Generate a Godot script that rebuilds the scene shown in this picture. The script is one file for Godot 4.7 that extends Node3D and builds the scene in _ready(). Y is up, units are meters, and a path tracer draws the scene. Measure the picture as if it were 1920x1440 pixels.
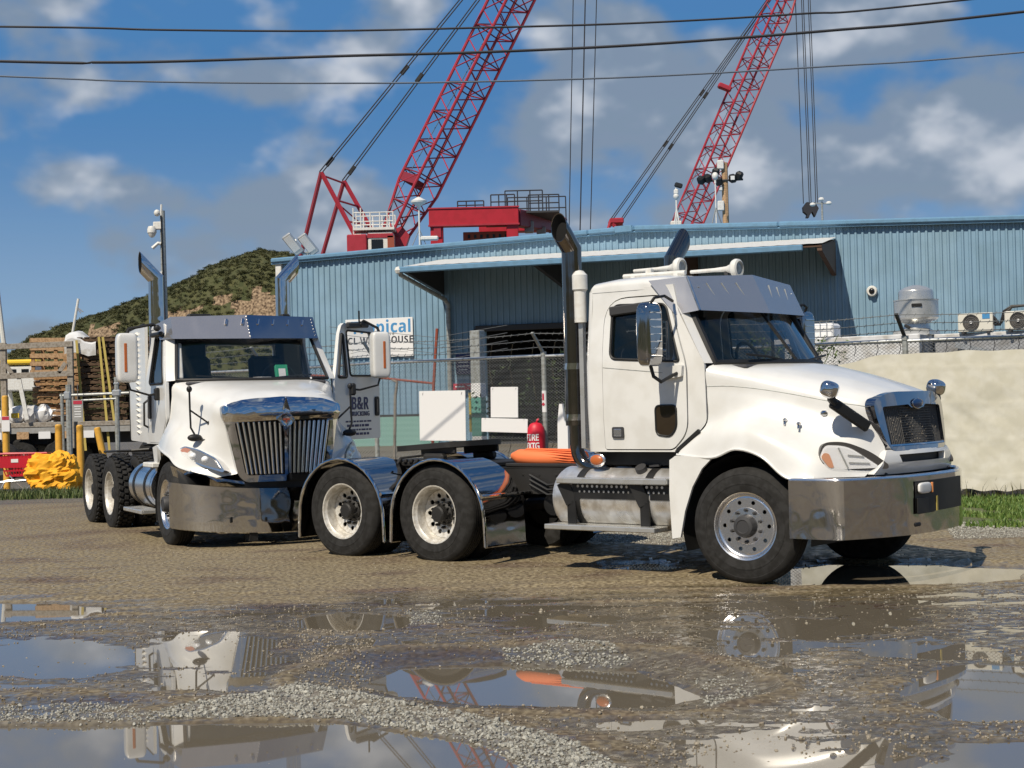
extends Node3D
# A muddy harbour-side yard: two white tractor units, a blue steel warehouse, red lattice cranes.

var M := {}          # materials by name
var taken := {}      # names in use at top level
var rng := RandomNumberGenerator.new()
var nz := FastNoiseLite.new()
var nz2 := FastNoiseLite.new()
const EYE := Vector3(0, 1.68, 0)
const FOCAL := 2913.2          # focal length in pixels of the 1920 wide photograph
const PITCH := 0.0106
const ROLL := -0.0248
const SUN_AZ := 32.0           # degrees to the left of straight behind the camera
const SUN_EL := 49.0

class MB:
	var v := PackedVector3Array()
	var c := PackedColorArray()
	var cur := Color.WHITE
	var tinted := false
	func tri(a: Vector3, b: Vector3, d: Vector3) -> void:
		v.append(a); v.append(b); v.append(d)
		if tinted:
			c.append(cur); c.append(cur); c.append(cur)
	func quad(a: Vector3, b: Vector3, d: Vector3, e: Vector3) -> void:
		tri(a, b, d); tri(a, d, e)
	func box(o: Vector3, s: Vector3, ch := 0.0, b := Basis.IDENTITY) -> MB:
		var h := s * 0.5
		if ch <= 0.0:
			var p := []
			for i in 8:
				p.append(o + b * Vector3(h.x if i & 1 else -h.x, h.y if i & 2 else -h.y, h.z if i & 4 else -h.z))
			for f in [[0, 2, 3, 1], [4, 5, 7, 6], [0, 1, 5, 4], [2, 6, 7, 3], [0, 4, 6, 2], [1, 3, 7, 5]]:
				quad(p[f[0]], p[f[1]], p[f[2]], p[f[3]])
			return self
		var k := minf(ch, minf(h.x, minf(h.y, h.z)) * 0.95)
		var q := {}
		for sx in [-1, 1]:
			for sy in [-1, 1]:
				for sz in [-1, 1]:
					var s3 := Vector3(sx, sy, sz)
					q[Vector3i(sx, sy, sz)] = [o + b * (s3 * Vector3(h.x, h.y - k, h.z - k)), o + b * (s3 * Vector3(h.x - k, h.y, h.z - k)), o + b * (s3 * Vector3(h.x - k, h.y - k, h.z))]
		for ax in 3:
			var u := (ax + 1) % 3
			var w := (ax + 2) % 3
			for sg in [-1, 1]:
				var f := []
				for e in [[-1, -1], [1, -1], [1, 1], [-1, 1]]:
					var key := Vector3i.ZERO
					key[ax] = sg; key[u] = e[0]; key[w] = e[1]
					f.append(q[key][ax])
				if sg < 0:
					quad(f[0], f[1], f[2], f[3])
				else:
					quad(f[3], f[2], f[1], f[0])
			for e in [[-1, -1], [1, -1], [1, 1], [-1, 1]]:
				var k0 := Vector3i.ZERO
				k0[ax] = -1; k0[u] = e[0]; k0[w] = e[1]
				var k1 := k0
				k1[ax] = 1
				if e[0] * e[1] > 0:
					quad(q[k0][u], q[k1][u], q[k1][w], q[k0][w])
				else:
					quad(q[k0][w], q[k1][w], q[k1][u], q[k0][u])
		for key in q:
			if key.x * key.y * key.z < 0:
				tri(q[key][0], q[key][1], q[key][2])
			else:
				tri(q[key][0], q[key][2], q[key][1])
		return self
	func bar(a: Vector3, b: Vector3, w: float, h: float, up := Vector3.UP, ch := 0.0) -> MB:
		var d := b - a
		var x := d.normalized()
		if absf(x.dot(up)) > 0.98:
			up = Vector3.RIGHT if absf(x.x) < 0.9 else Vector3.BACK
		var z := x.cross(up).normalized()
		return box((a + b) * 0.5, Vector3(d.length(), h, w), ch, Basis(x, z.cross(x).normalized(), z))
	func tube(pts: Array, r, n := 8, caps := true) -> MB:
		var rings := []
		var nrm := Vector3.ZERO
		for i in pts.size():
			var d: Vector3
			if i == 0: d = pts[1] - pts[0]
			elif i == pts.size() - 1: d = pts[i] - pts[i - 1]
			else: d = (pts[i + 1] - pts[i]).normalized() + (pts[i] - pts[i - 1]).normalized()
			d = d.normalized()
			if nrm == Vector3.ZERO:
				nrm = d.cross(Vector3.UP if absf(d.y) < 0.9 else Vector3.RIGHT).normalized()
			else:
				nrm = (nrm - d * nrm.dot(d)).normalized()
			var bi := d.cross(nrm)
			var rr: float = r[i] if r is Array else r
			var ring := PackedVector3Array()
			for k in n:
				var t := TAU * k / n
				ring.append(pts[i] + (nrm * cos(t) + bi * sin(t)) * rr)
			rings.append(ring)
		grid(rings, true)
		if caps:
			fan(rings[0], false); fan(rings[-1], true)
		return self
	func fan(ring: PackedVector3Array, flip := false) -> void:
		var m := Vector3.ZERO
		for p in ring: m += p
		m /= ring.size()
		for i in ring.size():
			if flip: tri(m, ring[(i + 1) % ring.size()], ring[i])
			else: tri(m, ring[i], ring[(i + 1) % ring.size()])
	func grid(rows: Array, closed := false, flip := false) -> MB:
		for i in rows.size() - 1:
			var a: PackedVector3Array = rows[i]
			var b: PackedVector3Array = rows[i + 1]
			var n := a.size()
			for k in (n if closed else n - 1):
				var l := (k + 1) % n
				if flip: quad(a[k], a[l], b[l], b[k])
				else: quad(a[k], b[k], b[l], a[l])
		return self
	func lathe(prof: Array, xf := Transform3D.IDENTITY, n := 24, a0 := 0.0, a1 := TAU) -> MB:
		var rows := []
		var full := is_equal_approx(a1 - a0, TAU)
		for p in prof:
			var ring := PackedVector3Array()
			for k in (n if full else n + 1):
				var t := a0 + (a1 - a0) * k / n
				ring.append(xf * Vector3(p.x * cos(t), p.y, p.x * sin(t)))
			rows.append(ring)
		return grid(rows, full)
	func prism(poly: PackedVector2Array, xf: Transform3D, z0: float, z1: float) -> MB:
		var idx := Geometry2D.triangulate_polygon(poly)
		for i in range(0, idx.size(), 3):
			var a := poly[idx[i]]; var b := poly[idx[i + 1]]; var d := poly[idx[i + 2]]
			tri(xf * Vector3(a.x, a.y, z1), xf * Vector3(b.x, b.y, z1), xf * Vector3(d.x, d.y, z1))
			tri(xf * Vector3(a.x, a.y, z0), xf * Vector3(d.x, d.y, z0), xf * Vector3(b.x, b.y, z0))
		for i in poly.size():
			var a := poly[i]; var b := poly[(i + 1) % poly.size()]
			quad(xf * Vector3(a.x, a.y, z0), xf * Vector3(a.x, a.y, z1), xf * Vector3(b.x, b.y, z1), xf * Vector3(b.x, b.y, z0))
		return self
	func ball(o: Vector3, s: Vector3, n := 12, b := Basis.IDENTITY) -> MB:
		var rows := []
		for i in n / 2 + 1:
			var la := PI * i / (n / 2)
			var ring := PackedVector3Array()
			for k in n:
				var t := TAU * k / n
				ring.append(o + b * (Vector3(sin(la) * cos(t), cos(la), sin(la) * sin(t)) * s))
			rows.append(ring)
		return grid(rows, true)
	func pill(o: Vector3, s: Vector3, e := 0.4, n := 24, b := Basis.IDENTITY) -> MB:      # a box with full round edges
		var rows := []
		for i in n / 2 + 1:
			var la := PI * i / (n / 2) - PI / 2
			var ring := PackedVector3Array()
			for k in n:
				var t := TAU * k / n
				var c := pow(absf(cos(la)), e)
				ring.append(o + b * (Vector3(signf(cos(t)) * pow(absf(cos(t)), e) * c, signf(sin(la)) * pow(absf(sin(la)), e), signf(sin(t)) * pow(absf(sin(t)), e) * c) * s))
			rows.append(ring)
		return grid(rows, true)
	func add(m: MB, xf := Transform3D.IDENTITY) -> MB:
		for p in m.v: v.append(xf * p)
		if tinted:
			if m.tinted: c.append_array(m.c)
			else:
				for i in m.v.size(): c.append(cur)
		return self
	func done(crease := 35.0) -> ArrayMesh:
		var nn := PackedVector3Array()
		nn.resize(v.size())
		var fc := v.size() / 3
		var fn := PackedVector3Array()
		var fa := PackedVector3Array()
		fn.resize(fc); fa.resize(fc)
		for f in fc:
			var x := (v[f * 3 + 2] - v[f * 3]).cross(v[f * 3 + 1] - v[f * 3])
			fa[f] = x
			fn[f] = x.normalized()
		if crease <= 0.0:
			for i in v.size(): nn[i] = fn[i / 3]
		else:
			var cs := cos(deg_to_rad(crease))
			var at := {}
			for i in v.size():
				var key := Vector3i((v[i] * 4000.0).round())
				if at.has(key): at[key].append(i / 3)
				else: at[key] = [i / 3]
			for i in v.size():
				var me := fn[i / 3]
				var s := Vector3.ZERO
				for f in at[Vector3i((v[i] * 4000.0).round())]:
					if fn[f].dot(me) > cs: s += fa[f]
				nn[i] = s.normalized() if s.length_squared() > 1e-20 else me
		var arr := []
		arr.resize(Mesh.ARRAY_MAX)
		arr[Mesh.ARRAY_VERTEX] = v
		arr[Mesh.ARRAY_NORMAL] = nn
		if tinted: arr[Mesh.ARRAY_COLOR] = c
		var am := ArrayMesh.new()
		am.add_surface_from_arrays(Mesh.PRIMITIVE_TRIANGLES, arr)
		return am

# ---- small helpers ---------------------------------------------------------------------------
func at(u: float, w: float, depth: float) -> Vector3:      # the point at that depth seen at a pixel of the photograph
	var r := Basis(Vector3.RIGHT, PITCH) * Basis(Vector3.BACK, ROLL) * Vector3((u - 960.0) / FOCAL, -(w - 720.0) / FOCAL, -1.0)
	return EYE + r * (depth / -r.z)
func numbered(nm: String) -> String:
	if not taken.has(nm):
		taken[nm] = 0
		return nm
	taken[nm] += 1
	return "%s_%03d" % [nm, taken[nm]]
func tag(o: Node3D, label: String, category := "", group := "", kind := "") -> Node3D:
	if label: o.set_meta("label", label)
	if category: o.set_meta("category", category)
	if group: o.set_meta("group", group)
	if kind: o.set_meta("kind", kind)
	return o
func thing(nm: String, label: String, category: String, pos := Vector3.ZERO, deg := 0.0, group := "") -> Node3D:
	var o := Node3D.new()
	o.name = numbered(nm)
	add_child(o)
	o.position = pos
	o.rotation.y = deg_to_rad(deg)
	tag(o, label, category, group)
	return o
func obj(nm: String, m, mat: String, parent: Node3D = null, crease := 35.0) -> MeshInstance3D:
	var o := MeshInstance3D.new()
	o.mesh = m.done(crease) if m is MB else m
	o.material_override = M[mat]
	if parent == null:
		o.name = numbered(nm)
		add_child(o)
	else:
		var k := 0
		var full := nm
		while parent.has_node(full):
			k += 1
			full = "%s_%03d" % [nm, k]
		o.name = full
		parent.add_child(o)
	return o
func copy(o: Node3D, label: String, pos: Vector3, deg := 0.0, group := "") -> Node3D:
	var r: Node3D = o.duplicate()
	var base := String(o.name)
	if base.length() > 4 and base[-4] == "_" and base.right(3).is_valid_int(): base = base.left(-4)
	r.name = numbered(base)
	add_child(r)
	r.position = pos
	r.rotation.y = deg_to_rad(deg)
	tag(r, label, "", group)
	return r
func part_copy(o: Node3D, parent: Node3D, xf: Transform3D) -> Node3D:
	var r: Node3D = o.duplicate()
	var base := String(o.name)
	if base.length() > 4 and base[-4] == "_" and base.right(3).is_valid_int(): base = base.left(-4)
	var k := 0
	var full := base
	while parent.has_node(full):
		k += 1
		full = "%s_%03d" % [base, k]
	r.name = full
	parent.add_child(r)
	r.transform = xf
	return r
func rpoly(pts: Array, rad, seg := 5) -> PackedVector2Array:      # polygon with rounded corners
	var out := PackedVector2Array()
	var n := pts.size()
	for i in n:
		var p: Vector2 = pts[i]
		var a: Vector2 = pts[(i + n - 1) % n] - p
		var b: Vector2 = pts[(i + 1) % n] - p
		var r: float = rad[i] if rad is Array else rad
		r = minf(r, minf(a.length(), b.length()) * 0.49)
		if r < 0.001:
			out.append(p)
			continue
		var p0 := p + a.normalized() * r
		var p1 := p + b.normalized() * r
		for k in seg + 1:
			var t := float(k) / seg
			out.append(p0.lerp(p, t).lerp(p.lerp(p1, t), t))
	return out
func hit(poly: PackedVector2Array, o: Vector2, d: Vector2) -> Vector2:
	var best := 1e9
	for i in poly.size():
		var a := poly[i]; var e := poly[(i + 1) % poly.size()] - a
		var den := d.cross(e)
		if absf(den) < 1e-9: continue
		var t := (a - o).cross(e) / den
		var s := (a - o).cross(d) / den
		if t > 1e-6 and s > -1e-4 and s < 1.0001 and t < best: best = t
	return o + d * (best if best < 1e8 else 0.0)
func plate(mb: MB, outer: PackedVector2Array, inner: PackedVector2Array, f: Callable, thick := Vector3.ZERO, rows := 4) -> void:
	# the sheet between two star-shaped outlines; f turns (x, y) into a point
	var o := Vector2.ZERO
	for p in inner: o += p
	o /= inner.size()
	var ang := []
	for p in outer: ang.append((p - o).angle())
	for p in inner: ang.append((p - o).angle())
	for k in 24: ang.append(-PI + TAU * k / 24.0)
	ang.sort()
	var keep := []
	for x in ang:
		if keep.is_empty() or x - keep[-1] > 0.002: keep.append(x)
	var rings := []
	for k in rows + 1:
		var ring := PackedVector3Array()
		for x in keep:
			var d := Vector2.from_angle(x)
			ring.append(f.call(hit(inner, o, d).lerp(hit(outer, o, d), float(k) / rows)))
		rings.append(ring)
	mb.grid(rings, true)
	if thick != Vector3.ZERO:
		var back := []
		for r in rings:
			var b := PackedVector3Array()
			for p in r: b.append(p + thick)
			back.append(b)
		mb.grid(back, true, true)
		mb.grid([rings[0], back[0]], true, true)
		mb.grid([rings[-1], back[-1]], true)
func sheet(mb: MB, poly: PackedVector2Array, f: Callable) -> void:    # filled star-shaped sheet with a few rings, so that it can curve
	var o := Vector2.ZERO
	for p in poly: o += p
	o /= poly.size()
	var rings := []
	for k in [0.02, 0.35, 0.7, 1.0]:
		var r := PackedVector3Array()
		for p in poly: r.append(f.call(o.lerp(p, k)))
		rings.append(r)
	mb.grid(rings, true)
	mb.fan(rings[0])
func cat(p: Array, t: float):      # Catmull-Rom along a list of numbers or vectors, t in 0..1
	var n := p.size() - 1
	var x := clampf(t, 0.0, 1.0) * n
	var i := mini(int(x), n - 1)
	var f := x - i
	var b = p[i]; var c = p[i + 1]
	var a = p[i - 1] if i > 0 else b * 2.0 - c
	var d = p[i + 2] if i + 2 <= n else c * 2.0 - b
	return (b * 2.0 + (c - a) * f + (a * 2.0 - b * 5.0 + c * 4.0 - d) * f * f + (b * 3.0 - a - c * 3.0 + d) * f * f * f) * 0.5
func smooth_grid(ctrl: Array, nu: int, nv: int) -> Array:      # rows of control points to a fine grid
	var mid := []
	for row in ctrl:
		var r := []
		for k in nv + 1: r.append(cat(row, float(k) / nv))
		mid.append(r)
	var out := []
	for i in nu + 1:
		var r := PackedVector3Array()
		for k in nv + 1:
			var col := []
			for m in mid: col.append(m[k])
			r.append(cat(col, float(i) / nu))
		out.append(r)
	return out
func mirror(rows: Array) -> Array:
	var out := []
	for r in rows:
		var q := PackedVector3Array()
		for p in r: q.append(Vector3(p.x, p.y, -p.z))
		out.append(q)
	return out
func arc(o: Vector3, x: Vector3, y: Vector3, r: float, a0: float, a1: float, n: int) -> Array:
	var out := []
	for k in n + 1:
		var t := deg_to_rad(lerpf(a0, a1, float(k) / n))
		out.append(o + (x * cos(t) + y * sin(t)) * r)
	return out
func text_mesh(s: String, height: float, depth := 0.004, bold := true) -> TextMesh:
	var f := SystemFont.new()
	f.font_names = PackedStringArray(["Droid Sans"])
	f.font_weight = 700 if bold else 400
	var t := TextMesh.new()
	t.text = s
	t.font = f
	t.font_size = 64
	t.pixel_size = height / 46.0
	t.depth = depth
	return t
func mat(nm: String, r: float, g: float, b: float, rough := 0.6, metal := 0.0) -> StandardMaterial3D:
	var m := StandardMaterial3D.new()
	m.resource_name = nm
	m.albedo_color = Color(r, g, b).linear_to_srgb()
	m.roughness = rough
	m.metallic = metal
	m.cull_mode = BaseMaterial3D.CULL_DISABLED
	M[nm] = m
	return m
func ntex(freq: float, lo: Color, hi: Color, size := 512, oct := 5, as_normal := false, bump := 2.0, seed_ := 1, p0 := 0.3, p1 := 0.7) -> NoiseTexture2D:
	var n := FastNoiseLite.new()
	n.noise_type = FastNoiseLite.TYPE_SIMPLEX_SMOOTH
	n.frequency = freq
	n.fractal_octaves = oct
	n.seed = seed_
	var t := NoiseTexture2D.new()
	t.width = size; t.height = size
	t.seamless = true
	t.noise = n
	if as_normal:
		t.as_normal_map = true
		t.bump_strength = bump
	else:
		var g := Gradient.new()
		g.set_color(0, lo); g.set_offset(0, p0)
		g.set_color(1, hi); g.set_offset(1, p1)
		t.color_ramp = g
	return t
func tri(m: StandardMaterial3D, scale: float, world := false) -> void:
	m.uv1_triplanar = true
	m.uv1_world_triplanar = world
	m.uv1_scale = Vector3.ONE * scale

func materials() -> void:
	var grime := ntex(0.012, Color(0.955, 0.945, 0.93), Color(1, 1, 1), 512, 6, false, 0, 3, 0.3, 0.6)
	var speck := ntex(0.05, Color(0.35, 0.35, 0.35), Color(1, 1, 1), 512, 5, false, 0, 4, 0.3, 0.6)
	var rough_n := ntex(0.008, Color(0.6, 0.6, 0.6), Color(1, 1, 1), 256, 3, false, 0, 5)
	var wob := ntex(0.006, Color.BLACK, Color.WHITE, 256, 3, true, 3.0, 6)
	var fine := ntex(0.09, Color.BLACK, Color.WHITE, 512, 4, true, 4.0, 7)
	var streak := ntex(0.010, Color(0.84, 0.82, 0.79), Color(1, 1, 1), 512, 5, false, 0, 8, 0.2, 0.6)
	var m := mat("white_paint", 0.70, 0.70, 0.68, 0.28)
	m.albedo_texture = ntex(0.006, Color(0.965, 0.962, 0.955), Color(1, 1, 1), 512, 4, false, 0, 30, 0.2, 0.6); m.clearcoat_enabled = true; m.clearcoat = 0.6; m.clearcoat_roughness = 0.08; tri(m, 0.8)
	m = mat("white_plain", 0.68, 0.68, 0.65, 0.45); m.albedo_texture = grime; tri(m, 1.5)
	m = mat("chrome", 0.60, 0.60, 0.61, 0.05, 1.0); m.normal_enabled = true; m.normal_texture = wob; m.normal_scale = 0.30
	tri(m, 1.2)
	m = mat("bumper_chrome", 0.56, 0.55, 0.54, 0.045, 1.0); m.normal_enabled = true; m.normal_texture = ntex(0.008, Color.BLACK, Color.WHITE, 256, 2, true, 6.0, 61); m.normal_scale = 0.22; tri(m, 1.2)
	m = mat("chrome_worn", 0.80, 0.79, 0.79, 0.24, 1.0); m.normal_enabled = true; m.normal_texture = wob; m.normal_scale = 0.3; tri(m, 0.9)
	m = mat("visor_steel", 0.50, 0.485, 0.485, 0.27, 0.8); m.normal_enabled = true; m.normal_texture = wob; m.normal_scale = 0.5; tri(m, 0.7)
	m = mat("chrome_dark", 0.36, 0.36, 0.37, 0.07, 1.0); m.normal_enabled = true; m.normal_texture = wob; m.normal_scale = 0.22; tri(m, 1.2)
	m = mat("stack_chrome", 0.20, 0.18, 0.165, 0.10, 1.0); m.normal_enabled = true; m.normal_texture = wob; m.normal_scale = 0.2; tri(m, 1.2)
	m = mat("aluminium", 0.56, 0.56, 0.54, 0.40, 0.65); m.roughness_texture = rough_n; tri(m, 2.0)
	m = mat("tank", 0.80, 0.79, 0.77, 0.42, 0.75); m.albedo_texture = streak; m.roughness_texture = rough_n; tri(m, 1.1)
	m = mat("rim_steel", 0.70, 0.68, 0.63, 0.4, 0.35); m.albedo_texture = streak; tri(m, 3.0)
	m = mat("rubber", 0.019, 0.0185, 0.018, 0.85); m.albedo_texture = ntex(0.02, Color(0.62, 0.60, 0.56), Color(1, 1, 1), 256, 5, false, 0, 9); m.normal_enabled = true; m.normal_texture = fine; m.normal_scale = 0.3; tri(m, 2.0)
	m = mat("black", 0.012, 0.012, 0.012, 0.55); m.albedo_texture = rough_n; tri(m, 1.0)
	m = mat("black_gloss", 0.01, 0.01, 0.011, 0.15)
	m = mat("grease", 0.012, 0.011, 0.010, 0.6); m.normal_enabled = true; m.normal_texture = fine; m.normal_scale = 0.8; tri(m, 2.0)
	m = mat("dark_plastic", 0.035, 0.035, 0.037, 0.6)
	m = mat("interior", 0.045, 0.045, 0.05, 0.8)
	m = mat("grey_paint", 0.30, 0.30, 0.29, 0.55); m.albedo_texture = grime; tri(m, 1.0)
	m = mat("mesh_grille", 0.10, 0.10, 0.10, 0.5, 0.2); m.normal_enabled = true; m.normal_texture = fine; m.normal_scale = 1.5; tri(m, 4.0)
	m = mat("glass", 0.006, 0.020, 0.018, 0.02); m.albedo_color.a = 0.16; m.transparency = BaseMaterial3D.TRANSPARENCY_ALPHA
	m = mat("side_glass", 0.004, 0.007, 0.007, 0.02); m.albedo_color.a = 0.62; m.transparency = BaseMaterial3D.TRANSPARENCY_ALPHA
	m = mat("lens", 0.9, 0.9, 0.9, 0.03); m.albedo_color.a = 0.06; m.transparency = BaseMaterial3D.TRANSPARENCY_ALPHA
	mat("amber", 0.62, 0.24, 0.08, 0.2)
	mat("red_lens", 0.35, 0.04, 0.03, 0.25)
	mat("orange_reflector", 0.45, 0.12, 0.03, 0.35)
	mat("reflector_grey", 0.85, 0.86, 0.87, 0.15, 0.1)
	mat("badge_blue", 0.01, 0.04, 0.13, 0.2)
	mat("navy_print", 0.012, 0.018, 0.10, 0.4)
	mat("ink", 0.03, 0.03, 0.04, 0.6)
	mat("red_print", 0.45, 0.03, 0.06, 0.5)
	mat("sky_print", 0.06, 0.25, 0.50, 0.5)
	mat("orange_hose", 0.80, 0.19, 0.06, 0.55)
	m = mat("wall_blue", 0.20, 0.325, 0.435, 0.5); m.albedo_texture = ntex(0.006, Color(0.95, 0.95, 0.94), Color(1, 1, 1), 512, 6, false, 0, 11); tri(m, 0.3)
	var wt := m.albedo_texture
	m = mat("wall_blue_faded", 0.215, 0.34, 0.445, 0.52); m.albedo_texture = wt; tri(m, 0.3)
	m = mat("wall_blue_dull", 0.19, 0.312, 0.42, 0.5); m.albedo_texture = wt; tri(m, 0.3)
	m = mat("trim_blue", 0.125, 0.255, 0.39, 0.45); m.albedo_texture = grime; tri(m, 0.5)
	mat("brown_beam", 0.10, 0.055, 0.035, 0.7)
	m = mat("galvanised", 0.50, 0.52, 0.53, 0.4, 0.6); m.roughness_texture = rough_n; tri(m, 2.0)
	m = mat("pipe_grey", 0.36, 0.38, 0.37, 0.5, 0.3); m.albedo_texture = streak; tri(m, 2.0)
	m = mat("wire", 0.20, 0.21, 0.21, 0.5, 0.4)
	mat("cable", 0.02, 0.022, 0.03, 0.7)
	mat("cable_light", 0.10, 0.13, 0.18, 0.7)
	m = mat("crane_red", 0.36, 0.026, 0.042, 0.42); m.albedo_texture = grime; tri(m, 0.3)
	m = mat("crane_dark", 0.20, 0.018, 0.03, 0.5)
	m = mat("gantry_red", 0.40, 0.012, 0.025, 0.45); m.albedo_texture = grime; tri(m, 0.3)
	mat("rust_red", 0.28, 0.06, 0.03, 0.7)
	m = mat("cream_tarp", 0.60, 0.58, 0.50, 0.85); m.albedo_texture = ntex(0.01, Color(0.955, 0.95, 0.93), Color(1, 1, 1), 512, 6, false, 0, 13); tri(m, 0.5)
	mat("board_white", 0.74, 0.74, 0.74, 0.4)
	mat("teal", 0.10, 0.30, 0.25, 0.6)
	mat("pale_teal", 0.20, 0.38, 0.34, 0.7)
	m = mat("extinguisher_red", 0.55, 0.01, 0.03, 0.5)
	m = mat("wood_light", 0.36, 0.21, 0.10, 0.85); m.albedo_texture = streak; tri(m, 2.0)
	m = mat("wood_pale", 0.45, 0.29, 0.16, 0.85); m.albedo_texture = streak; tri(m, 2.3)
	m = mat("wood_dark", 0.10, 0.062, 0.035, 0.9); m.albedo_texture = streak; tri(m, 2.0)
	m = mat("wood_grey", 0.30, 0.27, 0.23, 0.85); m.albedo_texture = streak; tri(m, 2.0)
	m = mat("yellow_paint", 0.72, 0.40, 0.06, 0.5); m.albedo_texture = grime; tri(m, 1.5)
	m = mat("yellow_bag", 0.85, 0.40, 0.015, 0.75); m.normal_enabled = true; m.normal_texture = fine; m.normal_scale = 0.6; tri(m, 1.5)
	mat("strap_yellow", 0.42, 0.33, 0.08, 0.7)
	mat("boat_yellow", 0.75, 0.50, 0.03, 0.5)
	mat("cart_red", 0.48, 0.01, 0.025, 0.45)
	m = mat("concrete", 0.30, 0.30, 0.29, 0.9); m.albedo_texture = streak; tri(m, 0.8)
	m = mat("white_block", 0.62, 0.63, 0.64, 0.8); m.albedo_texture = streak; tri(m, 0.6)
	m = mat("annex_grey", 0.30, 0.31, 0.33, 0.8); m.albedo_texture = streak; tri(m, 0.6)
	mat("lamp_glass", 0.7, 0.7, 0.68, 0.2)
	mat("ac_cream", 0.66, 0.64, 0.56, 0.5)
	mat("ac_grill", 0.10, 0.095, 0.09, 0.6)
	m = mat("leaf", 0.055, 0.10, 0.022, 0.6); m.vertex_color_use_as_albedo = true; m.albedo_color = Color.WHITE; m.backlight_enabled = true; m.backlight = Color(0.25, 0.3, 0.1)
	m = mat("tinted", 1, 1, 1, 0.85); m.vertex_color_use_as_albedo = true
	m = mat("rock", 0.33, 0.24, 0.15, 0.95); m.albedo_texture = ntex(0.03, Color(0.42, 0.38, 0.34), Color(1, 1, 1), 512, 6, false, 0, 71, 0.32, 0.62); m.normal_enabled = true; m.normal_texture = ntex(0.03, Color.BLACK, Color.WHITE, 512, 5, true, 10.0, 72); m.normal_scale = 1.0; tri(m, 0.12, true)
	m = mat("hill", 1, 1, 1, 0.95); m.vertex_color_use_as_albedo = true
	m = mat("stone", 1, 1, 1, 0.75); m.vertex_color_use_as_albedo = true
	m = mat("ground", 1, 1, 1, 1.0); m.vertex_color_use_as_albedo = true
	m.albedo_texture = ntex(0.03, Color(0.66, 0.63, 0.60), Color(1, 1, 1), 1024, 6, false, 0, 15, 0.25, 0.7)
	m.roughness_texture = ntex(0.012, Color(0.45, 0.45, 0.45), Color(0.98, 0.98, 0.98), 1024, 6, false, 0, 16, 0.32, 0.56)
	m.normal_enabled = true; m.normal_texture = ntex(0.05, Color.BLACK, Color.WHITE, 1024, 5, true, 5.0, 17); m.normal_scale = 0.16
	tri(m, 0.55, true)
	m = mat("wet_mud", 1, 1, 1, 1.0); m.vertex_color_use_as_albedo = true
	m.albedo_texture = ntex(0.03, Color(0.75, 0.73, 0.71), Color(1, 1, 1), 1024, 6, false, 0, 15, 0.25, 0.7)
	m.roughness_texture = ntex(0.02, Color(0.09, 0.09, 0.09), Color(0.5, 0.5, 0.5), 1024, 5, false, 0, 26, 0.3, 0.7)
	m.normal_enabled = true; m.normal_texture = ntex(0.03, Color.BLACK, Color.WHITE, 1024, 4, true, 3.0, 27); m.normal_scale = 0.22
	tri(m, 0.55, true)
	m = mat("water", 0.150, 0.127, 0.092, 0.015)
	m.metallic_specular = 0.70
	m = mat("visor_bright", 0.42, 0.42, 0.44, 0.12, 1.0); m.normal_enabled = true; m.normal_texture = wob; m.normal_scale = 0.3; tri(m, 0.7)
	mat("lamp_grey", 0.085, 0.088, 0.095, 0.2, 0.4)
	mat("bar_chrome", 0.75, 0.75, 0.75, 0.16, 1.0)
	m = mat("grille_chrome", 0.40, 0.40, 0.42, 0.05, 1.0); m.normal_enabled = true; m.normal_texture = wob; m.normal_scale = 0.25; tri(m, 1.2)
	mat("soot", 0.004, 0.004, 0.004, 0.95)
	mat("grey_dark", 0.05, 0.046, 0.042, 0.45)
	mat("badge_grey", 0.25, 0.25, 0.25, 0.4)
	mat("teal_bright", 0.03, 0.30, 0.16, 0.5)
	m = mat("side_glass_dark", 0.028, 0.020, 0.012, 0.03)
	m = mat("clear_glass", 0.1, 0.2, 0.2, 0.02); m.albedo_color.a = 0.18; m.transparency = BaseMaterial3D.TRANSPARENCY_ALPHA

# ---- sky: clear deep blue with grey-lilac trade-wind cumulus, computed in directions ---------------
var cloud_lobes := []
func sky_color(az: float, el: float) -> Color:      # degrees; az 0 is where the camera looks, growing to the right
	var t := clampf(el / 90.0, 0.0, 1.0)
	var low := Color(0.32, 0.47, 0.64)
	var mid := Color(0.085, 0.245, 0.52)
	var top := Color(0.028, 0.105, 0.31)
	var c := low.lerp(mid, smoothstep(0.0, 0.13, t)).lerp(top, smoothstep(0.10, 0.75, t))
	var a := deg_to_rad(az); var e := deg_to_rad(el)
	var d := Vector3(sin(a) * cos(e), sin(e) * 1.7, -cos(a) * cos(e)) * 100.0
	var n := nz.get_noise_3d(d.x, d.y, d.z)
	var big := nz2.get_noise_3d(d.x, d.y, d.z)
	var outside := smoothstep(19.0, 30.0, absf(az)) + smoothstep(15.5, 22.0, el)
	var cover := -0.05 + big * 0.5 + 0.10 * minf(outside, 1.0)
	var lit := 0.0
	if el < 24.0:
		for l in cloud_lobes:
			var du: float = (az - l[0]) / l[2]
			var dv: float = (el - l[1]) / l[3]
			var q := du * du + dv * dv
			if q < 6.0:
				var w := exp(-q)
				cover += w * l[4] * 1.25
				lit += w * l[5]
	var dens := smoothstep(-0.04, 0.40, n * 0.85 + cover)
	var n2 := nz.get_noise_3d(d.x * 1.9 + 40.0, d.y * 1.9 - 2.5, d.z * 1.9)
	var glow := clampf(0.42 + lit + n * 0.9 + n2 * 0.6 - dens * 0.30, 0.0, 1.0)
	var cl := Color(0.26, 0.33, 0.425).lerp(Color(0.72, 0.75, 0.80), smoothstep(0.25, 1.0, glow))
	return c.lerp(cl, dens * 0.86)
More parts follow.
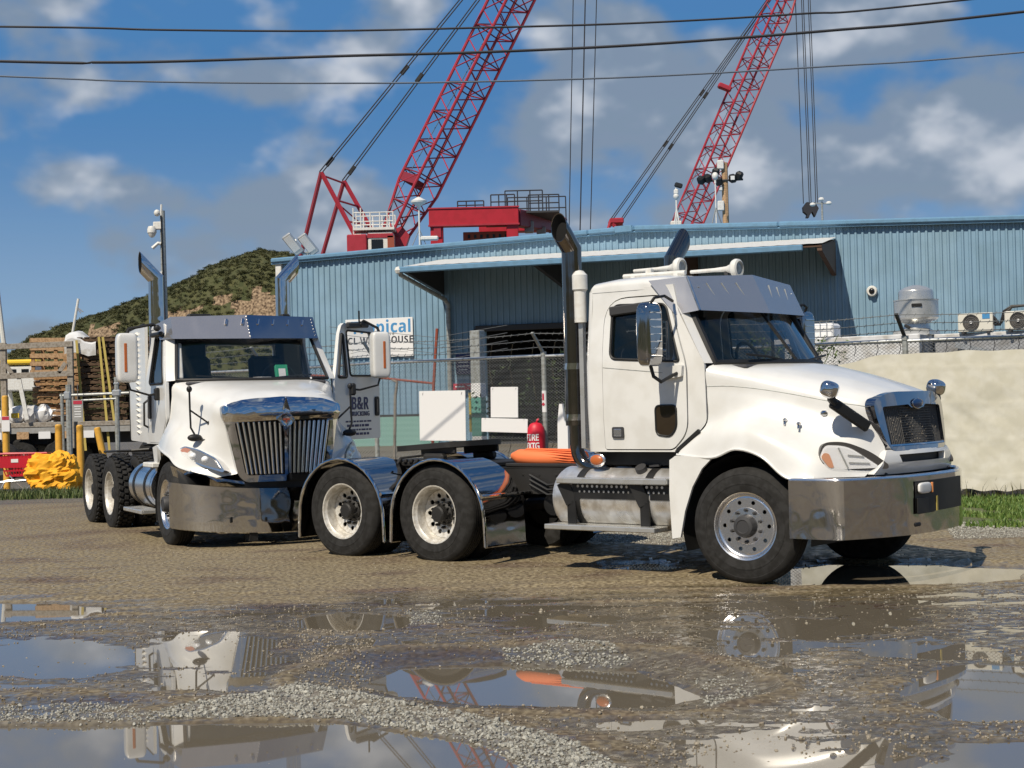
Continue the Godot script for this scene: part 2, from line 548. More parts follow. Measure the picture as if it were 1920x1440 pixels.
func make_sky() -> Sky:
	nz.noise_type = FastNoiseLite.TYPE_SIMPLEX_SMOOTH
	nz.frequency = 0.085; nz.fractal_octaves = 6; nz.fractal_gain = 0.52; nz.seed = 21
	nz2.noise_type = FastNoiseLite.TYPE_SIMPLEX_SMOOTH
	nz2.frequency = 0.028; nz2.fractal_octaves = 2; nz2.seed = 5
	# azimuth, elevation, half widths, amount of cloud, light
	cloud_lobes = [[3.6, 12.2, 3.6, 3.0, 0.62, 0.12], [4.6, 13.2, 1.6, 0.9, 0.3, 0.45], [1.0, 9.8, 3.4, 1.6, 0.42, 0.0], [-3.4, 14.0, 2.0, 1.6, 0.5, 0.35], [9.5, 9.4, 5.5, 2.2, 0.62, -0.02], [13.5, 13.0, 3.4, 1.8, 0.6, 0.05],
		[17.3, 10.2, 2.6, 1.8, 0.6, 0.05], [17.6, 7.3, 2.6, 1.0, 0.55, 0.5], [8.8, 8.2, 2.2, 0.9, 0.3, 0.32], [14.0, 8.0, 3.0, 1.2, 0.5, 0.1], [-8.4, 11.6, 3.0, 1.3, 0.42, 0.05], [-8.6, 6.9, 4.0, 1.4, 0.55, -0.15], [-14.6, 6.0, 1.1, 0.5, 0.34, -0.2],
		[-16.5, 13.4, 2.8, 1.6, 0.36, 0.25], [-17.5, 2.5, 3.0, 1.5, 0.35, 0.1], [6.5, 6.6, 4.5, 0.8, 0.4, 0.0], [-6.0, 11.5, 2.0, 1.6, -0.25, 0.0], [-13.0, 9.5, 5.0, 1.7, -0.35, 0.0], [-2.5, 9.8, 2.6, 1.2, -0.4, 0.0], [7.5, 14.2, 1.6, 1.0, -0.35, 0], [-10.0, 15.0, 3.0, 0.9, -0.2, 0.0]]
	var im := Image.create(1024, 512, false, Image.FORMAT_RGB8)
	for y in 512:
		var el := 90.0 - (y + 0.5) / 512.0 * 180.0
		for x in 1024:
			if el < -1.0:
				im.set_pixel(x, y, Color(0.42, 0.38, 0.34))
				continue
			im.set_pixel(x, y, sky_color(wrapf((x + 0.5) / 1024.0 * 360.0, -180.0, 180.0), maxf(el, 0.0)).linear_to_srgb())
	im.resize(4096, 2048, Image.INTERPOLATE_CUBIC)
	for y in range(730, 1030):
		var el := 90.0 - (y + 0.5) / 2048.0 * 180.0
		for k in range(-320, 320):
			im.set_pixel(posmod(k, 4096), y, sky_color((k + 0.5) / 4096.0 * 360.0, maxf(el, 0.0)).linear_to_srgb())
	var ps := PanoramaSkyMaterial.new()
	ps.panorama = ImageTexture.create_from_image(im)
	var s := Sky.new()
	s.sky_material = ps
	return s

# ---- ground ---------------------------------------------------------------------------------------
var pools := []        # [polygon, reach, depth]
var gn := FastNoiseLite.new()
var gn2 := FastNoiseLite.new()
var gn3 := FastNoiseLite.new()
const FENCE_AT := Vector3(0.57, 0, -27.5)
const FENCE_DEG := -32.0
func fence_local(x: float, z: float) -> Vector2:
	var a := deg_to_rad(FENCE_DEG)
	var d := Vector2(x - FENCE_AT.x, z - FENCE_AT.z)
	return Vector2(d.x * cos(a) - d.y * sin(a), d.x * sin(a) + d.y * cos(a))
func px_ground(u: float, w: float, level := 0.0) -> Vector2:
	var r := at(u, w, 1.0) - EYE
	var k := (level - EYE.y) / r.y
	return Vector2(r.x * k, r.z * k)
func pool_depth(x: float, z: float) -> float:      # how far below the brim: 1 deep inside, 0 outside
	var best := 0.0
	var p := Vector2(x, z)
	for q in pools:
		var bb: Rect2 = q[3]
		if not bb.has_point(p): continue
		var poly: PackedVector2Array = q[0]
		var d := 1e9
		for i in poly.size():
			d = minf(d, p.distance_squared_to(Geometry2D.get_closest_point_to_segment(p, poly[i], poly[(i + 1) % poly.size()])))
		d = sqrt(d)
		if not Geometry2D.is_point_in_polygon(p, poly): d = -d
		best = maxf(best, smoothstep(-q[1], q[1], d) * q[2])
	return best
func bank(x: float, z: float) -> float:
	var f := fence_local(x, z)
	return smoothstep(0.6, 8.0, -f.y) * 0.12 * (1.0 - smoothstep(2.0, 4.5, f.x)) * smoothstep(-9.5, -5.0, f.x)
func gh(x: float, z: float) -> float:      # height of the ground
	var near := 1.0 - smoothstep(14.0, 40.0, -z)
	var wet := 1.0 - smoothstep(12.4, 14.6, -z)
	var h := 0.028 - 0.010 * wet + gn2.get_noise_2d(x * 0.6, z) * lerpf(0.020, 0.012, wet)
	if wet > 0.0: h += gn3.get_noise_2d(x * 0.6, z) * 0.0105 * wet
	h += gn.get_noise_2d(x * 0.6, z * 1.0) * lerpf(0.009, 0.013, wet) * maxf(near, 0.3)
	h -= rut(x, z) * 0.012
	h -= pool_depth(x, z) * 0.085 + pit_depth(x, z)
	h += smoothstep(13.5, 15.5, -z) * 0.012
	return h + bank(x, z)
func rut(x: float, z: float) -> float:      # wheel tracks sweeping past the trucks
	if z > -11.5 or z < -19.0: return 0.0
	var s := z - 0.10 * x - 0.018 * x * x + 0.25 * sin(x * 0.35)
	var r := 0.0
	for c in [-12.6, -13.0, -13.75, -14.2, -15.3, -15.75]:
		var d: float = (s - c) / 0.13
		if absf(d) < 2.5: r += exp(-d * d) - 0.55 * exp(-pow(absf(d) - 1.5, 2.0) * 4.0)
	return r * (0.6 + 0.4 * sin(x * 1.3))
func gravelly(x: float, z: float) -> float:
	var p := Vector2(x, z)
	var best := 0.0
	for q in gravel_bands:
		if q[3].has_point(p) and Geometry2D.is_point_in_polygon(p, q[0]): best = maxf(best, q[2])
	return best
var gravel_bands := []
const PIT := -0.065      # water level of the deep pothole in the middle
var pit := []
func pit_depth(x: float, z: float) -> float:
	if pit.is_empty() or not pit[1].has_point(Vector2(x, z)): return 0.0
	var p := Vector2(x, z)
	var poly: PackedVector2Array = pit[0]
	var d := 1e9
	for i in poly.size(): d = minf(d, p.distance_squared_to(Geometry2D.get_closest_point_to_segment(p, poly[i], poly[(i + 1) % poly.size()])))
	d = sqrt(d)
	if Geometry2D.is_point_in_polygon(p, poly): return -PIT
	return -PIT * clampf(1.0 - d / 0.5, 0.0, 1.0) - 0.022 * exp(-pow((d - 0.52) / 0.1, 2.0))
func poly_px(a: Array, level := 0.0) -> PackedVector2Array:
	var o := PackedVector2Array()
	for k in range(0, a.size(), 2): o.append(px_ground(a[k], a[k + 1], level))
	return o
func area_of(poly: PackedVector2Array, reach: float) -> Rect2:
	var r := Rect2(poly[0], Vector2.ZERO)
	for p in poly: r = r.expand(p)
	return r.grow(reach)
func mesh_ground() -> void:
	gn.noise_type = FastNoiseLite.TYPE_SIMPLEX_SMOOTH; gn.frequency = 1.6; gn.fractal_octaves = 4; gn.fractal_gain = 0.45; gn.seed = 3
	gn2.noise_type = FastNoiseLite.TYPE_SIMPLEX_SMOOTH; gn2.frequency = 0.35; gn2.fractal_octaves = 3; gn2.seed = 8
	gn3.noise_type = FastNoiseLite.TYPE_SIMPLEX_SMOOTH; gn3.frequency = 5.5; gn3.fractal_octaves = 3; gn3.seed = 19
	for a in [[[-260, 1372, 300, 1362, 600, 1358, 760, 1380, 900, 1400, 960, 1440, 1000, 1500, -300, 1500], 0.10, 1.0],
			[[690, 1290, 760, 1256, 1000, 1250, 1180, 1262, 1315, 1308, 1220, 1328, 900, 1326, 760, 1308], 0.16, 1.0, PIT],
			[[-200, 1130, 60, 1132, 200, 1140, 160, 1158, 0, 1166, -200, 1168], 0.14, 1.0],
			[[560, 1160, 640, 1150, 770, 1156, 750, 1178, 640, 1186, 575, 1178], 0.10, 0.9],
			[[-200, 1200, 120, 1190, 240, 1210, 250, 1270, 150, 1300, -200, 1300], 0.35, 0.30],
			[[245, 1180, 440, 1172, 540, 1200, 540, 1290, 400, 1310, 250, 1300], 0.3, 0.27],
			[[1690, 1300, 1790, 1250, 2100, 1236, 2150, 1352, 1800, 1350], 0.16, 0.85],
			[[1260, 1396, 1420, 1384, 1720, 1388, 1760, 1420, 1740, 1500, 1280, 1500], 0.3, 0.30],
			[[1810, 1400, 2100, 1385, 2100, 1500, 1800, 1500], 0.2, 0.75],
			[[1420, 1070, 1560, 1056, 1760, 1056, 1930, 1066, 1900, 1088, 1700, 1096, 1480, 1098], 0.16, 0.95],
			[[1265, 1130, 1460, 1118, 1760, 1140, 1740, 1170, 1480, 1236, 1300, 1230], 0.35, 0.28],
			[[1120, 1060, 1220, 1054, 1300, 1066, 1240, 1074, 1130, 1072], 0.15, 0.55],
			[[1280, 1236, 1500, 1240, 1640, 1290, 1500, 1330, 1340, 1330], 0.3, 0.24],
			[[880, 1130, 1200, 1130, 1200, 1190, 900, 1200], 0.35, 0.24],
			[[1500, 1180, 1980, 1190, 1980, 1240, 1600, 1260], 0.4, 0.24], [[560, 1195, 960, 1190, 1000, 1240, 640, 1280], 0.35, 0.22], [[-100, 1310, 300, 1312, 300, 1350, -100, 1350], 0.3, 0.2], [[1120, 1300, 1700, 1290, 1700, 1380, 1120, 1390], 0.4, 0.22],
			[[620, 1110, 1980, 1104, 2050, 1450, 1180, 1450, 1160, 1350, 700, 1240], 0.5, 0.150], [[-150, 1120, 640, 1120, 640, 1290, -150, 1350], 0.5, 0.145]]:
		var poly := poly_px(a[0], a[3] if a.size() > 3 else 0.0)
		pools.append([poly, a[1], a[2], area_of(poly, a[1])])
		if a.size() > 3: pit = [poly, area_of(poly, 0.8)]
	for a in [[[270, 1345, 420, 1312, 600, 1280, 690, 1294, 760, 1330, 900, 1350, 1060, 1388, 1180, 1450, 960, 1450, 880, 1392, 640, 1352, 420, 1352], 0, 1.0],
			[[-100, 1330, 200, 1318, 300, 1345, 280, 1362, -100, 1364], 0, 0.5],
			[[940, 1216, 1120, 1200, 1190, 1232, 1090, 1250, 960, 1246], 0, 0.75],
			[[1300, 1262, 1400, 1260, 1440, 1300, 1330, 1330], 0, 0.35],
			[[1260, 1380, 1700, 1370, 1800, 1440, 1260, 1450], 0, 0.22],
			[[760, 1148, 830, 1146, 830, 1172, 770, 1174], 0, 0.5],
			[[1760, 985, 2100, 980, 2100, 1012, 1790, 1016], 0, 0.9],
			[[1100, 1000, 1300, 1006, 1290, 1030, 1100, 1022], 0, 0.8],
			[[560, 1180, 700, 1190, 700, 1290, 560, 1290], 0, 0.3]]:
		var poly := poly_px(a[0])
		gravel_bands.append([poly, 0, a[2], area_of(poly, 0.0)])
	var xs := PackedFloat32Array()
	var zs := PackedFloat32Array()
	for x in [-900.0, -500.0, -300.0, -180.0, -110.0, -70.0, -45.0, -30.0, -22.0, -17.0, -14.0, -12.0, -10.5, -9.3, -8.3, -7.5, -6.9, -6.4]: xs.append(x)
	for k in 400: xs.append(-6.0 + k * 0.032)
	for x in [7.0, 7.4, 8.0, 8.7, 9.6, 10.6, 12.0, 14.0, 17.0, 22.0, 30.0, 45.0, 70.0, 110.0, 180.0, 300.0, 500.0, 900.0]: xs.append(x)
	for z in [60.0, 30.0, 15.0, 8.0, 4.0, 0.0, -2.5, -4.0, -5.0, -5.6]: zs.append(z)
	for k in 250: zs.append(-6.0 - k * 0.032)
	for k in 34: zs.append(-14.05 - k * 0.12)
	for z in [-18.3, -18.7, -19.2, -19.8, -20.4, -21.0, -21.6, -22.2, -22.8, -23.4, -24.0, -24.7, -25.4, -26.1, -26.8, -27.4, -28.0, -28.6, -29.2, -29.8, -30.4, -31.0, -31.7, -32.5, -33.5, -35.0, -37.0, -40.0, -44.0, -50.0, -60.0, -75.0, -100.0, -140.0, -200.0, -300.0, -500.0, -900.0]: zs.append(z)
	var nx := xs.size(); var nzz := zs.size()
	var v := PackedVector3Array(); var nn := PackedVector3Array(); var cc := PackedColorArray(); var id := PackedInt32Array()
	var hs := PackedFloat32Array()
	hs.resize(nx * nzz)
	for j in nzz:
		for i in nx: hs[j * nx + i] = gh(xs[i], zs[j])
	for j in nzz:
		for i in nx:
			var x := xs[i]; var z := zs[j]; var h := hs[j * nx + i]
			v.append(Vector3(x, h, z))
			var i0 := maxi(i - 1, 0); var i1 := mini(i + 1, nx - 1); var j0 := maxi(j - 1, 0); var j1 := mini(j + 1, nzz - 1)
			nn.append(Vector3(-(hs[j * nx + i1] - hs[j * nx + i0]) / (xs[i1] - xs[i0]), 1.0, -(hs[j1 * nx + i] - hs[j0 * nx + i]) / (zs[j1] - zs[j0])).normalized())
			# colours of the earth itself: damp brown mud, paler dried silt, grey gravel, asphalt far left
			var n := gn2.get_noise_2d(x * 2.0 + 50.0, z * 5.0) * 0.5 + gn.get_noise_2d(x * 0.35, z * 1.4) * 0.5
			n += gn2.get_noise_2d(x * 0.9 + 9.0, (z - 0.10 * x - 0.018 * x * x) * 16.0) * 0.45
			var dry := smoothstep(12.2, 14.2, -z) * 0.75 + n * 0.8 - rut(x, z) * 0.25
			var c := Color(0.165, 0.132, 0.082).lerp(Color(0.285, 0.232, 0.140), clampf(dry + 0.30, 0.0, 1.0))
			c = c.lerp(Color(0.12, 0.075, 0.055), clampf(gn2.get_noise_2d(x * 1.4 - 20.0, z * 3.0) * 1.6 - 0.25, 0.0, 0.7))
			if z > -22.0 and z < -5.0: c = c.lerp(Color(0.24, 0.23, 0.20), gravelly(x, z) * 0.7)
			var lot := smoothstep(26.5, 29.0, -z) * (1.0 - smoothstep(-9.0, -5.0, x))
			c = c.lerp(Color(0.155, 0.15, 0.14), lot * 0.85)
			var f := fence_local(x, z)
			if f.y < 2.5 and x > -6.0: c = c.lerp(Color(0.21, 0.19, 0.15), smoothstep(2.5, 0.5, f.y) * 0.8)
			if f.y > 0.0 and f.y < 5.6 and f.x > 4.4: c = c.lerp(Color(0.085, 0.12, 0.03), smoothstep(5.6, 4.6, f.y) * 0.8)
			if h < 0.016 and z > -19.0: c = c.lerp(c * 0.62, smoothstep(0.016, 0.003, h))
			cc.append(c)
	var idw := PackedInt32Array()
	for j in nzz - 1:
		for i in nx - 1:
			var p := j * nx + i
			if hs[p] < 0.0125 and zs[j] > -19.0 and zs[j] < -5.0: idw.append_array(PackedInt32Array([p, p + nx + 1, p + 1, p, p + nx, p + nx + 1]))
			else: id.append_array(PackedInt32Array([p, p + nx + 1, p + 1, p, p + nx, p + nx + 1]))
	var arr := []
	arr.resize(Mesh.ARRAY_MAX)
	arr[Mesh.ARRAY_VERTEX] = v; arr[Mesh.ARRAY_NORMAL] = nn; arr[Mesh.ARRAY_COLOR] = cc; arr[Mesh.ARRAY_INDEX] = id
	var am := ArrayMesh.new()
	am.add_surface_from_arrays(Mesh.PRIMITIVE_TRIANGLES, arr)
	arr[Mesh.ARRAY_INDEX] = idw
	am.add_surface_from_arrays(Mesh.PRIMITIVE_TRIANGLES, arr)
	am.surface_set_material(0, M["ground"]); am.surface_set_material(1, M["wet_mud"])
	var gm := obj("ground", am, "ground")
	gm.material_override = null
	tag(gm, "rutted wet brown mud yard with dried silt and gravel", "", "", "structure")
	# still rain water lying in the hollows
	var w := MB.new()
	var rim: PackedVector2Array = Geometry2D.offset_polygon(pit[0], 0.50)[0]
	plate(w, PackedVector2Array([Vector2(-16, -3.5), Vector2(16, -3.5), Vector2(16, -18.5), Vector2(-16, -18.5)]), rim, func(p: Vector2) -> Vector3: return Vector3(p.x, 0.0, p.y), Vector3.ZERO, 1)
	sheet(w, Geometry2D.offset_polygon(pit[0], 0.30)[0], func(p: Vector2) -> Vector3: return Vector3(p.x, PIT, p.y))
	tag(obj("puddle_water", w, "water"), "still muddy rain water lying in the hollows of the yard", "", "", "structure")

func stones() -> void:
	rng.seed = 77
	var kinds := []
	for k in 4:
		var mb := MB.new()
		var pts := []
		for i in 7:
			pts.append(Vector3(rng.randf_range(-1, 1), rng.randf_range(-0.7, 0.7), rng.randf_range(-1, 1)).normalized())
		var b := MB.new()
		b.ball(Vector3.ZERO, Vector3.ONE, 6)
		for i in b.v.size():
			var p := b.v[i]
			var s := 1.0
			for q in pts: s = minf(s, 0.62 / maxf(p.dot(q), 0.3))
			b.v[i] = p * Vector3(1.0, 0.66, 0.85) * s
		mb.v = b.v
		kinds.append(mb.done(25.0))
	var spots := [[], [], [], []]
	var cols := [[], [], [], []]
	var tries := 0
	while tries < 230000:
		tries += 1
		var z := -rng.randf_range(6.2, 20.5)
		var x := rng.randf_range(-0.36, 0.38) * -z
		var g := gravelly(x, z)
		var h := gh(x, z)
		var want := g * 0.75 + 0.065 + clampf(gn2.get_noise_2d(x * 3.0, z * 3.0) * 0.35 - 0.05, 0.0, 0.2)
		if h < -0.012 and (pit_depth(x, z) < 0.02 or h < PIT): want *= 0.03
		elif h < 0.003: want *= 0.5 if g < 0.3 else 1.0
		if z < -13.0 and g < 0.2: want *= 0.25
		if rng.randf() > want: continue
		var s := rng.randf_range(0.0055, 0.0145) * (1.1 if g > 0.5 else 0.85)
		if rng.randf() < 0.04: s *= 1.7
		var b := Basis.from_euler(Vector3(rng.randf_range(-0.5, 0.5), rng.randf() * TAU, rng.randf_range(-0.5, 0.5))).scaled(Vector3.ONE * s)
		var k := tries % 4
		spots[k].append(Transform3D(b, Vector3(x, maxf(h, -0.008 if pit_depth(x, z) < 0.02 else PIT - 0.008) + s * 0.25, z)))
		var t := rng.randf()
		var base := Color(0.17, 0.163, 0.14).lerp(Color(0.40, 0.39, 0.335), t) if g > 0.3 else Color(0.15, 0.12, 0.085).lerp(Color(0.34, 0.30, 0.23), t)
		cols[k].append(base)
	for k in 4:
		var mm := MultiMesh.new()
		mm.transform_format = MultiMesh.TRANSFORM_3D
		mm.use_colors = true
		mm.mesh = kinds[k]
		mm.instance_count = spots[k].size()
		for i in spots[k].size():
			mm.set_instance_transform(i, spots[k][i])
			mm.set_instance_color(i, cols[k][i])
		var o := MultiMeshInstance3D.new()
		o.multimesh = mm
		o.material_override = M["stone"]
		o.name = numbered("gravel")
		add_child(o)
		tag(o, "loose grey gravel and pebbles strewn over the mud", "gravel", "loose gravel", "stuff")

func blades(nm: String, label: String, spots: Array, hmin: float, hmax: float, tint0: Color, tint1: Color, wide := 0.012) -> void:
	# blades of grass at ground points: bent two-piece strips, one mesh
	var mb := MB.new()
	mb.tinted = true
	for p in spots:
		var h := rng.randf_range(hmin, hmax)
		var a := rng.randf() * TAU
		var side := Vector3(cos(a), 0, sin(a)) * wide
		var lean := Vector3(rng.randf_range(-1, 1), 0, rng.randf_range(-1, 1)) * h * 0.45
		mb.cur = tint0.lerp(tint1, rng.randf())
		var m: Vector3 = p + Vector3.UP * h * 0.6 + lean * 0.35
		mb.quad(p - side, p + side, m + side * 0.7, m - side * 0.7)
		mb.tri(m - side * 0.7, m + side * 0.7, p + Vector3.UP * h + lean)
	tag(obj(nm, mb, "leaf", null, 0.0), label, "grass", "", "stuff")

func leaf_cloud(mb: MB, o: Vector3, s: Vector3, n: int, leaf: float, c0: Color, c1: Color) -> void:
	for i in n:
		var d := Vector3(rng.randfn(), rng.randfn(), rng.randfn()).normalized() * pow(rng.randf(), 0.4)
		var p := o + d * s
		var b := Basis.from_euler(Vector3(rng.randf() * TAU, rng.randf() * TAU, rng.randf() * TAU))
		var l := leaf * rng.randf_range(0.6, 1.3)
		mb.cur = c0.lerp(c1, rng.randf())
		var x := b.x * l * 0.5; var y := b.y * l
		mb.quad(p - y, p - x, p + y, p + x)

func hill() -> void:
	var hn := FastNoiseLite.new()
	hn.noise_type = FastNoiseLite.TYPE_SIMPLEX_SMOOTH
	hn.frequency = 0.03; hn.fractal_octaves = 5; hn.seed = 12
	var rough := FastNoiseLite.new()
	rough.noise_type = FastNoiseLite.TYPE_CELLULAR
	rough.frequency = 0.28; rough.fractal_octaves = 2; rough.seed = 6
	var hf := func(x: float, z: float) -> float:      # ridge profile along x, bulging towards the camera
		var r := 0.0
		var pr := [[-110.0, 0.0], [-90.0, 2.0], [-72.0, 8.5], [-65.5, 12.0], [-57.0, 15.6], [-49.5, 18.3], [-42.0, 21.4], [-37.0, 22.7], [-32.0, 22.9], [-24.0, 22.0], [-12.0, 18.0], [4.0, 12.0], [20.0, 6.0], [45.0, 0.0]]
		for k in pr.size() - 1:
			if x >= pr[k][0] and x <= pr[k + 1][0]:
				r = lerpf(pr[k][1], pr[k + 1][1], (x - pr[k][0]) / (pr[k + 1][0] - pr[k][0]))
		var d := (z + 220.0) / 34.0
		var s := 1.0 - smoothstep(0.0, 1.0, d) if d > 0.0 else 1.0 - smoothstep(0.0, 2.2, -d)
		var q := r * s
		var bluff := smoothstep(3.0, 13.5, q) * 5.0 - 2.6      # a steeper rocky face part way up
		return q + (bluff * 0.45 + hn.get_noise_2d(x, z) * 2.0) * clampf(q / 6.0, 0.0, 1.0) - 0.3 + rough.get_noise_2d(x, z * 1.5) * 0.9 * clampf(q / 4.0, 0.0, 1.0)
	var mb := MB.new()
	mb.tinted = true
	var rows := []
	for j in 111:
		var z := -186.0 - j * 1.0
		var row := PackedVector3Array()
		for i in 250:
			var x := -112.0 + i * 0.64
			row.append(Vector3(x, hf.call(x, z), z))
		rows.append(row)
	var rock := MB.new()
	rng.seed = 31
	var bush := []
	for j in 110:
		for i in 249:
			var a: Vector3 = rows[j][i]; var b: Vector3 = rows[j + 1][i]; var c: Vector3 = rows[j + 1][i + 1]; var d: Vector3 = rows[j][i + 1]
			var rk := hn.get_noise_2d(a.x * 2.2 + 300.0, a.y * 5.0) * 1.3 + 0.62 - absf(a.y - 14.0 - hn.get_noise_1d(a.x * 1.5) * 1.6 - clampf((a.x + 44.0) * 0.15, -2.2, 0.4)) / 2.2
			var is_rock: bool = false
			if a.y > 6.0 and rk > 0.05 and a.x > -58.0 and a.x < -26.0 and absf(a.x + 51.0) > 2.5 and j < 54:
				is_rock = true
				mb.cur = Color(0.36, 0.24, 0.14).lerp(Color(0.13, 0.085, 0.055), clampf(hn.get_noise_2d(a.x * 14.0, a.y * 14.0) * 2.2 + 0.25 + rng.randf_range(-0.25, 0.25), 0.0, 1.0))
			else:
				mb.cur = Color(0.045, 0.052, 0.018).lerp(Color(0.075, 0.075, 0.028), rng.randf())
				if a.y > 0.3 and j < 78:
					for k in 3:
						if rng.randf() < 0.85: bush.append([a.lerp(c, rng.randf()) + Vector3(rng.randf() - 0.5, 0, rng.randf() - 0.5), rng.randf_range(0.20, 0.52)])
			if is_rock: rock.quad(a, b, c, d)
			else: mb.quad(a, b, c, d)
	var hm := tag(obj("hill", mb, "hill", null, 30.0), "scrub covered hill with bare tan rock faces behind the yard", "", "", "structure")
	obj("rock_face", rock, "rock", hm, 25.0)
	var clump := MB.new()
	clump.tinted = true
	leaf_cloud(clump, Vector3(0, 0.3, 0), Vector3(1.1, 0.6, 1.1), 80, 0.26, Color(0.75, 0.75, 0.75), Color(1.2, 1.2, 1.2))
	var mm := MultiMesh.new()
	mm.transform_format = MultiMesh.TRANSFORM_3D
	mm.use_colors = true
	mm.mesh = clump.done(0.0)
	mm.instance_count = bush.size()
	for i in bush.size():
		mm.set_instance_transform(i, Transform3D(Basis(Vector3.UP, rng.randf() * TAU).scaled(Vector3(1, rng.randf_range(0.7, 1.2), 1) * bush[i][1]), bush[i][0] - Vector3.UP * 0.12))
		var w := hn.get_noise_2d(bush[i][0].x * 1.2, bush[i][0].z * 1.2)
		mm.set_instance_color(i, Color(0.052, 0.060, 0.018).lerp(Color(0.098, 0.098, 0.032), clampf(0.45 + w * 1.6 + rng.randf_range(-0.16, 0.16), 0.0, 1.0)))
	var o := MultiMeshInstance3D.new()
	o.multimesh = mm
	o.material_override = M["leaf"]
	o.name = numbered("hillside_scrub")
	add_child(o)
	tag(o, "low dark green scrub covering the hillside", "scrub", "", "stuff")

func far_shore() -> void:      # wooded rise behind the viewpoint, what the chrome and glass look at
	var n := FastNoiseLite.new()
	n.frequency = 0.05; n.fractal_octaves = 5; n.seed = 44
	var mb := MB.new()
	mb.tinted = true
	var rows := []
	for j in 10:
		var r := PackedVector3Array()
		for i in 121:
			var a := deg_to_rad(lerpf(72.0, 288.0, i / 120.0))
			var d := 62.0 + j * 7.0
			var p := Vector3(sin(a) * d, 0, -cos(a) * d)
			p.y = -0.2 + sin(PI * minf(j / 8.0, 1.0) * 0.5) * (11.0 + n.get_noise_2d(p.x * 0.6, p.z * 0.6) * 9.0) * smoothstep(0.0, 0.12, i / 120.0) * smoothstep(1.0, 0.88, i / 120.0) + n.get_noise_2d(p.x * 4.0, p.z * 4.0) * 1.6
			r.append(p)
		rows.append(r)
	for j in 9:
		for i in 120:
			mb.cur = Color(0.035, 0.045, 0.016).lerp(Color(0.09, 0.085, 0.04), clampf(n.get_noise_2d(i * 9.0, j * 9.0) + 0.5, 0.0, 1.0))
			mb.quad(rows[j][i], rows[j + 1][i], rows[j + 1][i + 1], rows[j][i + 1])
	tag(obj("hill", mb, "hill", null, 30.0), "low wooded rise on the other side of the yard behind the viewpoint", "", "", "structure")

# ---- warehouse ------------------------------------------------------------------------------------
const WH_AT := Vector3(3.168, -1.008, -57.6)
const WH_SIZE := 1.6      # the shed is drawn for 0.15 m ribs; its ribs are 0.24 m apart
const WH_DEG := -19.0
func wh_top(x: float) -> float:
	return lerpf(5.26, 5.52, clampf((x + 8.1) / 9.1, 0, 1)) if x < 1.0 else lerpf(5.52, 5.12, (x - 1.0) / 12.0)
func ribbed(x0: float, x1: float, y0: float, z := 0.0) -> MB:
	var mb := MB.new()
	var lo := PackedVector3Array(); var hi := PackedVector3Array()
	var n := int(round((x1 - x0) / 0.15))
	for k in n:
		var a := x0 + (x1 - x0) * k / n
		for q in [[0.0, 0.0], [0.078, 0.0], [0.096, 0.03], [0.132, 0.03]]:
			lo.append(Vector3(a + q[0], y0, z + q[1]))
			hi.append(Vector3(a + q[0], wh_top(a + q[0]), z + q[1]))
	lo.append(Vector3(x1, y0, z)); hi.append(Vector3(x1, wh_top(x1), z))
	mb.grid([lo, hi])
	return mb
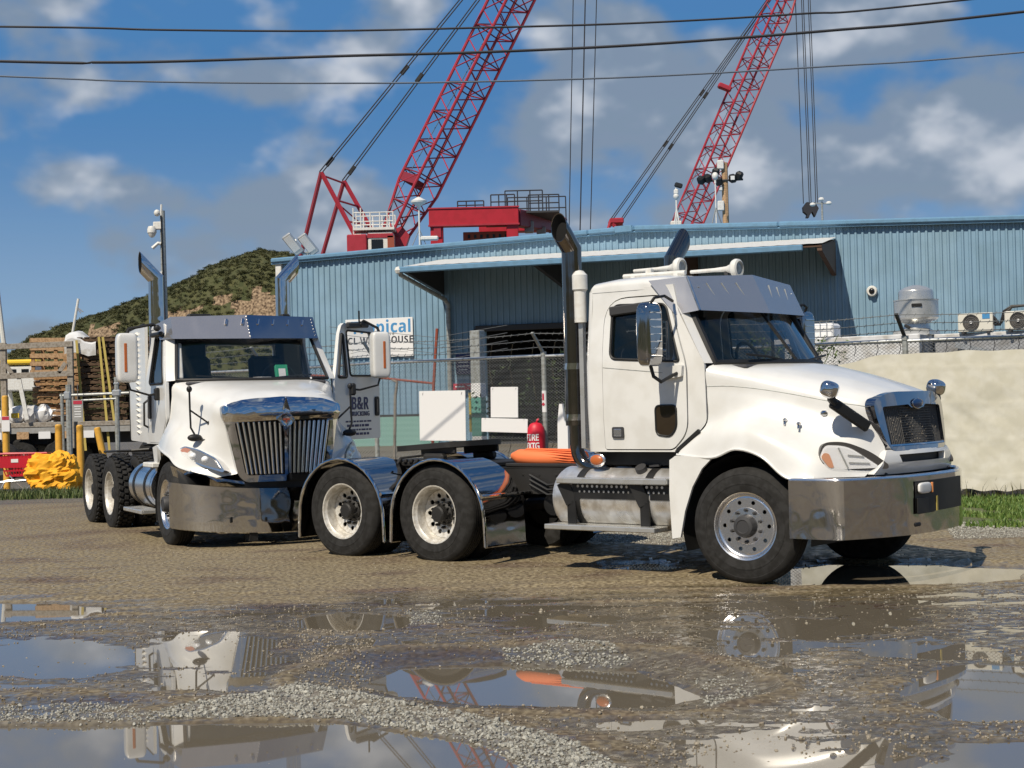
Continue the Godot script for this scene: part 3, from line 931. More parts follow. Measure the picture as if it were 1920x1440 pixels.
func warehouse() -> void:
	var t := thing("warehouse", "long blue ribbed steel warehouse with a canopy over its dark loading door", "warehouse", WH_AT, WH_DEG)
	t.scale = Vector3.ONE * WH_SIZE
	var x := -8.1
	while x < 12.9:
		var y0 := 0.3
		if x > -2.95 and x < 1.1: y0 = 3.36
		obj("wall_panel", ribbed(x, x + 0.9, y0), ["wall_blue", "wall_blue_faded", "wall_blue_dull"][int(absf(x * 7.3)) % 3], t, 20.0)
		x += 0.9
	var m := MB.new()
	m.box(Vector3(-8.13, 2.75, 0.02), Vector3(0.16, 5.0, 0.14), 0.01)
	obj("corner_trim", m, "white_plain", t)
	# roof, ends and back: a closed shed
	m = MB.new()
	for k in 2:
		var xa := -8.3 if k == 0 else 1.0
		var xb := 1.0 if k == 0 else 13.1
		m.bar(Vector3(xa, wh_top(xa) + 0.06, -8.0), Vector3(xb, wh_top(xb) + 0.06, -8.0), 15.9, 0.05)
	obj("roof", m, "trim_blue", t)
	m = MB.new()
	m.box(Vector3(-8.15, 2.6, -8.0), Vector3(0.1, 5.2, 15.8)).box(Vector3(12.95, 2.5, -8.0), Vector3(0.1, 5.0, 15.8)).box(Vector3(2.4, 2.6, -15.95), Vector3(21.0, 5.2, 0.1))
	obj("wall", m, "wall_blue", t)
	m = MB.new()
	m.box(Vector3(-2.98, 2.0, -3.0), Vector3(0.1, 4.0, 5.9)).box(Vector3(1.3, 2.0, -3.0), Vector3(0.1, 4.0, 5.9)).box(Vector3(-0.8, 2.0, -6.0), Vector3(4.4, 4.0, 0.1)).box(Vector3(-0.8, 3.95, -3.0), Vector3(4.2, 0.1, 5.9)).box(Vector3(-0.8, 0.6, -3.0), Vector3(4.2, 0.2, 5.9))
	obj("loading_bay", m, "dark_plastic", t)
	m = MB.new()
	m.box(Vector3(-0.8, 3.40, 0.06), Vector3(4.3, 0.14, 0.1), 0.01).box(Vector3(-2.93, 1.9, 0.05), Vector3(0.1, 3.0, 0.12), 0.01).box(Vector3(1.25, 1.9, 0.05), Vector3(0.1, 3.0, 0.12), 0.01)
	obj("door_frame", m, "dark_plastic", t)
	# eave flashing in three lengths
	for q in [[-8.3, -0.1], [-0.1, 4.3], [4.3, 13.1]]:
		m = MB.new()
		var mids := [q[0], q[1]]
		if q[0] < 1.0 and q[1] > 1.0: mids = [q[0], 1.0, q[1]]
		for k in mids.size() - 1:
			var a := Vector3(mids[k], wh_top(mids[k]) + 0.035, 0.08)
			var b := Vector3(mids[k + 1], wh_top(mids[k + 1]) + 0.035, 0.08)
			m.bar(a, b, 0.2, 0.12, Vector3.UP, 0.03)
			m.bar(a + Vector3(0, -0.075, -0.01), b + Vector3(0, -0.075, -0.01), 0.13, 0.03)
		obj("eave_flashing", m, "trim_blue", t)
	m = MB.new()
	m.bar(Vector3(0.55, wh_top(0.55) + 0.035, 0.09), Vector3(0.96, wh_top(0.96) + 0.035, 0.09), 0.22, 0.15, Vector3.UP, 0.01)
	obj("joint_cover", m, "trim_blue", t)
	m = MB.new()
	m.box(Vector3(-6.0, 0.83, 0.06), Vector3(4.1, 1.06, 0.06), 0.01)
	obj("plinth", m, "pale_teal", t)
	m = MB.new()
	m.box(Vector3(-6.0, 1.385, 0.07), Vector3(4.1, 0.05, 0.05))
	obj("plinth_trim", m, "dark_plastic", t)
	# canopy
	var xa := -3.9
	m = MB.new()
	var rows := []
	for z in [0.06, 2.32]:
		var r := PackedVector3Array()
		for k in 62:
			var xx := lerpf(-3.85, 5.55, k / 61.0)
			r.append(Vector3(xx, 5.10 - z * 0.145 + (0.006 if k % 2 else 0.0), z))
		rows.append(r)
	m.grid(rows)
	obj("canopy_roof", m, "white_plain", t, 10.0)
	m = MB.new()
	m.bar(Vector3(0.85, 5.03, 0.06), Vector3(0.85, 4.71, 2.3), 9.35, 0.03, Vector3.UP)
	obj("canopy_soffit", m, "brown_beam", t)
	m = MB.new()
	m.box(Vector3(0.6, 4.685, 2.37), Vector3(9.1, 0.13, 0.13), 0.02)
	obj("gutter", m, "trim_blue", t)
	for bx in [-3.78, -0.7, 2.4, 5.48]:
		m = MB.new()
		var pl := PackedVector2Array([Vector2(0.05, 4.25), Vector2(0.05, 5.0), Vector2(2.28, 4.745), Vector2(2.28, 4.62)])
		m.prism(pl, Transform3D(Basis(Vector3(0, 0, 1), Vector3(0, 1, 0), Vector3(1, 0, 0)), Vector3(bx, 0, 0)), -0.05, 0.05)
		obj("canopy_bracket", m, "brown_beam" if bx > 0 else "dark_plastic", t)
	m = MB.new()
	m.tube([Vector3(-3.9, 4.66, 2.34), Vector3(-3.9, 4.58, 2.3), Vector3(-3.66, 4.12, 0.2), Vector3(-3.62, 4.0, 0.12), Vector3(-3.62, 0.6, 0.12)], 0.055, 10)
	obj("downpipe", m, "pipe_grey", t)
	m = MB.new()
	m.ball(Vector3(-3.92, 4.68, 2.38), Vector3(0.09, 0.09, 0.09), 8)
	obj("gutter_outlet", m, "white_plain", t)

func on_wall(x: float, y: float, z := 0.0) -> Vector3:
	return WH_AT + Basis(Vector3.UP, deg_to_rad(WH_DEG)) * (Vector3(x, y, z) * WH_SIZE)
func on_fence(x: float, y: float, z := 0.0) -> Vector3:
	return FENCE_AT + Basis(Vector3.UP, deg_to_rad(FENCE_DEG)) * Vector3(x, y, z)
func print_on(parent: Node3D, nm: String, s: String, mt: String, h: float, pos: Vector3, basis := Basis.IDENTITY, squeeze := 1.0) -> void:
	var o := obj(nm, text_mesh(s, h), mt, parent)
	o.transform = Transform3D(basis.scaled_local(Vector3(squeeze, 1, 1)), pos)
func wall_things() -> void:
	var t := thing("warehouse_sign", "white warehouse sign with blue and black lettering on the blue wall", "sign", on_wall(-5.45, 3.28, 0.06), WH_DEG)
	t.scale = Vector3.ONE * WH_SIZE
	obj("board", MB.new().box(Vector3.ZERO, Vector3(1.78, 0.94, 0.04), 0.006), "board_white", t)
	print_on(t, "lettering", "Tropical", "sky_print", 0.30, Vector3(0.06, 0.26, 0.022))
	print_on(t, "lettering", "S H I P P I N G", "pipe_grey", 0.062, Vector3(0.12, 0.085, 0.022))
	print_on(t, "lettering", "LCL WAREHOUSE", "ink", 0.165, Vector3(-0.03, -0.06, 0.022), Basis.IDENTITY, 1.02)
	var m := MB.new()
	m.tube([Vector3(-0.16, -0.20, 0.022), Vector3(0.10, -0.20, 0.022), Vector3(0.155, -0.225, 0.022), Vector3(0.10, -0.25, 0.022), Vector3(-0.16, -0.25, 0.022), Vector3(-0.16, -0.20, 0.022)], 0.008, 5)
	obj("arrow_outline", m, "ink", t)
	m = MB.new()
	m.box(Vector3(-0.05, -0.225, 0.022), Vector3(0.14, 0.012, 0.004)).box(Vector3(0.3, -0.34, 0.022), Vector3(0.9, 0.006, 0.003), 0, Basis(Vector3.BACK, -0.05)).box(Vector3(0.35, -0.305, 0.022), Vector3(0.42, 0.01, 0.003), 0, Basis(Vector3.BACK, -0.03)).box(Vector3(-0.62, -0.33, 0.022), Vector3(0.3, 0.006, 0.003), 0, Basis(Vector3.BACK, 0.2))
	obj("small_print", m, "pipe_grey", t)
	t = thing("dome_camera", "small white dome camera on the blue wall right of the canopy", "camera", on_wall(6.29, 3.87, 0.03), WH_DEG)
	t.scale = Vector3.ONE * WH_SIZE
	obj("mount", MB.new().lathe([Vector2(0, 0), Vector2(0.12, 0), Vector2(0.12, 0.07), Vector2(0.1, 0.1), Vector2(0, 0.1)], Transform3D(Basis(Vector3.RIGHT, PI / 2), Vector3.ZERO), 16), "white_plain", t)
	obj("lens", MB.new().ball(Vector3(0, 0, 0.1), Vector3(0.065, 0.065, 0.05), 12), "black_gloss", t)
	t = thing("wall_sign", "dark blue notice on the wall right of the downpipe", "sign", on_wall(-3.26, 2.57, 0.07), WH_DEG)
	t.scale = Vector3.ONE * WH_SIZE
	obj("board", MB.new().box(Vector3.ZERO, Vector3(0.42, 0.48, 0.02)), "navy_print", t)
	m = MB.new()
	for k in 4: m.box(Vector3(-0.02, 0.14 - k * 0.09, 0.013), Vector3(0.28 - 0.05 * (k % 2), 0.02, 0.004))
	obj("small_print", m, "board_white", t)
	t = thing("warning_sign", "small red and white notice under the dark blue notice", "sign", on_wall(-3.3, 2.04, 0.07), WH_DEG)
	t.scale = Vector3.ONE * WH_SIZE
	obj("board", MB.new().box(Vector3.ZERO, Vector3(0.5, 0.15, 0.02)), "red_print", t)
	obj("small_print", MB.new().box(Vector3(-0.08, 0.0, 0.013), Vector3(0.24, 0.035, 0.004)).box(Vector3(0.14, 0.02, 0.013), Vector3(0.08, 0.03, 0.004)), "board_white", t)
	t = thing("floodlight", "grey twin floodlight on the left corner of the warehouse roof", "floodlight", on_wall(-7.66, 5.4, -0.6), WH_DEG)
	t.scale = Vector3.ONE * WH_SIZE
	obj("stand", MB.new().tube([Vector3(0, -0.1, 0), Vector3(0, 0.12, 0)], 0.04, 8).tube([Vector3(-0.1, 0.1, 0.1), Vector3(0.14, 0.14, -0.1)], 0.03, 8), "pipe_grey", t)
	for k in 2:
		var b := Basis(Vector3.BACK, deg_to_rad(30.0)) * Basis(Vector3.RIGHT, 0.5)
		var o := obj("lamp_head", MB.new().box(Vector3(0, 0.3, 0), Vector3(0.26, 0.6, 0.09), 0.03), "aluminium", t)
		o.transform = Transform3D(b, Vector3(-0.12 + 0.3 * k, 0.1, 0.14 - 0.25 * k))
		obj("lamp_glass", MB.new().box(Vector3(0, 0.33, 0.05), Vector3(0.2, 0.42, 0.014)), "lamp_glass", o)

# ---- fence and what hangs on it -----------------------------------------------------------------------
func fence() -> void:
	var t := thing("chain_link_fence", "galvanised chain link fence with barbed wire arms behind the two trucks", "fence", FENCE_AT, FENCE_DEG)
	var posts := [-9.4, -6.5, -3.72, 0.0, 3.2, 6.52, 9.75, 12.9]
	for x in posts:
		var g := minf(bank(on_fence(x, 0).x, on_fence(x, 0).z), 0.4) - 0.1
		var p := obj("post", MB.new().tube([Vector3(x, g, 0), Vector3(x, 2.5, 0)], 0.045, 10), "pipe_grey", t)
		obj("post_cap", MB.new().tube([Vector3(x, 2.46, 0), Vector3(x, 2.53, 0)], 0.055, 10), "pipe_grey", p)
		obj("barbed_wire_arm", MB.new().bar(Vector3(x, 2.5, 0), Vector3(x - 0.02, 2.86, 0.34), 0.05, 0.035), "dark_plastic" if x > 4 else "pipe_grey", t)
	for k in posts.size() - 1:
		obj("top_rail", MB.new().tube([Vector3(posts[k], 2.45 if k > 1 else 2.40, 0), Vector3(posts[k + 1], 2.46 if k > 0 else 2.41, 0)], 0.028, 8), "galvanised", t)
	for w in 3:
		var f := 0.3 + 0.33 * w
		var m := MB.new()
		for k in posts.size() - 1:
			var a := Vector3(posts[k], 2.5 + 0.36 * f, 0.34 * f); var b := Vector3(posts[k + 1], 2.5 + 0.36 * f, 0.34 * f)
			var pts := []
			for i in 7: pts.append(a.lerp(b, i / 6.0) - Vector3.UP * 0.05 * sin(PI * i / 6.0))
			m.tube(pts, 0.006, 4)
			for i in 24:
				var p: Vector3 = cat(pts, i / 24.0)
				m.bar(p + Vector3(0.02, 0.025, 0), p - Vector3(0.02, 0.025, 0), 0.006, 0.006)
		tag(obj("barbed_wire", m, "wire", t), "", "", "", "stuff")
	var col := MB.new()
	for s in 2:
		var pts := []
		var n := 46
		for i in n + 1: pts.append(Vector3((0.0355 if (i + s) % 2 else -0.0355), i * 0.05, 0.004 if (i + s) % 2 else -0.004))
		col.tube(pts, 0.006, 3, false)
	var mm := MultiMesh.new()
	mm.transform_format = MultiMesh.TRANSFORM_3D
	mm.mesh = col.done(60.0)
	var num := int((posts[-1] - posts[0]) / 0.071)
	mm.instance_count = num
	for k in num: mm.set_instance_transform(k, Transform3D(Basis.IDENTITY, Vector3(posts[0] + 0.035 + k * 0.071, 0.14, 0.0)))
	var o := MultiMeshInstance3D.new()
	o.multimesh = mm
	o.material_override = M["wire"]
	o.name = "wire_mesh"
	t.add_child(o)
	tag(o, "", "", "", "stuff")
	# cream shade cloth tied to the right part of the fence
	rng.seed = 9
	var fn := FastNoiseLite.new()
	fn.frequency = 0.55; fn.fractal_octaves = 4; fn.seed = 4
	var rows := []
	for j in 61:
		var r := PackedVector3Array()
		for i in 340:
			var x := 4.75 + i * 0.025
			var f := j / 60.0
			var tie := absf(sin(x * 2.1)) * 0.018 + 0.15 * (1.0 - smoothstep(5.3, 6.4, x))
			var top := 2.265 - tie - 0.006 * sin(x * 9.0)
			var seam := exp(-pow((fposmod(x, 0.62) - 0.31) / 0.012, 2.0)) * 0.006 + exp(-pow((fposmod(f + 0.03 * sin(x), 0.26) - 0.13) / 0.01, 2.0)) * 0.004
			var y := lerpf(0.18 + 0.03 * sin(x * 3.0) + 0.012 * sin(x * 17.0), top, f)
			var fold := fn.get_noise_2d(x * 0.8 - y * 1.0, y * 0.35 + x * 0.3) * 0.03
			fold += (sin(x * 5.1 + 0.4 * sin(x * 2.3)) + 0.5 * sin(x * 11.7)) * 0.009 * (0.35 + 0.65 * f) + fn.get_noise_2d(x * 5.0, y * 1.2) * 0.004 + fn.get_noise_2d(x * 2.5 + y * 3.5 + 30.0, y * 1.0 - x * 1.2) * 0.016
			r.append(Vector3(x, y, 0.06 + seam + fold * (0.4 + 0.6 * sin(PI * f)) + 0.03))
		rows.append(r)
	var tarp := thing("shade_cloth", "cream shade cloth tied along the fence behind the right truck", "tarpaulin", FENCE_AT, FENCE_DEG)
	obj("cloth", MB.new().grid(rows), "cream_tarp", tarp, 60.0)
	for k in 18:
		var x := 5.0 + k * 0.36
		obj("tie", MB.new().tube([Vector3(x, 2.24, 0.07), Vector3(x + 0.02, 2.34, 0.03), Vector3(x, 2.44, 0.03)], 0.006, 4), "dark_plastic", tarp)
	# blank boards
	var b := [[-2.16, 1.43, 1.03, 0.92, "largest blank white board, hanging on the fence left of the gate post", -0.01], [-0.82, 1.65, 0.58, 0.55, "upright blank white board on the fence above a wide one", -0.02], [-0.815, 1.235, 0.98, 0.25, "wide low blank white board under the upright board on the fence", -0.035]]
	for q in b:
		var s := thing("blank_board", q[4], "sign", on_fence(q[0], q[1], 0.035 if q[2] < 0.7 else 0.06), FENCE_DEG, "blank white boards on the fence")
		s.rotation.z = q[5]
		obj("panel", MB.new().box(Vector3.ZERO, Vector3(q[2], q[3], 0.018), 0.004), "board_white", s)
		for k in [-1, 1]: obj("wire_tie", MB.new().tube([Vector3(k * q[2] * 0.42, q[3] * 0.42, 0.012), Vector3(k * q[2] * 0.42 + 0.01, q[3] * 0.46, 0.014), Vector3(k * q[2] * 0.42, q[3] * 0.5, -0.04)], 0.005, 4), "wire", s)
	var e := thing("fire_extinguisher", "red fire extinguisher in a lettered cover hanging on the fence post", "fire extinguisher", on_fence(-0.09, 0.62, 0.17), FENCE_DEG)
	obj("cover", MB.new().lathe([Vector2(0, 0), Vector2(0.13, 0), Vector2(0.155, 0.04), Vector2(0.16, 0.42), Vector2(0.15, 0.56), Vector2(0.10, 0.64), Vector2(0.05, 0.66), Vector2(0.0, 0.665)], Transform3D.IDENTITY, 20), "extinguisher_red", e, 50.0)
	obj("handle", MB.new().tube([Vector3(0.0, 0.62, 0), Vector3(0.04, 0.70, 0.02), Vector3(0.06, 0.72, 0)], 0.02, 6), "extinguisher_red", e)
	for q in [["FIRE", 0.40], ["EXTG", 0.25]]:
		for k in 4:
			var an: float = -0.62 + 0.42 * k
			var bs := Basis(Vector3.UP, an)
			print_on(e, "letter", q[0][k], "board_white", 0.115, bs * Vector3(0, q[1], 0.1625), bs, 0.82)
	obj("white_band", MB.new().lathe([Vector2(0.1605, 0.14), Vector2(0.161, 0.155)], Transform3D.IDENTITY, 10, 0.9, 2.3), "board_white", e)
	var l := thing("post_label", "white label with red mark high on the fence post over the extinguisher", "label", on_fence(0.0, 1.65, 0.0), FENCE_DEG)
	obj("label_sheet", MB.new().lathe([Vector2(0.047, -0.19), Vector2(0.047, 0.19)], Transform3D.IDENTITY, 10, 0.3, 2.8), "board_white", l)
	obj("red_mark", MB.new().box(Vector3(0.0, 0.08, 0.049), Vector3(0.035, 0.12, 0.004)).box(Vector3(0, -0.05, 0.049), Vector3(0.05, 0.05, 0.004), 0, Basis(Vector3.BACK, 0.78)), "red_print", l)
	var g := thing("gate_post", "square gate post banded grey white and teal beside the loading door", "post", on_fence(-2.05, 0.6, -1.0), FENCE_DEG)
	for q in [[2.42, 1.86, 0.0, "pipe_grey"], [1.42, 1.15, 0.0, "board_white"], [1.15, 0.42, 0, "teal"], [0.42, -0.65, 0, "board_white"]]:
		obj("band", MB.new().box(Vector3(0, (q[0] + q[1]) * 0.5, 0), Vector3(0.22, q[0] - q[1], 0.2), 0.01), q[3], g)
	obj("band", MB.new().box(Vector3(0, 1.64, 0), Vector3(0.215, 0.44, 0.195), 0.01), "pipe_grey", g)
	obj("hinge", MB.new().tube([Vector3(-0.16, 0.5, 0.05), Vector3(-0.16, 1.25, 0.05)], 0.03, 8).box(Vector3(-0.12, 1.2, 0.05), Vector3(0.1, 0.04, 0.04)).box(Vector3(-0.12, 0.6, 0.05), Vector3(0.1, 0.04, 0.04)), "strap_yellow", g)
	g = thing("white_slab_post", "narrow white slab with a stepped top behind the right truck exhaust", "post", on_fence(0.5, 0.6, 0.22), FENCE_DEG)
	obj("slab", MB.new().prism(PackedVector2Array([Vector2(-0.13, -0.6), Vector2(0.1, -0.6), Vector2(0.1, 0.62), Vector2(0.03, 0.72), Vector2(0.0, 1.0), Vector2(-0.06, 1.0), Vector2(-0.1, 0.7)]), Transform3D.IDENTITY, -0.03, 0.03), "board_white", g)
	# an older inner fence of thin rusty pipe
	g = thing("inner_pipe_fence", "thin rusty pipe fence leaning between the chain link and the warehouse", "fence", on_fence(-4.4, 0.7, -2.0), FENCE_DEG)
	obj("post", MB.new().tube([Vector3(0.52, -0.8, 0), Vector3(0.62, 1.3, 0), Vector3(0.74, 2.46, 0)], 0.03, 6), "rust_red", g)
	obj("post", MB.new().tube([Vector3(-0.42, -0.8, 0), Vector3(-0.34, 1.1, 0), Vector3(-0.28, 1.42, 0), Vector3(-0.4, 1.46, 0)], 0.032, 6), "wood_grey", g)
	obj("rail", MB.new().tube([Vector3(-2.6, 1.62, 0), Vector3(-0.6, 1.5, 0), Vector3(0.62, 1.36, 0)], 0.026, 6), "rust_red", g)
	var w := MB.new()
	for k in 4: w.tube([Vector3(-2.0, 2.2 + k * 0.14, 0), Vector3(0.7, 1.8 + k * 0.16, 0), Vector3(2.4, 2.0 + k * 0.15, 0)], 0.006, 3)
	tag(obj("barbed_wire", w, "wire", g), "", "", "", "stuff")

func annex() -> void:
	var t := thing("low_annex", "low pale block annex with a slab roof behind the cloth covered fence", "building", FENCE_AT, FENCE_DEG)
	obj("white_wall", MB.new().box(Vector3(5.1, 1.25, -1.6), Vector3(2.35, 2.5, 0.2), 0.01), "white_block", t)
	obj("grey_wall", MB.new().box(Vector3(9.6, 1.25, -2.3), Vector3(6.6, 2.5, 0.2), 0.01).box(Vector3(6.18, 1.25, -2.0), Vector3(0.2, 2.5, 0.7)), "annex_grey", t)
	obj("roof_slab", MB.new().box(Vector3(8.3, 2.56, -4.1), Vector3(9.2, 0.1, 3.9), 0.015).box(Vector3(5.0, 2.56, -1.9), Vector3(2.6, 0.1, 0.9), 0.015), "white_block", t)
	obj("back_wall", MB.new().box(Vector3(8.3, 1.25, -5.9), Vector3(9.0, 2.5, 0.2)), "annex_grey", t)
	obj("brace", MB.new().bar(Vector3(6.7, 2.42, -2.1), Vector3(8.6, 1.9, -2.1), 0.05, 0.09), "galvanised", t)
	var f := thing("roof_exhaust_fan", "mushroom shaped spun aluminium exhaust fan on the annex roof", "fan", on_fence(6.02, 2.6, -2.2), FENCE_DEG)
	obj("curb", MB.new().box(Vector3(0, 0.04, 0), Vector3(0.62, 0.08, 0.62), 0.01), "aluminium", f)
	obj("throat", MB.new().lathe([Vector2(0.28, 0.08), Vector2(0.22, 0.12), Vector2(0.2, 0.2), Vector2(0.3, 0.27), Vector2(0.33, 0.3)], Transform3D.IDENTITY, 32), "aluminium", f)
	obj("wind_band", MB.new().lathe([Vector2(0.30, 0.25), Vector2(0.34, 0.27), Vector2(0.365, 0.30), Vector2(0.365, 0.585), Vector2(0.375, 0.59), Vector2(0.375, 0.605), Vector2(0.30, 0.605)], Transform3D.IDENTITY, 40), "aluminium", f)
	obj("motor_dome", MB.new().lathe([Vector2(0.29, 0.60), Vector2(0.285, 0.74), Vector2(0.27, 0.77), Vector2(0.18, 0.82), Vector2(0.05, 0.855), Vector2(0.0, 0.858)], Transform3D.IDENTITY, 36), "aluminium", f)
	obj("handle_slot", MB.new().box(Vector3(0.12, 0.5, 0.35), Vector3(0.17, 0.055, 0.03), 0.01, Basis(Vector3.UP, 0.33)), "black", f)
	obj("disconnect_box", MB.new().box(Vector3(-0.07, 0.15, 0.28), Vector3(0.1, 0.05, 0.05), 0.01, Basis(Vector3.BACK, -0.5)), "black", f)
	var ac := thing("air_conditioner", "cream outdoor air conditioner unit with a blue sticker, left of the pair", "air conditioner", on_fence(7.02, 2.62, -2.2), FENCE_DEG + 8.0, "air conditioner units on the annex roof")
	air_unit(ac, true)
	ac = thing("air_conditioner", "cream outdoor air conditioner unit cut by the right edge of the view", "air conditioner", on_fence(7.78, 2.62, -2.2), FENCE_DEG + 8.0, "air conditioner units on the annex roof")
	air_unit(ac, false)
	var h := thing("refrigerant_pipes", "bundle of black insulated pipes between the two air conditioners", "pipes", on_fence(7.4, 2.62, -2.2), FENCE_DEG)
	for k in 3:
		obj("pipe", MB.new().tube([Vector3(-0.12, 0.26 - k * 0.05, 0), Vector3(-0.05, 0.2 - k * 0.05, 0.05 + k * 0.02), Vector3(0.02, 0.1, 0.05), Vector3(0.08, 0.2 + k * 0.06, 0.04), Vector3(0.2, 0.38 + k * 0.01, 0.0), Vector3(0.42, 0.4, -0.05)], 0.02, 7), "black", h)
	var c := thing("wire_cage_tote", "white plastic tote in a wire cage in the shade right of the windshield", "container", on_fence(4.32, 2.61, -2.4), FENCE_DEG)
	obj("tank_body", MB.new().box(Vector3(0, 0.14, 0), Vector3(0.46, 0.27, 0.4), 0.04), "board_white", c)
	var cg := MB.new()
	for k in 5: cg.tube([Vector3(-0.24 + k * 0.12, 0, 0.22), Vector3(-0.24 + k * 0.12, 0.31, 0.22)], 0.007, 4)
	for k in 3: cg.tube([Vector3(-0.25, 0.04 + k * 0.12, 0.22), Vector3(0.25, 0.04 + k * 0.12, 0.22)], 0.007, 4)
	obj("cage", cg, "galvanised", c)
	obj("pallet", MB.new().box(Vector3(0, -0.01, 0), Vector3(0.5, 0.03, 0.44)), "wood_grey", c)
	# creepers
	rng.seed = 14
	var v := MB.new()
	v.tinted = true
	for k in 26:
		var p := Vector3(rng.randf_range(4.0, 5.5), rng.randf_range(2.1, 2.62), rng.randf_range(-0.25, 0.12))
		if p.x > 4.9 and p.y > 2.5: p.y -= 0.25
		leaf_cloud(v, p, Vector3(0.16, 0.12, 0.1), 14, 0.035, Color(0.05, 0.10, 0.02), Color(0.14, 0.2, 0.05))
	for k in 6: v.tube([Vector3(4.1 + k * 0.2, 1.9, 0.05), Vector3(4.2 + k * 0.22, 2.3, 0.04), Vector3(4.35 + k * 0.22, 2.6, 0.0)], 0.006, 4)
	var cr := thing("creeper", "green creeper climbing over the fence top right of the windshield", "plant", FENCE_AT, FENCE_DEG)
	obj("leaves", v, "leaf", cr, 0.0)
	v = MB.new()
	v.tinted = true
	for k in 60:
		var p := Vector3(rng.randf_range(-1.9, 2.2), rng.randf_range(0.8, 2.5), rng.randf_range(-1.4, -0.3))
		p.x += sin(p.y * 3.0) * 0.3
		leaf_cloud(v, p, Vector3(0.22, 0.26, 0.16), 12, 0.05, Color(0.018, 0.035, 0.008), Color(0.06, 0.085, 0.018))
	for k in 9:
		var x := -1.7 + k * 0.45
		v.cur = Color(0.08, 0.06, 0.035)
		v.tube([Vector3(x, 0.6, -0.7), Vector3(x + 0.2, 1.4, -0.8), Vector3(x + 0.1, 2.3, -0.7), Vector3(x + 0.3, 2.7, -0.5)], 0.008, 4)
	cr = thing("creeper", "dark straggling creeper behind the fence in front of the loading door", "plant", FENCE_AT, FENCE_DEG)
	obj("leaves", v, "leaf", cr, 0.0)
	# weeds, litter stones and grass
	var spots := []
	for k in 42000:
		var fx := rng.randf_range(4.6, 11.0)
		var fz := pow(rng.randf(), 0.8) * 5.2 - 0.2
		var p := on_fence(fx, 0, fz)
		if gn2.get_noise_2d(p.x * 2.0, p.z * 2.0) + 0.35 - fz * 0.07 < rng.randf() * 0.12: continue
		spots.append(Vector3(p.x, gh(p.x, p.z) - 0.01, p.z))
	blades("grass", "strip of short green grass in front of the cream shade cloth", spots, 0.03, 0.10, Color(0.06, 0.13, 0.02), Color(0.16, 0.22, 0.05))
	spots = []
	for k in 420:
		var p := on_fence(rng.randf_range(4.6, 11.0), 0, rng.randf_range(-0.1, 0.25))
		spots.append(Vector3(p.x, gh(p.x, p.z) - 0.01, p.z))
	blades("weeds", "taller dry weeds along the foot of the shade cloth", spots, 0.08, 0.34, Color(0.06, 0.08, 0.02), Color(0.16, 0.13, 0.06), 0.006)
	spots = []
	for k in 2600:
		var x := rng.randf_range(-11.0, -7.9)
		var z := rng.randf_range(-30.6, -29.2)
		spots.append(Vector3(x, gh(x, z) - 0.01, z))
	blades("grass", "ragged green grass round the foot of the yellow bag", spots, 0.06, 0.22, Color(0.04, 0.075, 0.015), Color(0.13, 0.15, 0.05))
	var mm := MultiMesh.new()
	mm.transform_format = MultiMesh.TRANSFORM_3D
	mm.use_colors = true
	var rk := MB.new()
	rk.ball(Vector3.ZERO, Vector3(1, 0.7, 0.85), 6)
	mm.mesh = rk.done(25.0)
	mm.instance_count = 2600
	for k in 2600:
		var p := on_fence(rng.randf_range(-9.0, 8.0), 0, rng.randf_range(-24.0, -0.6))
		var s := rng.randf_range(0.03, 0.1)
		mm.set_instance_transform(k, Transform3D(Basis.from_euler(Vector3(rng.randf() * 3, rng.randf() * 6, rng.randf() * 3)).scaled(Vector3.ONE * s), Vector3(p.x, gh(p.x, p.z) + s * 0.3, p.z)))
		mm.set_instance_color(k, Color(0.18, 0.16, 0.12).lerp(Color(0.4, 0.34, 0.26), rng.randf()))
	var o := MultiMeshInstance3D.new()
	o.multimesh = mm; o.material_override = M["stone"]; o.name = numbered("rubble")
	add_child(o)
	tag(o, "rubble and stones on the bank behind the fence", "rubble", "", "stuff")
func air_unit(t: Node3D, sticker: bool) -> void:
	obj("casing", MB.new().box(Vector3(0, 0.155, 0), Vector3(0.56, 0.31, 0.22), 0.012), "ac_cream", t)
	var f := obj("fan_guard", MB.new().lathe([Vector2(0.0, 0.02), Vector2(0.03, 0.02), Vector2(0.032, 0.005), Vector2(0.118, 0.005), Vector2(0.126, 0.02), Vector2(0.134, 0.005)], Transform3D(Basis(Vector3.RIGHT, PI / 2), Vector3(-0.07, 0.155, 0.11)), 28), "ac_grill", t)
	var r := MB.new()
	for k in 3: r.lathe([Vector2(0.05 + k * 0.027, 0.012), Vector2(0.053 + k * 0.027, 0.018), Vector2(0.056 + k * 0.027, 0.012)], Transform3D(Basis(Vector3.RIGHT, PI / 2), Vector3(-0.07, 0.155, 0.11)), 24)
	obj("guard_rings", r, "ac_grill", f)
	obj("fan_hub", MB.new().lathe([Vector2(0, 0.03), Vector2(0.022, 0.028), Vector2(0.026, 0.015)], Transform3D(Basis(Vector3.RIGHT, PI / 2), Vector3(-0.07, 0.155, 0.11)), 16), "board_white", f)
	if sticker:
		obj("blue_sticker", MB.new().box(Vector3(0.17, 0.255, 0.113), Vector3(0.12, 0.09, 0.004)), "sky_print", t)
	for x in [-0.2, 0.2]: obj("foot", MB.new().box(Vector3(x, -0.01, 0), Vector3(0.05, 0.03, 0.26)), "dark_plastic", t)

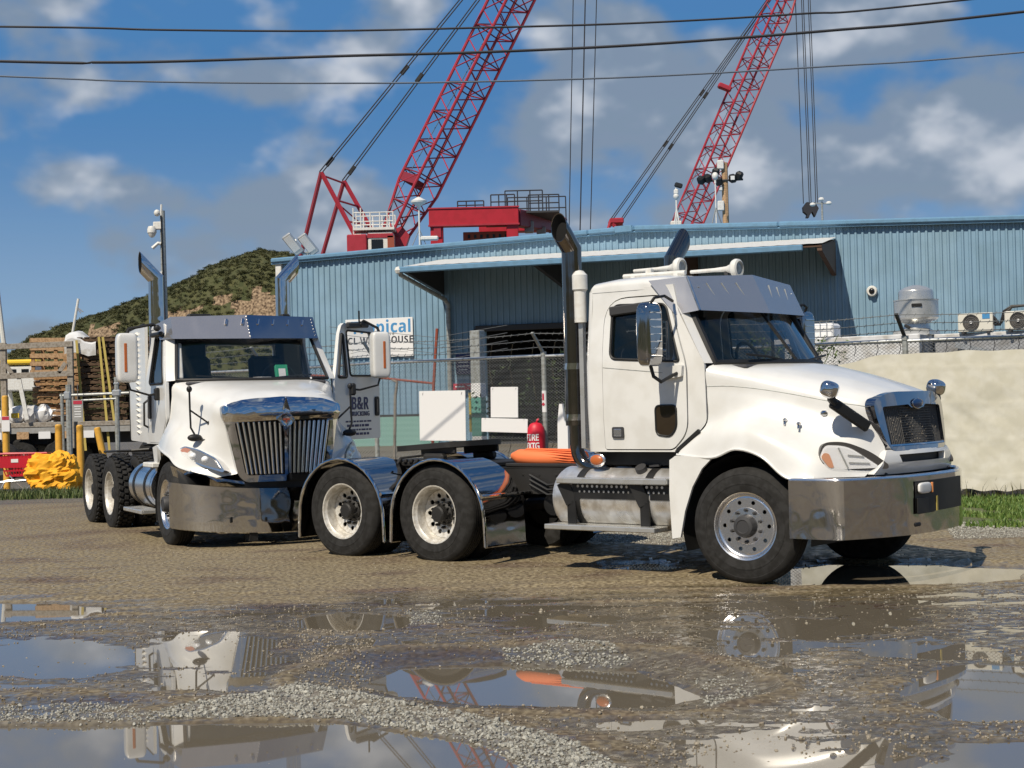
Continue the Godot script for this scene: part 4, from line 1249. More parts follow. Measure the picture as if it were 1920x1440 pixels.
# ---- cranes and what stands behind the warehouse ---------------------------------------------------
var rod_mesh: ArrayMesh
func rod(nm: String, a: Vector3, b: Vector3, r: float, mt: String, parent: Node3D) -> MeshInstance3D:
	if rod_mesh == null:
		rod_mesh = MB.new().tube([Vector3(0, -0.5, 0), Vector3(0, 0.5, 0)], 1.0, 6).done(60.0)
	var o := obj(nm, rod_mesh, mt, parent)
	var d := b - a
	var y := d.normalized()
	var x := y.cross(Vector3.BACK if absf(y.z) < 0.9 else Vector3.RIGHT).normalized()
	o.transform = Transform3D(Basis(x * r, d, x.cross(y) * r), (a + b) * 0.5)
	return o
func boom(t: Node3D, foot: Vector3, dir: Vector3, length: float, R: float, turn: float, panel: float, taper: float) -> void:
	var d := dir.normalized()
	var e1 := d.cross(Vector3.BACK).normalized()
	var e2 := Vector3.BACK
	var corner := func(k: int, s: float) -> Vector3:
		var a := deg_to_rad(turn + 90.0 * k)
		var w := R * clampf(lerpf(0.28, 1.0, s / taper), 0.28, 1.0)
		if s > length - taper: w = R * lerpf(0.35, 1.0, (length - s) / taper)
		return foot + d * s + (e1 * cos(a) + e2 * sin(a)) * w
	for k in 4:
		var m := MB.new()
		var pts := []
		for s in [0.0, taper, length - taper, length]: pts.append(corner.call(k, s))
		m.tube(pts, 0.075, 7)
		obj("boom_chord", m, "crane_red", t)
	var s := 0.5
	var i := 0
	while s + panel < length:
		for k in 4:
			var a: Vector3 = corner.call(k, s if i % 2 == 0 else s + panel)
			var b: Vector3 = corner.call((k + 1) % 4, s + panel if i % 2 == 0 else s)
			rod("boom_brace", a, b, 0.032, "crane_red", t)
			if i % 2 == 0: rod("boom_crossbar", corner.call(k, s), corner.call((k + 1) % 4, s), 0.036, "crane_dark", t)
		s += panel
		i += 1
	for q in [taper]:
		var m := MB.new()
		var ring := PackedVector3Array(); var ring2 := PackedVector3Array()
		for k in 4:
			ring.append(corner.call(k, q)); ring2.append(corner.call(k, q + 0.42))
		m.quad(ring[1], ring[2], ring2[2], ring2[1]); m.quad(ring[2], ring[3], ring2[3], ring2[2])
		obj("boom_splice_plate", m, "crane_dark", t, 0.0)
func cranes() -> void:
	var t := thing("lattice_crane", "nearer red lattice boom crane with a white railed cab roof, left of the two", "crane", Vector3(-11.2, -1.008, -120), 0.0, "red lattice cranes behind the warehouse")
	t.scale = Vector3.ONE * 1.6
	var o := Vector3(-7.0, 0, -75)
	boom(t, Vector3(-6.45, 8.0, -75) - o, Vector3(0.466, 0.885, 0.0), 23.0, 1.03, 5.5, 0.78, 4.6)
	var g0 := Vector3(-8.87, 12.81, -74.2) - o; var g1 := Vector3(-7.98, 12.63, -76.0) - o
	for q in [[g0, Vector3(-10.6, 6.4, -74.2) - o, 0.11], [g1, Vector3(-9.95, 6.4, -76.0) - o, 0.11], [g0, Vector3(-6.95, 9.0, -74.2) - o, 0.12], [g1, Vector3(-6.05, 9.0, -76.0) - o, 0.12]]:
		rod("gantry_leg", q[0], q[1], q[2], "crane_red" if q[2] > 0.115 else "crane_dark", t)
	for f in [0.04, 0.35, 0.62, 0.85]:
		rod("gantry_crossbar", g0.lerp(Vector3(-6.95, 9.0, -74.2) - o, f), g1.lerp(Vector3(-6.05, 9.0, -76.0) - o, f), 0.05, "crane_red", t)
	rod("gantry_crossbar", g0.lerp(Vector3(-6.95, 9.0, -74.2) - o, 0.4), g1.lerp(Vector3(-6.05, 9.0, -76.0) - o, 0.75), 0.04, "crane_dark", t)
	var tip := Vector3(-6.45, 8.0, -75) - o + Vector3(0.466, 0.885, 0).normalized() * 23.0
	for q in [[g0, 0.0], [g1, 0.0]]:
		for s in [-0.07, 0.09]:
			var a: Vector3 = q[0] + Vector3(s, 0.02, 0.1)
			rod("pendant_line", a, tip + Vector3(s - 0.2, -0.3, (0.7 if q[0] == g0 else -0.7)), 0.032, "cable", t)
		var m := MB.new()
		for f in [0.02, 0.30]: m.bar(q[0].lerp(tip, f), q[0].lerp(tip, f + 0.025), 0.2, 0.16)
		obj("pendant_link", m, "black", t)
	rod("boom_hoist_line", Vector3(-6.95, 9.0, -75) - o, tip + Vector3(-1.6, -3.2, 0), 0.022, "cable_light", t)
	for x in [-0.62, 0.0, 0.58]:
		rod("hoist_line", tip + Vector3(0.1 + x, 0.2, 0.0), Vector3(3.1 + x * 0.8, 2.0, -75) - o, 0.035 if x == 0.0 else 0.026, "cable", t)
	obj("hook_block", MB.new().box(Vector3(3.1, 1.4, -75) - o, Vector3(1.3, 1.4, 0.5), 0.15), "crane_red", t)
	# machine house, cab with white railings, tracks
	obj("machine_house", MB.new().box(Vector3(-6.75, 6.6, -75.4) - o, Vector3(1.5, 5.4, 3.0), 0.06).box(Vector3(-8.6, 5.0, -75.6) - o, Vector3(4.4, 3.0, 2.9), 0.08), "crane_red", t)
	var cab := obj("cab", MB.new().box(Vector3(-6.05, 9.32, -74.0) - o, Vector3(1.2, 0.95, 1.4), 0.05), "white_plain", t)
	obj("red_panel", MB.new().box(Vector3(-7.15, 9.15, -73.8) - o, Vector3(0.95, 1.1, 1.2), 0.05).box(Vector3(-6.05, 9.62, -73.28) - o, Vector3(1.22, 0.2, 0.04)), "crane_red", cab)
	obj("window", MB.new().box(Vector3(-6.2, 9.2, -73.28) - o, Vector3(0.55, 0.5, 0.03), 0.01), "black_gloss", cab)
	obj("dark_side", MB.new().box(Vector3(-5.55, 9.15, -73.28) - o, Vector3(0.32, 0.9, 0.04)), "rust_red", cab)
	var dk := obj("platform", MB.new().box(Vector3(-6.35, 9.95, -74.0) - o, Vector3(1.95, 0.12, 1.6)), "white_plain", t)
	for x in [-7.3, -6.95, -6.5, -6.05, -5.7, -5.42]:
		for z in [-73.3, -74.7]: rod("railing_post", Vector3(x, 9.9 - (1.0 if x == -7.3 else 0.0), z) - o, Vector3(x, 10.95 if x < -6.9 else 10.75, z) - o, 0.035, "white_plain", dk)
	for y in [10.3, 10.72]:
		for z in [-73.3, -74.7]: rod("railing_bar", Vector3(-7.3, y, z) - o, Vector3(-5.42, y, z) - o, 0.03, "white_plain", dk)
	for y in [9.3, 9.7, 10.1]: rod("ladder_rung", Vector3(-7.3, y, -73.3) - o, Vector3(-6.95, y, -73.3) - o, 0.025, "white_plain", dk)
	obj("boom_foot", MB.new().prism(PackedVector2Array([Vector2(-5.9, 8.0), Vector2(-5.3, 8.2), Vector2(-4.75, 9.75), Vector2(-5.1, 10.2), Vector2(-5.6, 10.0)]), Transform3D(Basis.IDENTITY, -o), -75.4, -74.6), "crane_red", t)
	for z in [-73.0, -77.5]:
		obj("track", MB.new().box(Vector3(-7.6, 0.9, z) - o, Vector3(7.5, 1.5, 1.0), 0.5), "dark_plastic", t)
	obj("track_frame", MB.new().box(Vector3(-7.6, 1.2, -75.25) - o, Vector3(3.0, 0.9, 4.2)).box(Vector3(-7.4, 2.6, -75.25) - o, Vector3(2.2, 2.4, 2.2)), "dark_plastic", t)

	o = Vector3(11.0, 0, -100)
	t = thing("lattice_crane", "farther red lattice boom crane with a hook block on long ropes, right of the two", "crane", Vector3(16.5, -0.84, -150), 0.0, "red lattice cranes behind the warehouse")
	t.scale = Vector3.ONE * 1.5
	var foot := Vector3(8.9, 7.0, -100) - o
	var dir := Vector3(6.4, 14.04, 0).normalized()
	boom(t, foot, dir, 25.5, 0.98, 20.0, 0.78, 4.5)
	tip = foot + dir * 25.5
	for q in [[Vector3(6.62, 13.1, -99.2) - o, 0.7], [Vector3(7.27, 13.1, -100.9) - o, -0.7]]:
		for s in [-0.06, 0.09]: rod("pendant_line", q[0] + Vector3(s, 0, 0.1), tip + Vector3(s - 0.2, -0.2, q[1]), 0.036, "cable", t)
		var m := MB.new()
		for f in [0.27, 0.46]: m.bar(q[0].lerp(tip, f), q[0].lerp(tip, f + 0.02), 0.24, 0.2)
		obj("pendant_link", m, "black", t)
		rod("gantry_leg", q[0], q[0] + Vector3(-3.2, -9.0, 0), 0.13, "crane_red", t)
		rod("gantry_leg", q[0], q[0] + Vector3(2.6, -6.5, 0), 0.13, "crane_red", t)
	obj("gantry_head", MB.new().box(Vector3(6.95, 13.0, -100.0) - o, Vector3(0.9, 0.35, 1.9), 0.06), "crane_red", t)
	rod("boom_hoist_line", Vector3(10.0, 12.0, -100) - o, tip + Vector3(-1.5, -3.6, 0), 0.028, "cable_light", t)
	for x in [-0.3, 0.16, 0.6]:
		for s in ([0.0] if x == -0.3 else [-0.06, 0.06]):
			rod("hoist_line", Vector3(19.15 + x + s, tip.y + 0.4, -100) - Vector3(o.x, 0, o.z), Vector3(19.35 + x * 0.95 + s, 13.9, -100) - o, 0.028, "cable", t)
	rod("jib_head", tip, Vector3(19.6 - o.x, tip.y + 0.45, 0), 0.22, "crane_red", t)
	obj("hook_block", MB.new().prism(PackedVector2Array([Vector2(-0.45, 0.3), Vector2(-0.2, 0.62), Vector2(0.12, 0.55), Vector2(0.3, 0.6), Vector2(0.55, 0.2), Vector2(0.3, -0.35), Vector2(0.12, 0.0), Vector2(-0.05, -0.25), Vector2(-0.1, -0.4), Vector2(-0.25, -0.38), Vector2(-0.2, -0.2), Vector2(-0.42, 0.0)]), Transform3D(Basis.IDENTITY, Vector3(19.45, 13.35, -100) - o), -0.25, 0.25), "cable", t)
	obj("boom_walkway_box", MB.new().box(Vector3(14.1, 21.4, -99.4) - o, Vector3(0.9, 0.35, 0.5), 0.08, Basis(Vector3.BACK, -0.4)), "crane_red", t)
	obj("machine_house", MB.new().box(Vector3(8.2, 5.2, -100) - o, Vector3(5.2, 3.6, 3.2), 0.08), "crane_red", t)
	obj("cab", MB.new().box(Vector3(10.7, 12.4, -99.0) - o, Vector3(0.7, 0.9, 0.6), 0.05).bar(Vector3(10.7, 12.2, -99.0) - o, Vector3(9.4, 6.0, -99.0) - o, 0.3, 0.3), "white_plain", t)
	for z in [-97.6, -102.4]: obj("track", MB.new().box(Vector3(8.4, 0.9, z) - o, Vector3(7.5, 1.5, 1.0), 0.5), "dark_plastic", t)
	obj("track_frame", MB.new().box(Vector3(8.4, 1.6, -100) - o, Vector3(3.0, 3.6, 4.2)), "dark_plastic", t)

	# red portal carrier with railed top
	o = Vector3(-1.2, 0, -66)
	t = thing("portal_carrier", "red steel portal frame with a railed top deck between the two cranes", "crane", Vector3(-1.92, -1.008, -105.6))
	t.scale = Vector3.ONE * 1.6
	obj("front_beam", MB.new().box(Vector3(-1.42, 9.38, -65.0) - o, Vector3(3.75, 0.72, 0.8), 0.03), "gantry_red", t)
	obj("beam_lip", MB.new().box(Vector3(-1.42, 9.03, -64.6) - o, Vector3(3.8, 0.07, 0.14)).box(Vector3(-1.42, 9.75, -64.62) - o, Vector3(3.8, 0.06, 0.12)), "crane_red", t)
	var a := Vector3(0.3, 9.35, -65.2) - o; var b := Vector3(2.5, 9.85, -71.5) - o
	obj("side_beam", MB.new().bar(a, b - Vector3(0, 0.2, 0), 0.5, 0.7, Vector3.UP, 0.03), "crane_dark", t)
	obj("far_beam", MB.new().box(Vector3(0.65, 9.75, -71.8) - o, Vector3(4.0, 0.6, 0.8), 0.03), "gantry_red", t)
	for q in [[-2.98, -65.0, 0.52], [0.18, -65.0, 0.5], [2.35, -71.8, 0.5], [-1.2, -71.8, 0.5]]:
		obj("leg", MB.new().box(Vector3(q[0], 4.7, q[1]) - o, Vector3(q[2], 8.9, 0.7), 0.03), "gantry_red", t)
		obj("wheel_box", MB.new().box(Vector3(q[0], 0.6, q[1]) - o, Vector3(1.4, 1.2, 0.6), 0.1), "dark_plastic", t)
	obj("leg_plate", MB.new().box(Vector3(-2.95, 8.8, -64.62) - o, Vector3(0.3, 0.5, 0.06)), "crane_red", t)
	obj("spreader", MB.new().box(Vector3(-0.75, 8.62, -66.2) - o, Vector3(2.3, 0.36, 2.0), 0.02), "rust_red", t)
	for k in 8: obj("spreader_slot", MB.new().box(Vector3(-1.65 + k * 0.26, 8.6, -65.18) - o, Vector3(0.1, 0.14, 0.05)), "black", t)
	obj("deck", MB.new().box(Vector3(0.6, 9.66, -68.4) - o, Vector3(3.2, 0.08, 5.2)), "dark_plastic", t)
	for q in [[-2.1, -65.2, 9.75, 10.1, -1.0], [-0.7, -65.3, 9.75, 10.35, 0.3], [-0.1, -66.4, 9.75, 10.65, 1.5], [0.9, -66.4, 9.75, 10.45, 2.2], [0.0, -69.4, 9.75, 10.75, 2.6]]:
		for y in [q[3], (q[2] + q[3]) * 0.5]: rod("railing_bar", Vector3(q[0], y, q[1]) - o, Vector3(q[4], y, q[1]) - o, 0.03, "cable", t)
		for k in 4: rod("railing_post", Vector3(lerpf(q[0], q[4], k / 3.0), q[2], q[1]) - o, Vector3(lerpf(q[0], q[4], k / 3.0), q[3], q[1]) - o, 0.03, "cable", t)
	for k in 3: obj("machinery", MB.new().box(Vector3(0.9 + k * 0.55, 9.1 - 0.1 * k, -66.6 - k * 1.5) - o, Vector3(0.4, 0.5, 0.5), 0.04), "grey_paint", t)
	obj("lettering_panel", MB.new().bar(a.lerp(b, 0.35) + Vector3(-0.05, 0.1, 0.26), a.lerp(b, 0.72) + Vector3(-0.05, 0.0, 0.26), 0.02, 0.14), "wood_grey", t)

func roof_mast(nm: String, label: String, u: float, w0: float, w1: float, depth: float, r: float, mt: String) -> Node3D:
	var p := at(u, w1, depth)
	var top := at(u, w0, depth).y
	var t := thing(nm, label, "mast", Vector3(p.x * 1.6, -1.008, p.z * 1.6))
	t.scale = Vector3.ONE * 1.6
	obj("pole", MB.new().tube([Vector3(0, p.y - 2.6, 0), Vector3(0, top, 0)], r, 8), mt, t)
	return t
func masts() -> void:
	var t := roof_mast("harbour_lamp", "white cone shaped lamp on a thin stayed mast left of the red portal", 787, 380, 455, 44, 0.025, "white_plain")
	var y := at(787, 380, 44).y
	obj("lamp_shade", MB.new().lathe([Vector2(0, 0.12), Vector2(0.06, 0.1), Vector2(0.23, 0.0), Vector2(0.22, -0.05), Vector2(0.08, -0.13), Vector2(0.03, -0.2), Vector2(0, -0.2)], Transform3D(Basis.IDENTITY, Vector3(0, y + 0.05, 0)), 20), "white_plain", t)
	for q in [[-0.5, 0.2], [0.45, 0.1], [0.1, -0.5]]: rod("stay", Vector3(0, y - 0.75, 0), Vector3(q[0], y - 1.9, q[1]), 0.012, "wire", t)
	obj("spotlight", MB.new().box(Vector3(0.28, y - 1.02, 0), Vector3(0.5, 0.12, 0.2), 0.03), "white_plain", t)
	t = roof_mast("floodlight_pole", "wooden pole with a crossarm of black floodlights in front of the farther crane", 1361, 305, 415, 48, 0.10, "wood_pale")
	y = at(1361, 335, 48).y
	rod("crossarm", Vector3(-0.75, y - 0.08, 0.1), Vector3(0.55, y - 0.05, 0.1), 0.035, "dark_plastic", t)
	for q in [[-0.55, 0.0, 0.5], [-0.3, 0.18, -0.3], [-0.22, -0.1, 0.2], [0.22, -0.02, 0.2], [0.42, 0.06, -0.5], [-0.75, -0.05, 0.7]]:
		obj("floodlight", MB.new().box(Vector3(q[0], y + q[1], 0.16), Vector3(0.22, 0.26, 0.22), 0.05, Basis.from_euler(Vector3(0.3, q[2], q[2]))), "black", t)
	obj("floodlight_glass", MB.new().box(Vector3(0.2, y - 0.02, 0.3), Vector3(0.12, 0.12, 0.02)), "lamp_glass", t)
	for q in [[-0.14, 0.42, 0.2, 0.28], [-0.16, -0.85, 0.2, 0.3], [-0.15, -0.32, 0.1, 0.14]]: obj("junction_box", MB.new().box(Vector3(q[0], y + q[1], 0.1), Vector3(q[2], q[3], 0.16), 0.02), "white_plain", t)
	t = roof_mast("beacon_mast", "thin stayed mast with a white bulb left of the wooden floodlight pole", 1343, 335, 415, 47, 0.02, "white_plain")
	y = at(1343, 330, 47).y
	obj("bulb", MB.new().ball(Vector3(0, y, 0), Vector3(0.1, 0.12, 0.1), 12).tube([Vector3(0, y - 0.22, 0), Vector3(0, y - 0.1, 0)], 0.03, 8), "white_plain", t)
	for x in [-0.2, 0.22]: rod("stay", Vector3(0, y - 0.95, 0), Vector3(x, y - 1.7, 0.1), 0.018, "wire", t)
	t = roof_mast("camera_mast", "short mast with white and black cameras at the foot of the farther crane boom", 1269, 352, 415, 47, 0.025, "white_plain")
	y = at(1269, 360, 47).y
	obj("camera_housing", MB.new().box(Vector3(0, y, 0), Vector3(0.14, 0.16, 0.14), 0.03).ball(Vector3(0.0, y - 0.13, 0), Vector3(0.09, 0.1, 0.09), 10), "white_plain", t)
	obj("floodlight", MB.new().box(Vector3(0.08, y + 0.2, 0), Vector3(0.24, 0.14, 0.15), 0.03, Basis(Vector3.BACK, -0.3)), "black", t)
	for x in [-0.16, 0.16]: rod("stay", Vector3(0, y - 0.5, 0), Vector3(x, y - 1.5, 0.1), 0.02, "white_plain", t)
	t = roof_mast("lamp_cluster_mast", "small mast with three white lamps right of the hanging hook block", 1542, 378, 410, 46, 0.03, "pipe_grey")
	y = at(1542, 380, 46).y
	rod("crossarm", Vector3(-0.2, y - 0.02, 0), Vector3(0.22, y - 0.03, 0), 0.02, "pipe_grey", t)
	for q in [[-0.02, 0.1], [0.2, -0.02], [-0.28, -0.05]]: obj("lamp_head", MB.new().ball(Vector3(q[0], y + q[1], 0.02), Vector3(0.09, 0.06, 0.08), 10), "white_plain", t)
	# steel pole with cameras behind the left truck
	var p := at(309, 600, 44)
	t = thing("camera_pole", "tall steel pole with white surveillance cameras behind the left truck", "pole", Vector3(p.x, 0, p.z))
	y = at(309, 385, 44).y
	obj("pole", MB.new().tube([Vector3(0, 0, 0), Vector3(0, y - 0.15, 0)], [0.12, 0.07], 10), "pipe_grey", t)
	obj("antenna", MB.new().tube([Vector3(-0.03, y - 0.3, 0.05), Vector3(-0.01, y + 0.02, 0.05)], 0.03, 6), "white_plain", t)
	obj("camera_ball", MB.new().ball(Vector3(-0.14, y - 0.22, 0.06), Vector3(0.09, 0.1, 0.09), 12), "white_plain", t)
	obj("bracket_box", MB.new().box(Vector3(-0.13, y - 0.58, 0.05), Vector3(0.24, 0.22, 0.14), 0.02), "white_plain", t)
	obj("dome_camera", MB.new().lathe([Vector2(0, 0.16), Vector2(0.1, 0.14), Vector2(0.13, 0.06), Vector2(0.13, -0.04), Vector2(0.11, -0.06), Vector2(0.1, -0.1), Vector2(0.06, -0.16), Vector2(0, -0.18)], Transform3D(Basis.IDENTITY, Vector3(-0.29, y - 0.74, 0.08)), 18), "white_plain", t)
	obj("bullet_camera", MB.new().tube([Vector3(-0.05, y - 1.1, 0.08), Vector3(-0.12, y - 1.08, 0.1), Vector3(-0.28, y - 1.22, 0.12)], 0.05, 8), "white_plain", t)
	obj("junction_box", MB.new().box(Vector3(-0.12, y - 1.98, 0.06), Vector3(0.2, 0.18, 0.1), 0.01), "white_plain", t)
	obj("conduit", MB.new().tube([Vector3(0.04, 3.0, 0.1), Vector3(-0.02, y - 0.3, 0.1)], 0.02, 6), "black", t)
	# boats' masts and a boat cabin far left
	p = at(20, 655, 70)
	t = thing("boat_mast", "thick white leaning mast at the left edge above the rack", "mast", Vector3(p.x, 0, p.z))
	obj("spar", MB.new().tube([Vector3(0.12, 0.5, 0), at(-8, 520, 70) - Vector3(p.x, 0, p.z)], 0.11, 8), "white_plain", t)
	p = at(124, 650, 70)
	t = thing("boat_mast", "thin white leaning mast with a small spreader above the pallets", "mast", Vector3(p.x, 0, p.z))
	var q0 := at(147, 560, 70) - Vector3(p.x, 0, p.z)
	obj("spar", MB.new().tube([Vector3(-0.6, 0.5, 0), q0], 0.06, 8), "white_plain", t)
	rod("spreader", q0 + Vector3(-0.1, -0.35, 0), q0 + Vector3(0.2, -0.6, 0), 0.03, "galvanised", t)
	rod("spreader", q0 + Vector3(-0.05, -0.45, 0), q0 + Vector3(0.1, -0.65, 0), 0.03, "galvanised", t)
	p = at(40, 720, 70)
	t = thing("boat", "white boat cabin with a yellow roof seen through the rack", "boat", Vector3(p.x, 0, p.z))
	obj("roof", MB.new().box(Vector3(0.0, at(40, 680, 70).y, 0), Vector3(1.9, 0.24, 1.6), 0.08), "boat_yellow", t)
	obj("cabin", MB.new().box(Vector3(0.1, at(40, 710, 70).y, 0), Vector3(1.5, 1.1, 1.4), 0.05), "white_plain", t)
	for k in 2: obj("window", MB.new().box(Vector3(-0.15 + k * 0.55, at(40, 700, 70).y, 0.71), Vector3(0.32, 0.34, 0.02)), "black_gloss", t)
	obj("hull", MB.new().box(Vector3(-0.3, 1.2, 0), Vector3(4.6, 1.2, 1.8), 0.3), "white_plain", t)

func cables() -> void:
	var W := [[[[-1400, 40], [0, 50], [300, 56], [600, 58], [900, 52], [1200, 43], [1500, 26], [1790, 2], [3300, -170]], 0.017, "cable", "topmost overhead wire across the sky", 24.0], [[[-1400, 80], [0, 115], [180, 117], [330, 115], [640, 105], [900, 98], [1200, 84], [1560, 57], [1920, 22], [3300, -140]], 0.022, "cable", "thickest overhead wire, middle one of the three across the sky", 23.0], [[[-1400, 92], [0, 143], [200, 151], [400, 155], [640, 156], [860, 154], [1200, 144], [1560, 124], [1920, 98], [3300, -30]], 0.016, "cable_light", "faint lowest overhead wire of the three across the sky", 27.0]]
	for q in W:
		var pts := []
		for k in q[0]: pts.append(at(k[0], k[1], q[4]))
		var fine := []
		for k in 61: fine.append(cat(pts, k / 60.0))
		tag(obj("overhead_wire", MB.new().tube(fine, q[1], 6), q[2]), q[3], "wire", "overhead wires")

# ---- the left side: pallets, bollards, cart ----------------------------------------------------------
func pallet(kind: String) -> Node3D:
	var t := thing("pallet", "", "pallet")
	for k in 7: obj("deck_board", MB.new().box(Vector3(-0.53 + k * 0.177, 0.13, 0), Vector3(0.12, 0.022, 1.0)), kind, t)
	for z in [-0.45, 0.0, 0.45]: obj("stringer", MB.new().box(Vector3(0, 0.07, z), Vector3(1.18, 0.09, 0.06)), kind, t)
	for x in [-0.5, 0.0, 0.5]: obj("bottom_board", MB.new().box(Vector3(x, 0.012, 0), Vector3(0.12, 0.022, 1.0)), kind, t)
	return t
func left_yard() -> void:
	rng.seed = 5
	var base := Vector3(-11.72, 1.43, -40.4)
	var nth := ["lowest", "second lowest", "third", "fourth", "fifth", "sixth", "seventh", "eighth", "ninth", "tenth", "eleventh", "twelfth", "thirteenth", "fourteenth", "fifteenth", "sixteenth", "seventeenth", "topmost"]
	var p0 := pallet("wood_light")
	for k in 8:
		var lab: String = "%s pale wooden pallet of the stack under the slatted crate" % ("top" if k == 7 else nth[k])
		var pos := base + Vector3(rng.randf_range(-0.05, 0.05), 0.152 * k, rng.randf_range(-0.05, 0.05))
		var a := rng.randf_range(-3, 3)
		if k == 0:
			p0.position = pos; p0.rotation.y = deg_to_rad(a); tag(p0, lab, "", "pallets on the trailer")
		else: copy(p0, lab, pos, a, "pallets on the trailer")
	var c := thing("crate", "open slatted wooden crate on top of the pale pallets", "crate", base + Vector3(0, 8 * 0.152 + 0.01, 0), 2.0)
	for sx in [-0.58, 0.0, 0.58]:
		for z in [-0.48, 0.48]: obj("post", MB.new().box(Vector3(sx, 0.46, z), Vector3(0.09, 0.92, 0.05)), "wood_light", c)
	for y in [0.06, 0.27, 0.47, 0.68, 0.87]:
		for z in [-0.52, 0.52]: obj("slat", MB.new().box(Vector3(0, y, z), Vector3(1.26, 0.10 + 0.03 * rng.randf(), 0.022), 0, Basis(Vector3.BACK, rng.randf_range(-0.015, 0.015))), "wood_pale", c)
		for x in [-0.64, 0.64]: obj("slat", MB.new().box(Vector3(x, y, 0), Vector3(0.022, 0.1, 1.06)), "wood_light", c)
	for k in 6: obj("floor_board", MB.new().box(Vector3(-0.5 + k * 0.2, 0.01, 0), Vector3(0.15, 0.02, 1.0)), "wood_light", c)
	var d0 := pallet("wood_dark")
	var nd := 0
	for s in [[Vector3(-10.42, 1.43, -40.0), 14, "left"], [Vector3(-9.15, 1.43, -40.2), 14, "right"]]:
		for k in s[1]:
			var lab: String = "%s dark weathered pallet of the %s dark stack behind the left truck" % (["top" if k == 13 else nth[k], s[2]])
			var pos: Vector3 = s[0] + Vector3(rng.randf_range(-0.06, 0.06), 0.153 * k, rng.randf_range(-0.06, 0.06))
			var a := rng.randf_range(-4, 4)
			if nd == 0:
				d0.position = pos; d0.rotation.y = deg_to_rad(a); tag(d0, lab, "", "dark pallets on the trailer")
			else: copy(d0, lab, pos, a, "dark pallets on the trailer")
			nd += 1
	var s := thing("lashing_straps", "yellow lashing straps hanging over the dark pallet stacks", "straps", Vector3(-10.3, 1.43, -39.3))
	for q in [[-0.72, 2.05, -0.5], [-0.15, 2.12, 0.1], [-0.05, 2.12, 0.32]]:
		obj("strap", MB.new().bar(Vector3(q[0], q[1], -0.1), Vector3(q[2], -0.75, 0.06), 0.012, 0.06), "strap_yellow", s)
	s = thing("plastic_wrap", "torn grey plastic wrap lying over the pallets", "plastic wrap", Vector3(-10.9, 3.6, -39.8))
	var wr := MB.new()
	var rows := []
	for j in 7:
		var r := PackedVector3Array()
		for i in 9: r.append(Vector3(-0.45 + i * 0.1, 0.14 * sin(i * 0.7) * (1.0 - j * 0.1) - maxf(0.0, j - 3) * 0.16 + rng.randf() * 0.03, -0.3 + minf(j, 4) * 0.16))
		rows.append(r)
	obj("sheet", wr.grid(rows), "white_block", s)
	# the flatbed under them
	var t := thing("flatbed_trailer", "low grey flatbed trailer carrying the wooden pallets", "trailer", Vector3(-11.2, 0, -40.3))
	obj("deck", MB.new().box(Vector3(0.4, 1.36, 0), Vector3(5.6, 0.12, 2.3), 0.01), "wood_grey", t)
	obj("side_rail", MB.new().box(Vector3(0.4, 1.22, 1.1), Vector3(5.6, 0.14, 0.08)).box(Vector3(0.4, 1.22, -1.1), Vector3(5.6, 0.14, 0.08)), "grey_paint", t)
	for k in 5: obj("number_plate", MB.new().box(Vector3(-1.7 + k * 0.55, 1.1, 1.16), Vector3(0.3, 0.18, 0.02)), "wood_pale" if k % 2 else "board_white", t)
	obj("chassis", MB.new().box(Vector3(0.2, 1.0, 0), Vector3(5.0, 0.28, 1.0)), "dark_plastic", t)
	for x in [-1.3, -0.2, 2.2]:
		for z in [-0.95, 0.95]:
			var w := obj("wheel", MB.new().lathe([Vector2(0.3, 0.16), Vector2(0.45, 0.16), Vector2(0.5, 0.1), Vector2(0.5, -0.1), Vector2(0.45, -0.16), Vector2(0.2, -0.16)], Transform3D(Basis(Vector3.RIGHT, PI / 2), Vector3(x, 0.5, z)), 24), "rubber", t)
			obj("rim", MB.new().lathe([Vector2(0, 0.06), Vector2(0.18, 0.06), Vector2(0.26, 0.0), Vector2(0.31, 0.15)], Transform3D(Basis(Vector3.RIGHT, PI / 2), Vector3(x, 0.5, z)), 20), "grey_paint", w)
	# grey rack
	t = thing("rack_frame", "weathered grey timber rack frame in front of the pale pallets", "rack", Vector3(-12.0, 0, -39.1))
	for x in [-0.78, 0.9]: obj("upright", MB.new().box(Vector3(x, 2.1, 0), Vector3(0.15, 2.7, 0.12), 0.01), "wood_grey", t)
	for q in [[3.36, 0.14], [2.62, 0.14]]: obj("rail", MB.new().box(Vector3(0.06, q[0], 0.075), Vector3(1.86, q[1], 0.04), 0.005, Basis(Vector3.BACK, 0.02)), "wood_grey", t)
	for x in [-0.7, 0.8]: obj("corner_brace", MB.new().bar(Vector3(x, 2.9, 0.08), Vector3(x * 0.78, 2.66, 0.08), 0.03, 0.1), "wood_grey", t)
	obj("brace", MB.new().bar(Vector3(-0.4, 2.6, 0.05), Vector3(-0.2, 1.5, 0.05), 0.05, 0.1), "white_plain", t)
	for k in 3:
		var bx := thing("sack", ["white sack with a yellow label beside the crates on the trailer", "crumpled clear plastic sack beside the pale pallets", "flat white sack leaning at the left end of the trailer"][k], "sack", Vector3(-12.6 + k * 0.33, 1.43, -39.55))
		var sm := MB.new().ball(Vector3(0, 0.2, 0), Vector3(0.22, 0.24, 0.18), 14)
		for i in sm.v.size(): sm.v[i] += Vector3(1, 0.6, 1) * gn.get_noise_3d(sm.v[i].x * 3.0 + k, sm.v[i].y * 3.0, sm.v[i].z * 3.0) * 0.1
		obj("bag", sm, "board_white" if k != 1 else "white_block", bx)
		if k == 0: obj("label_patch", MB.new().box(Vector3(0, 0.18, 0.2), Vector3(0.2, 0.12, 0.02)), "boat_yellow", bx)
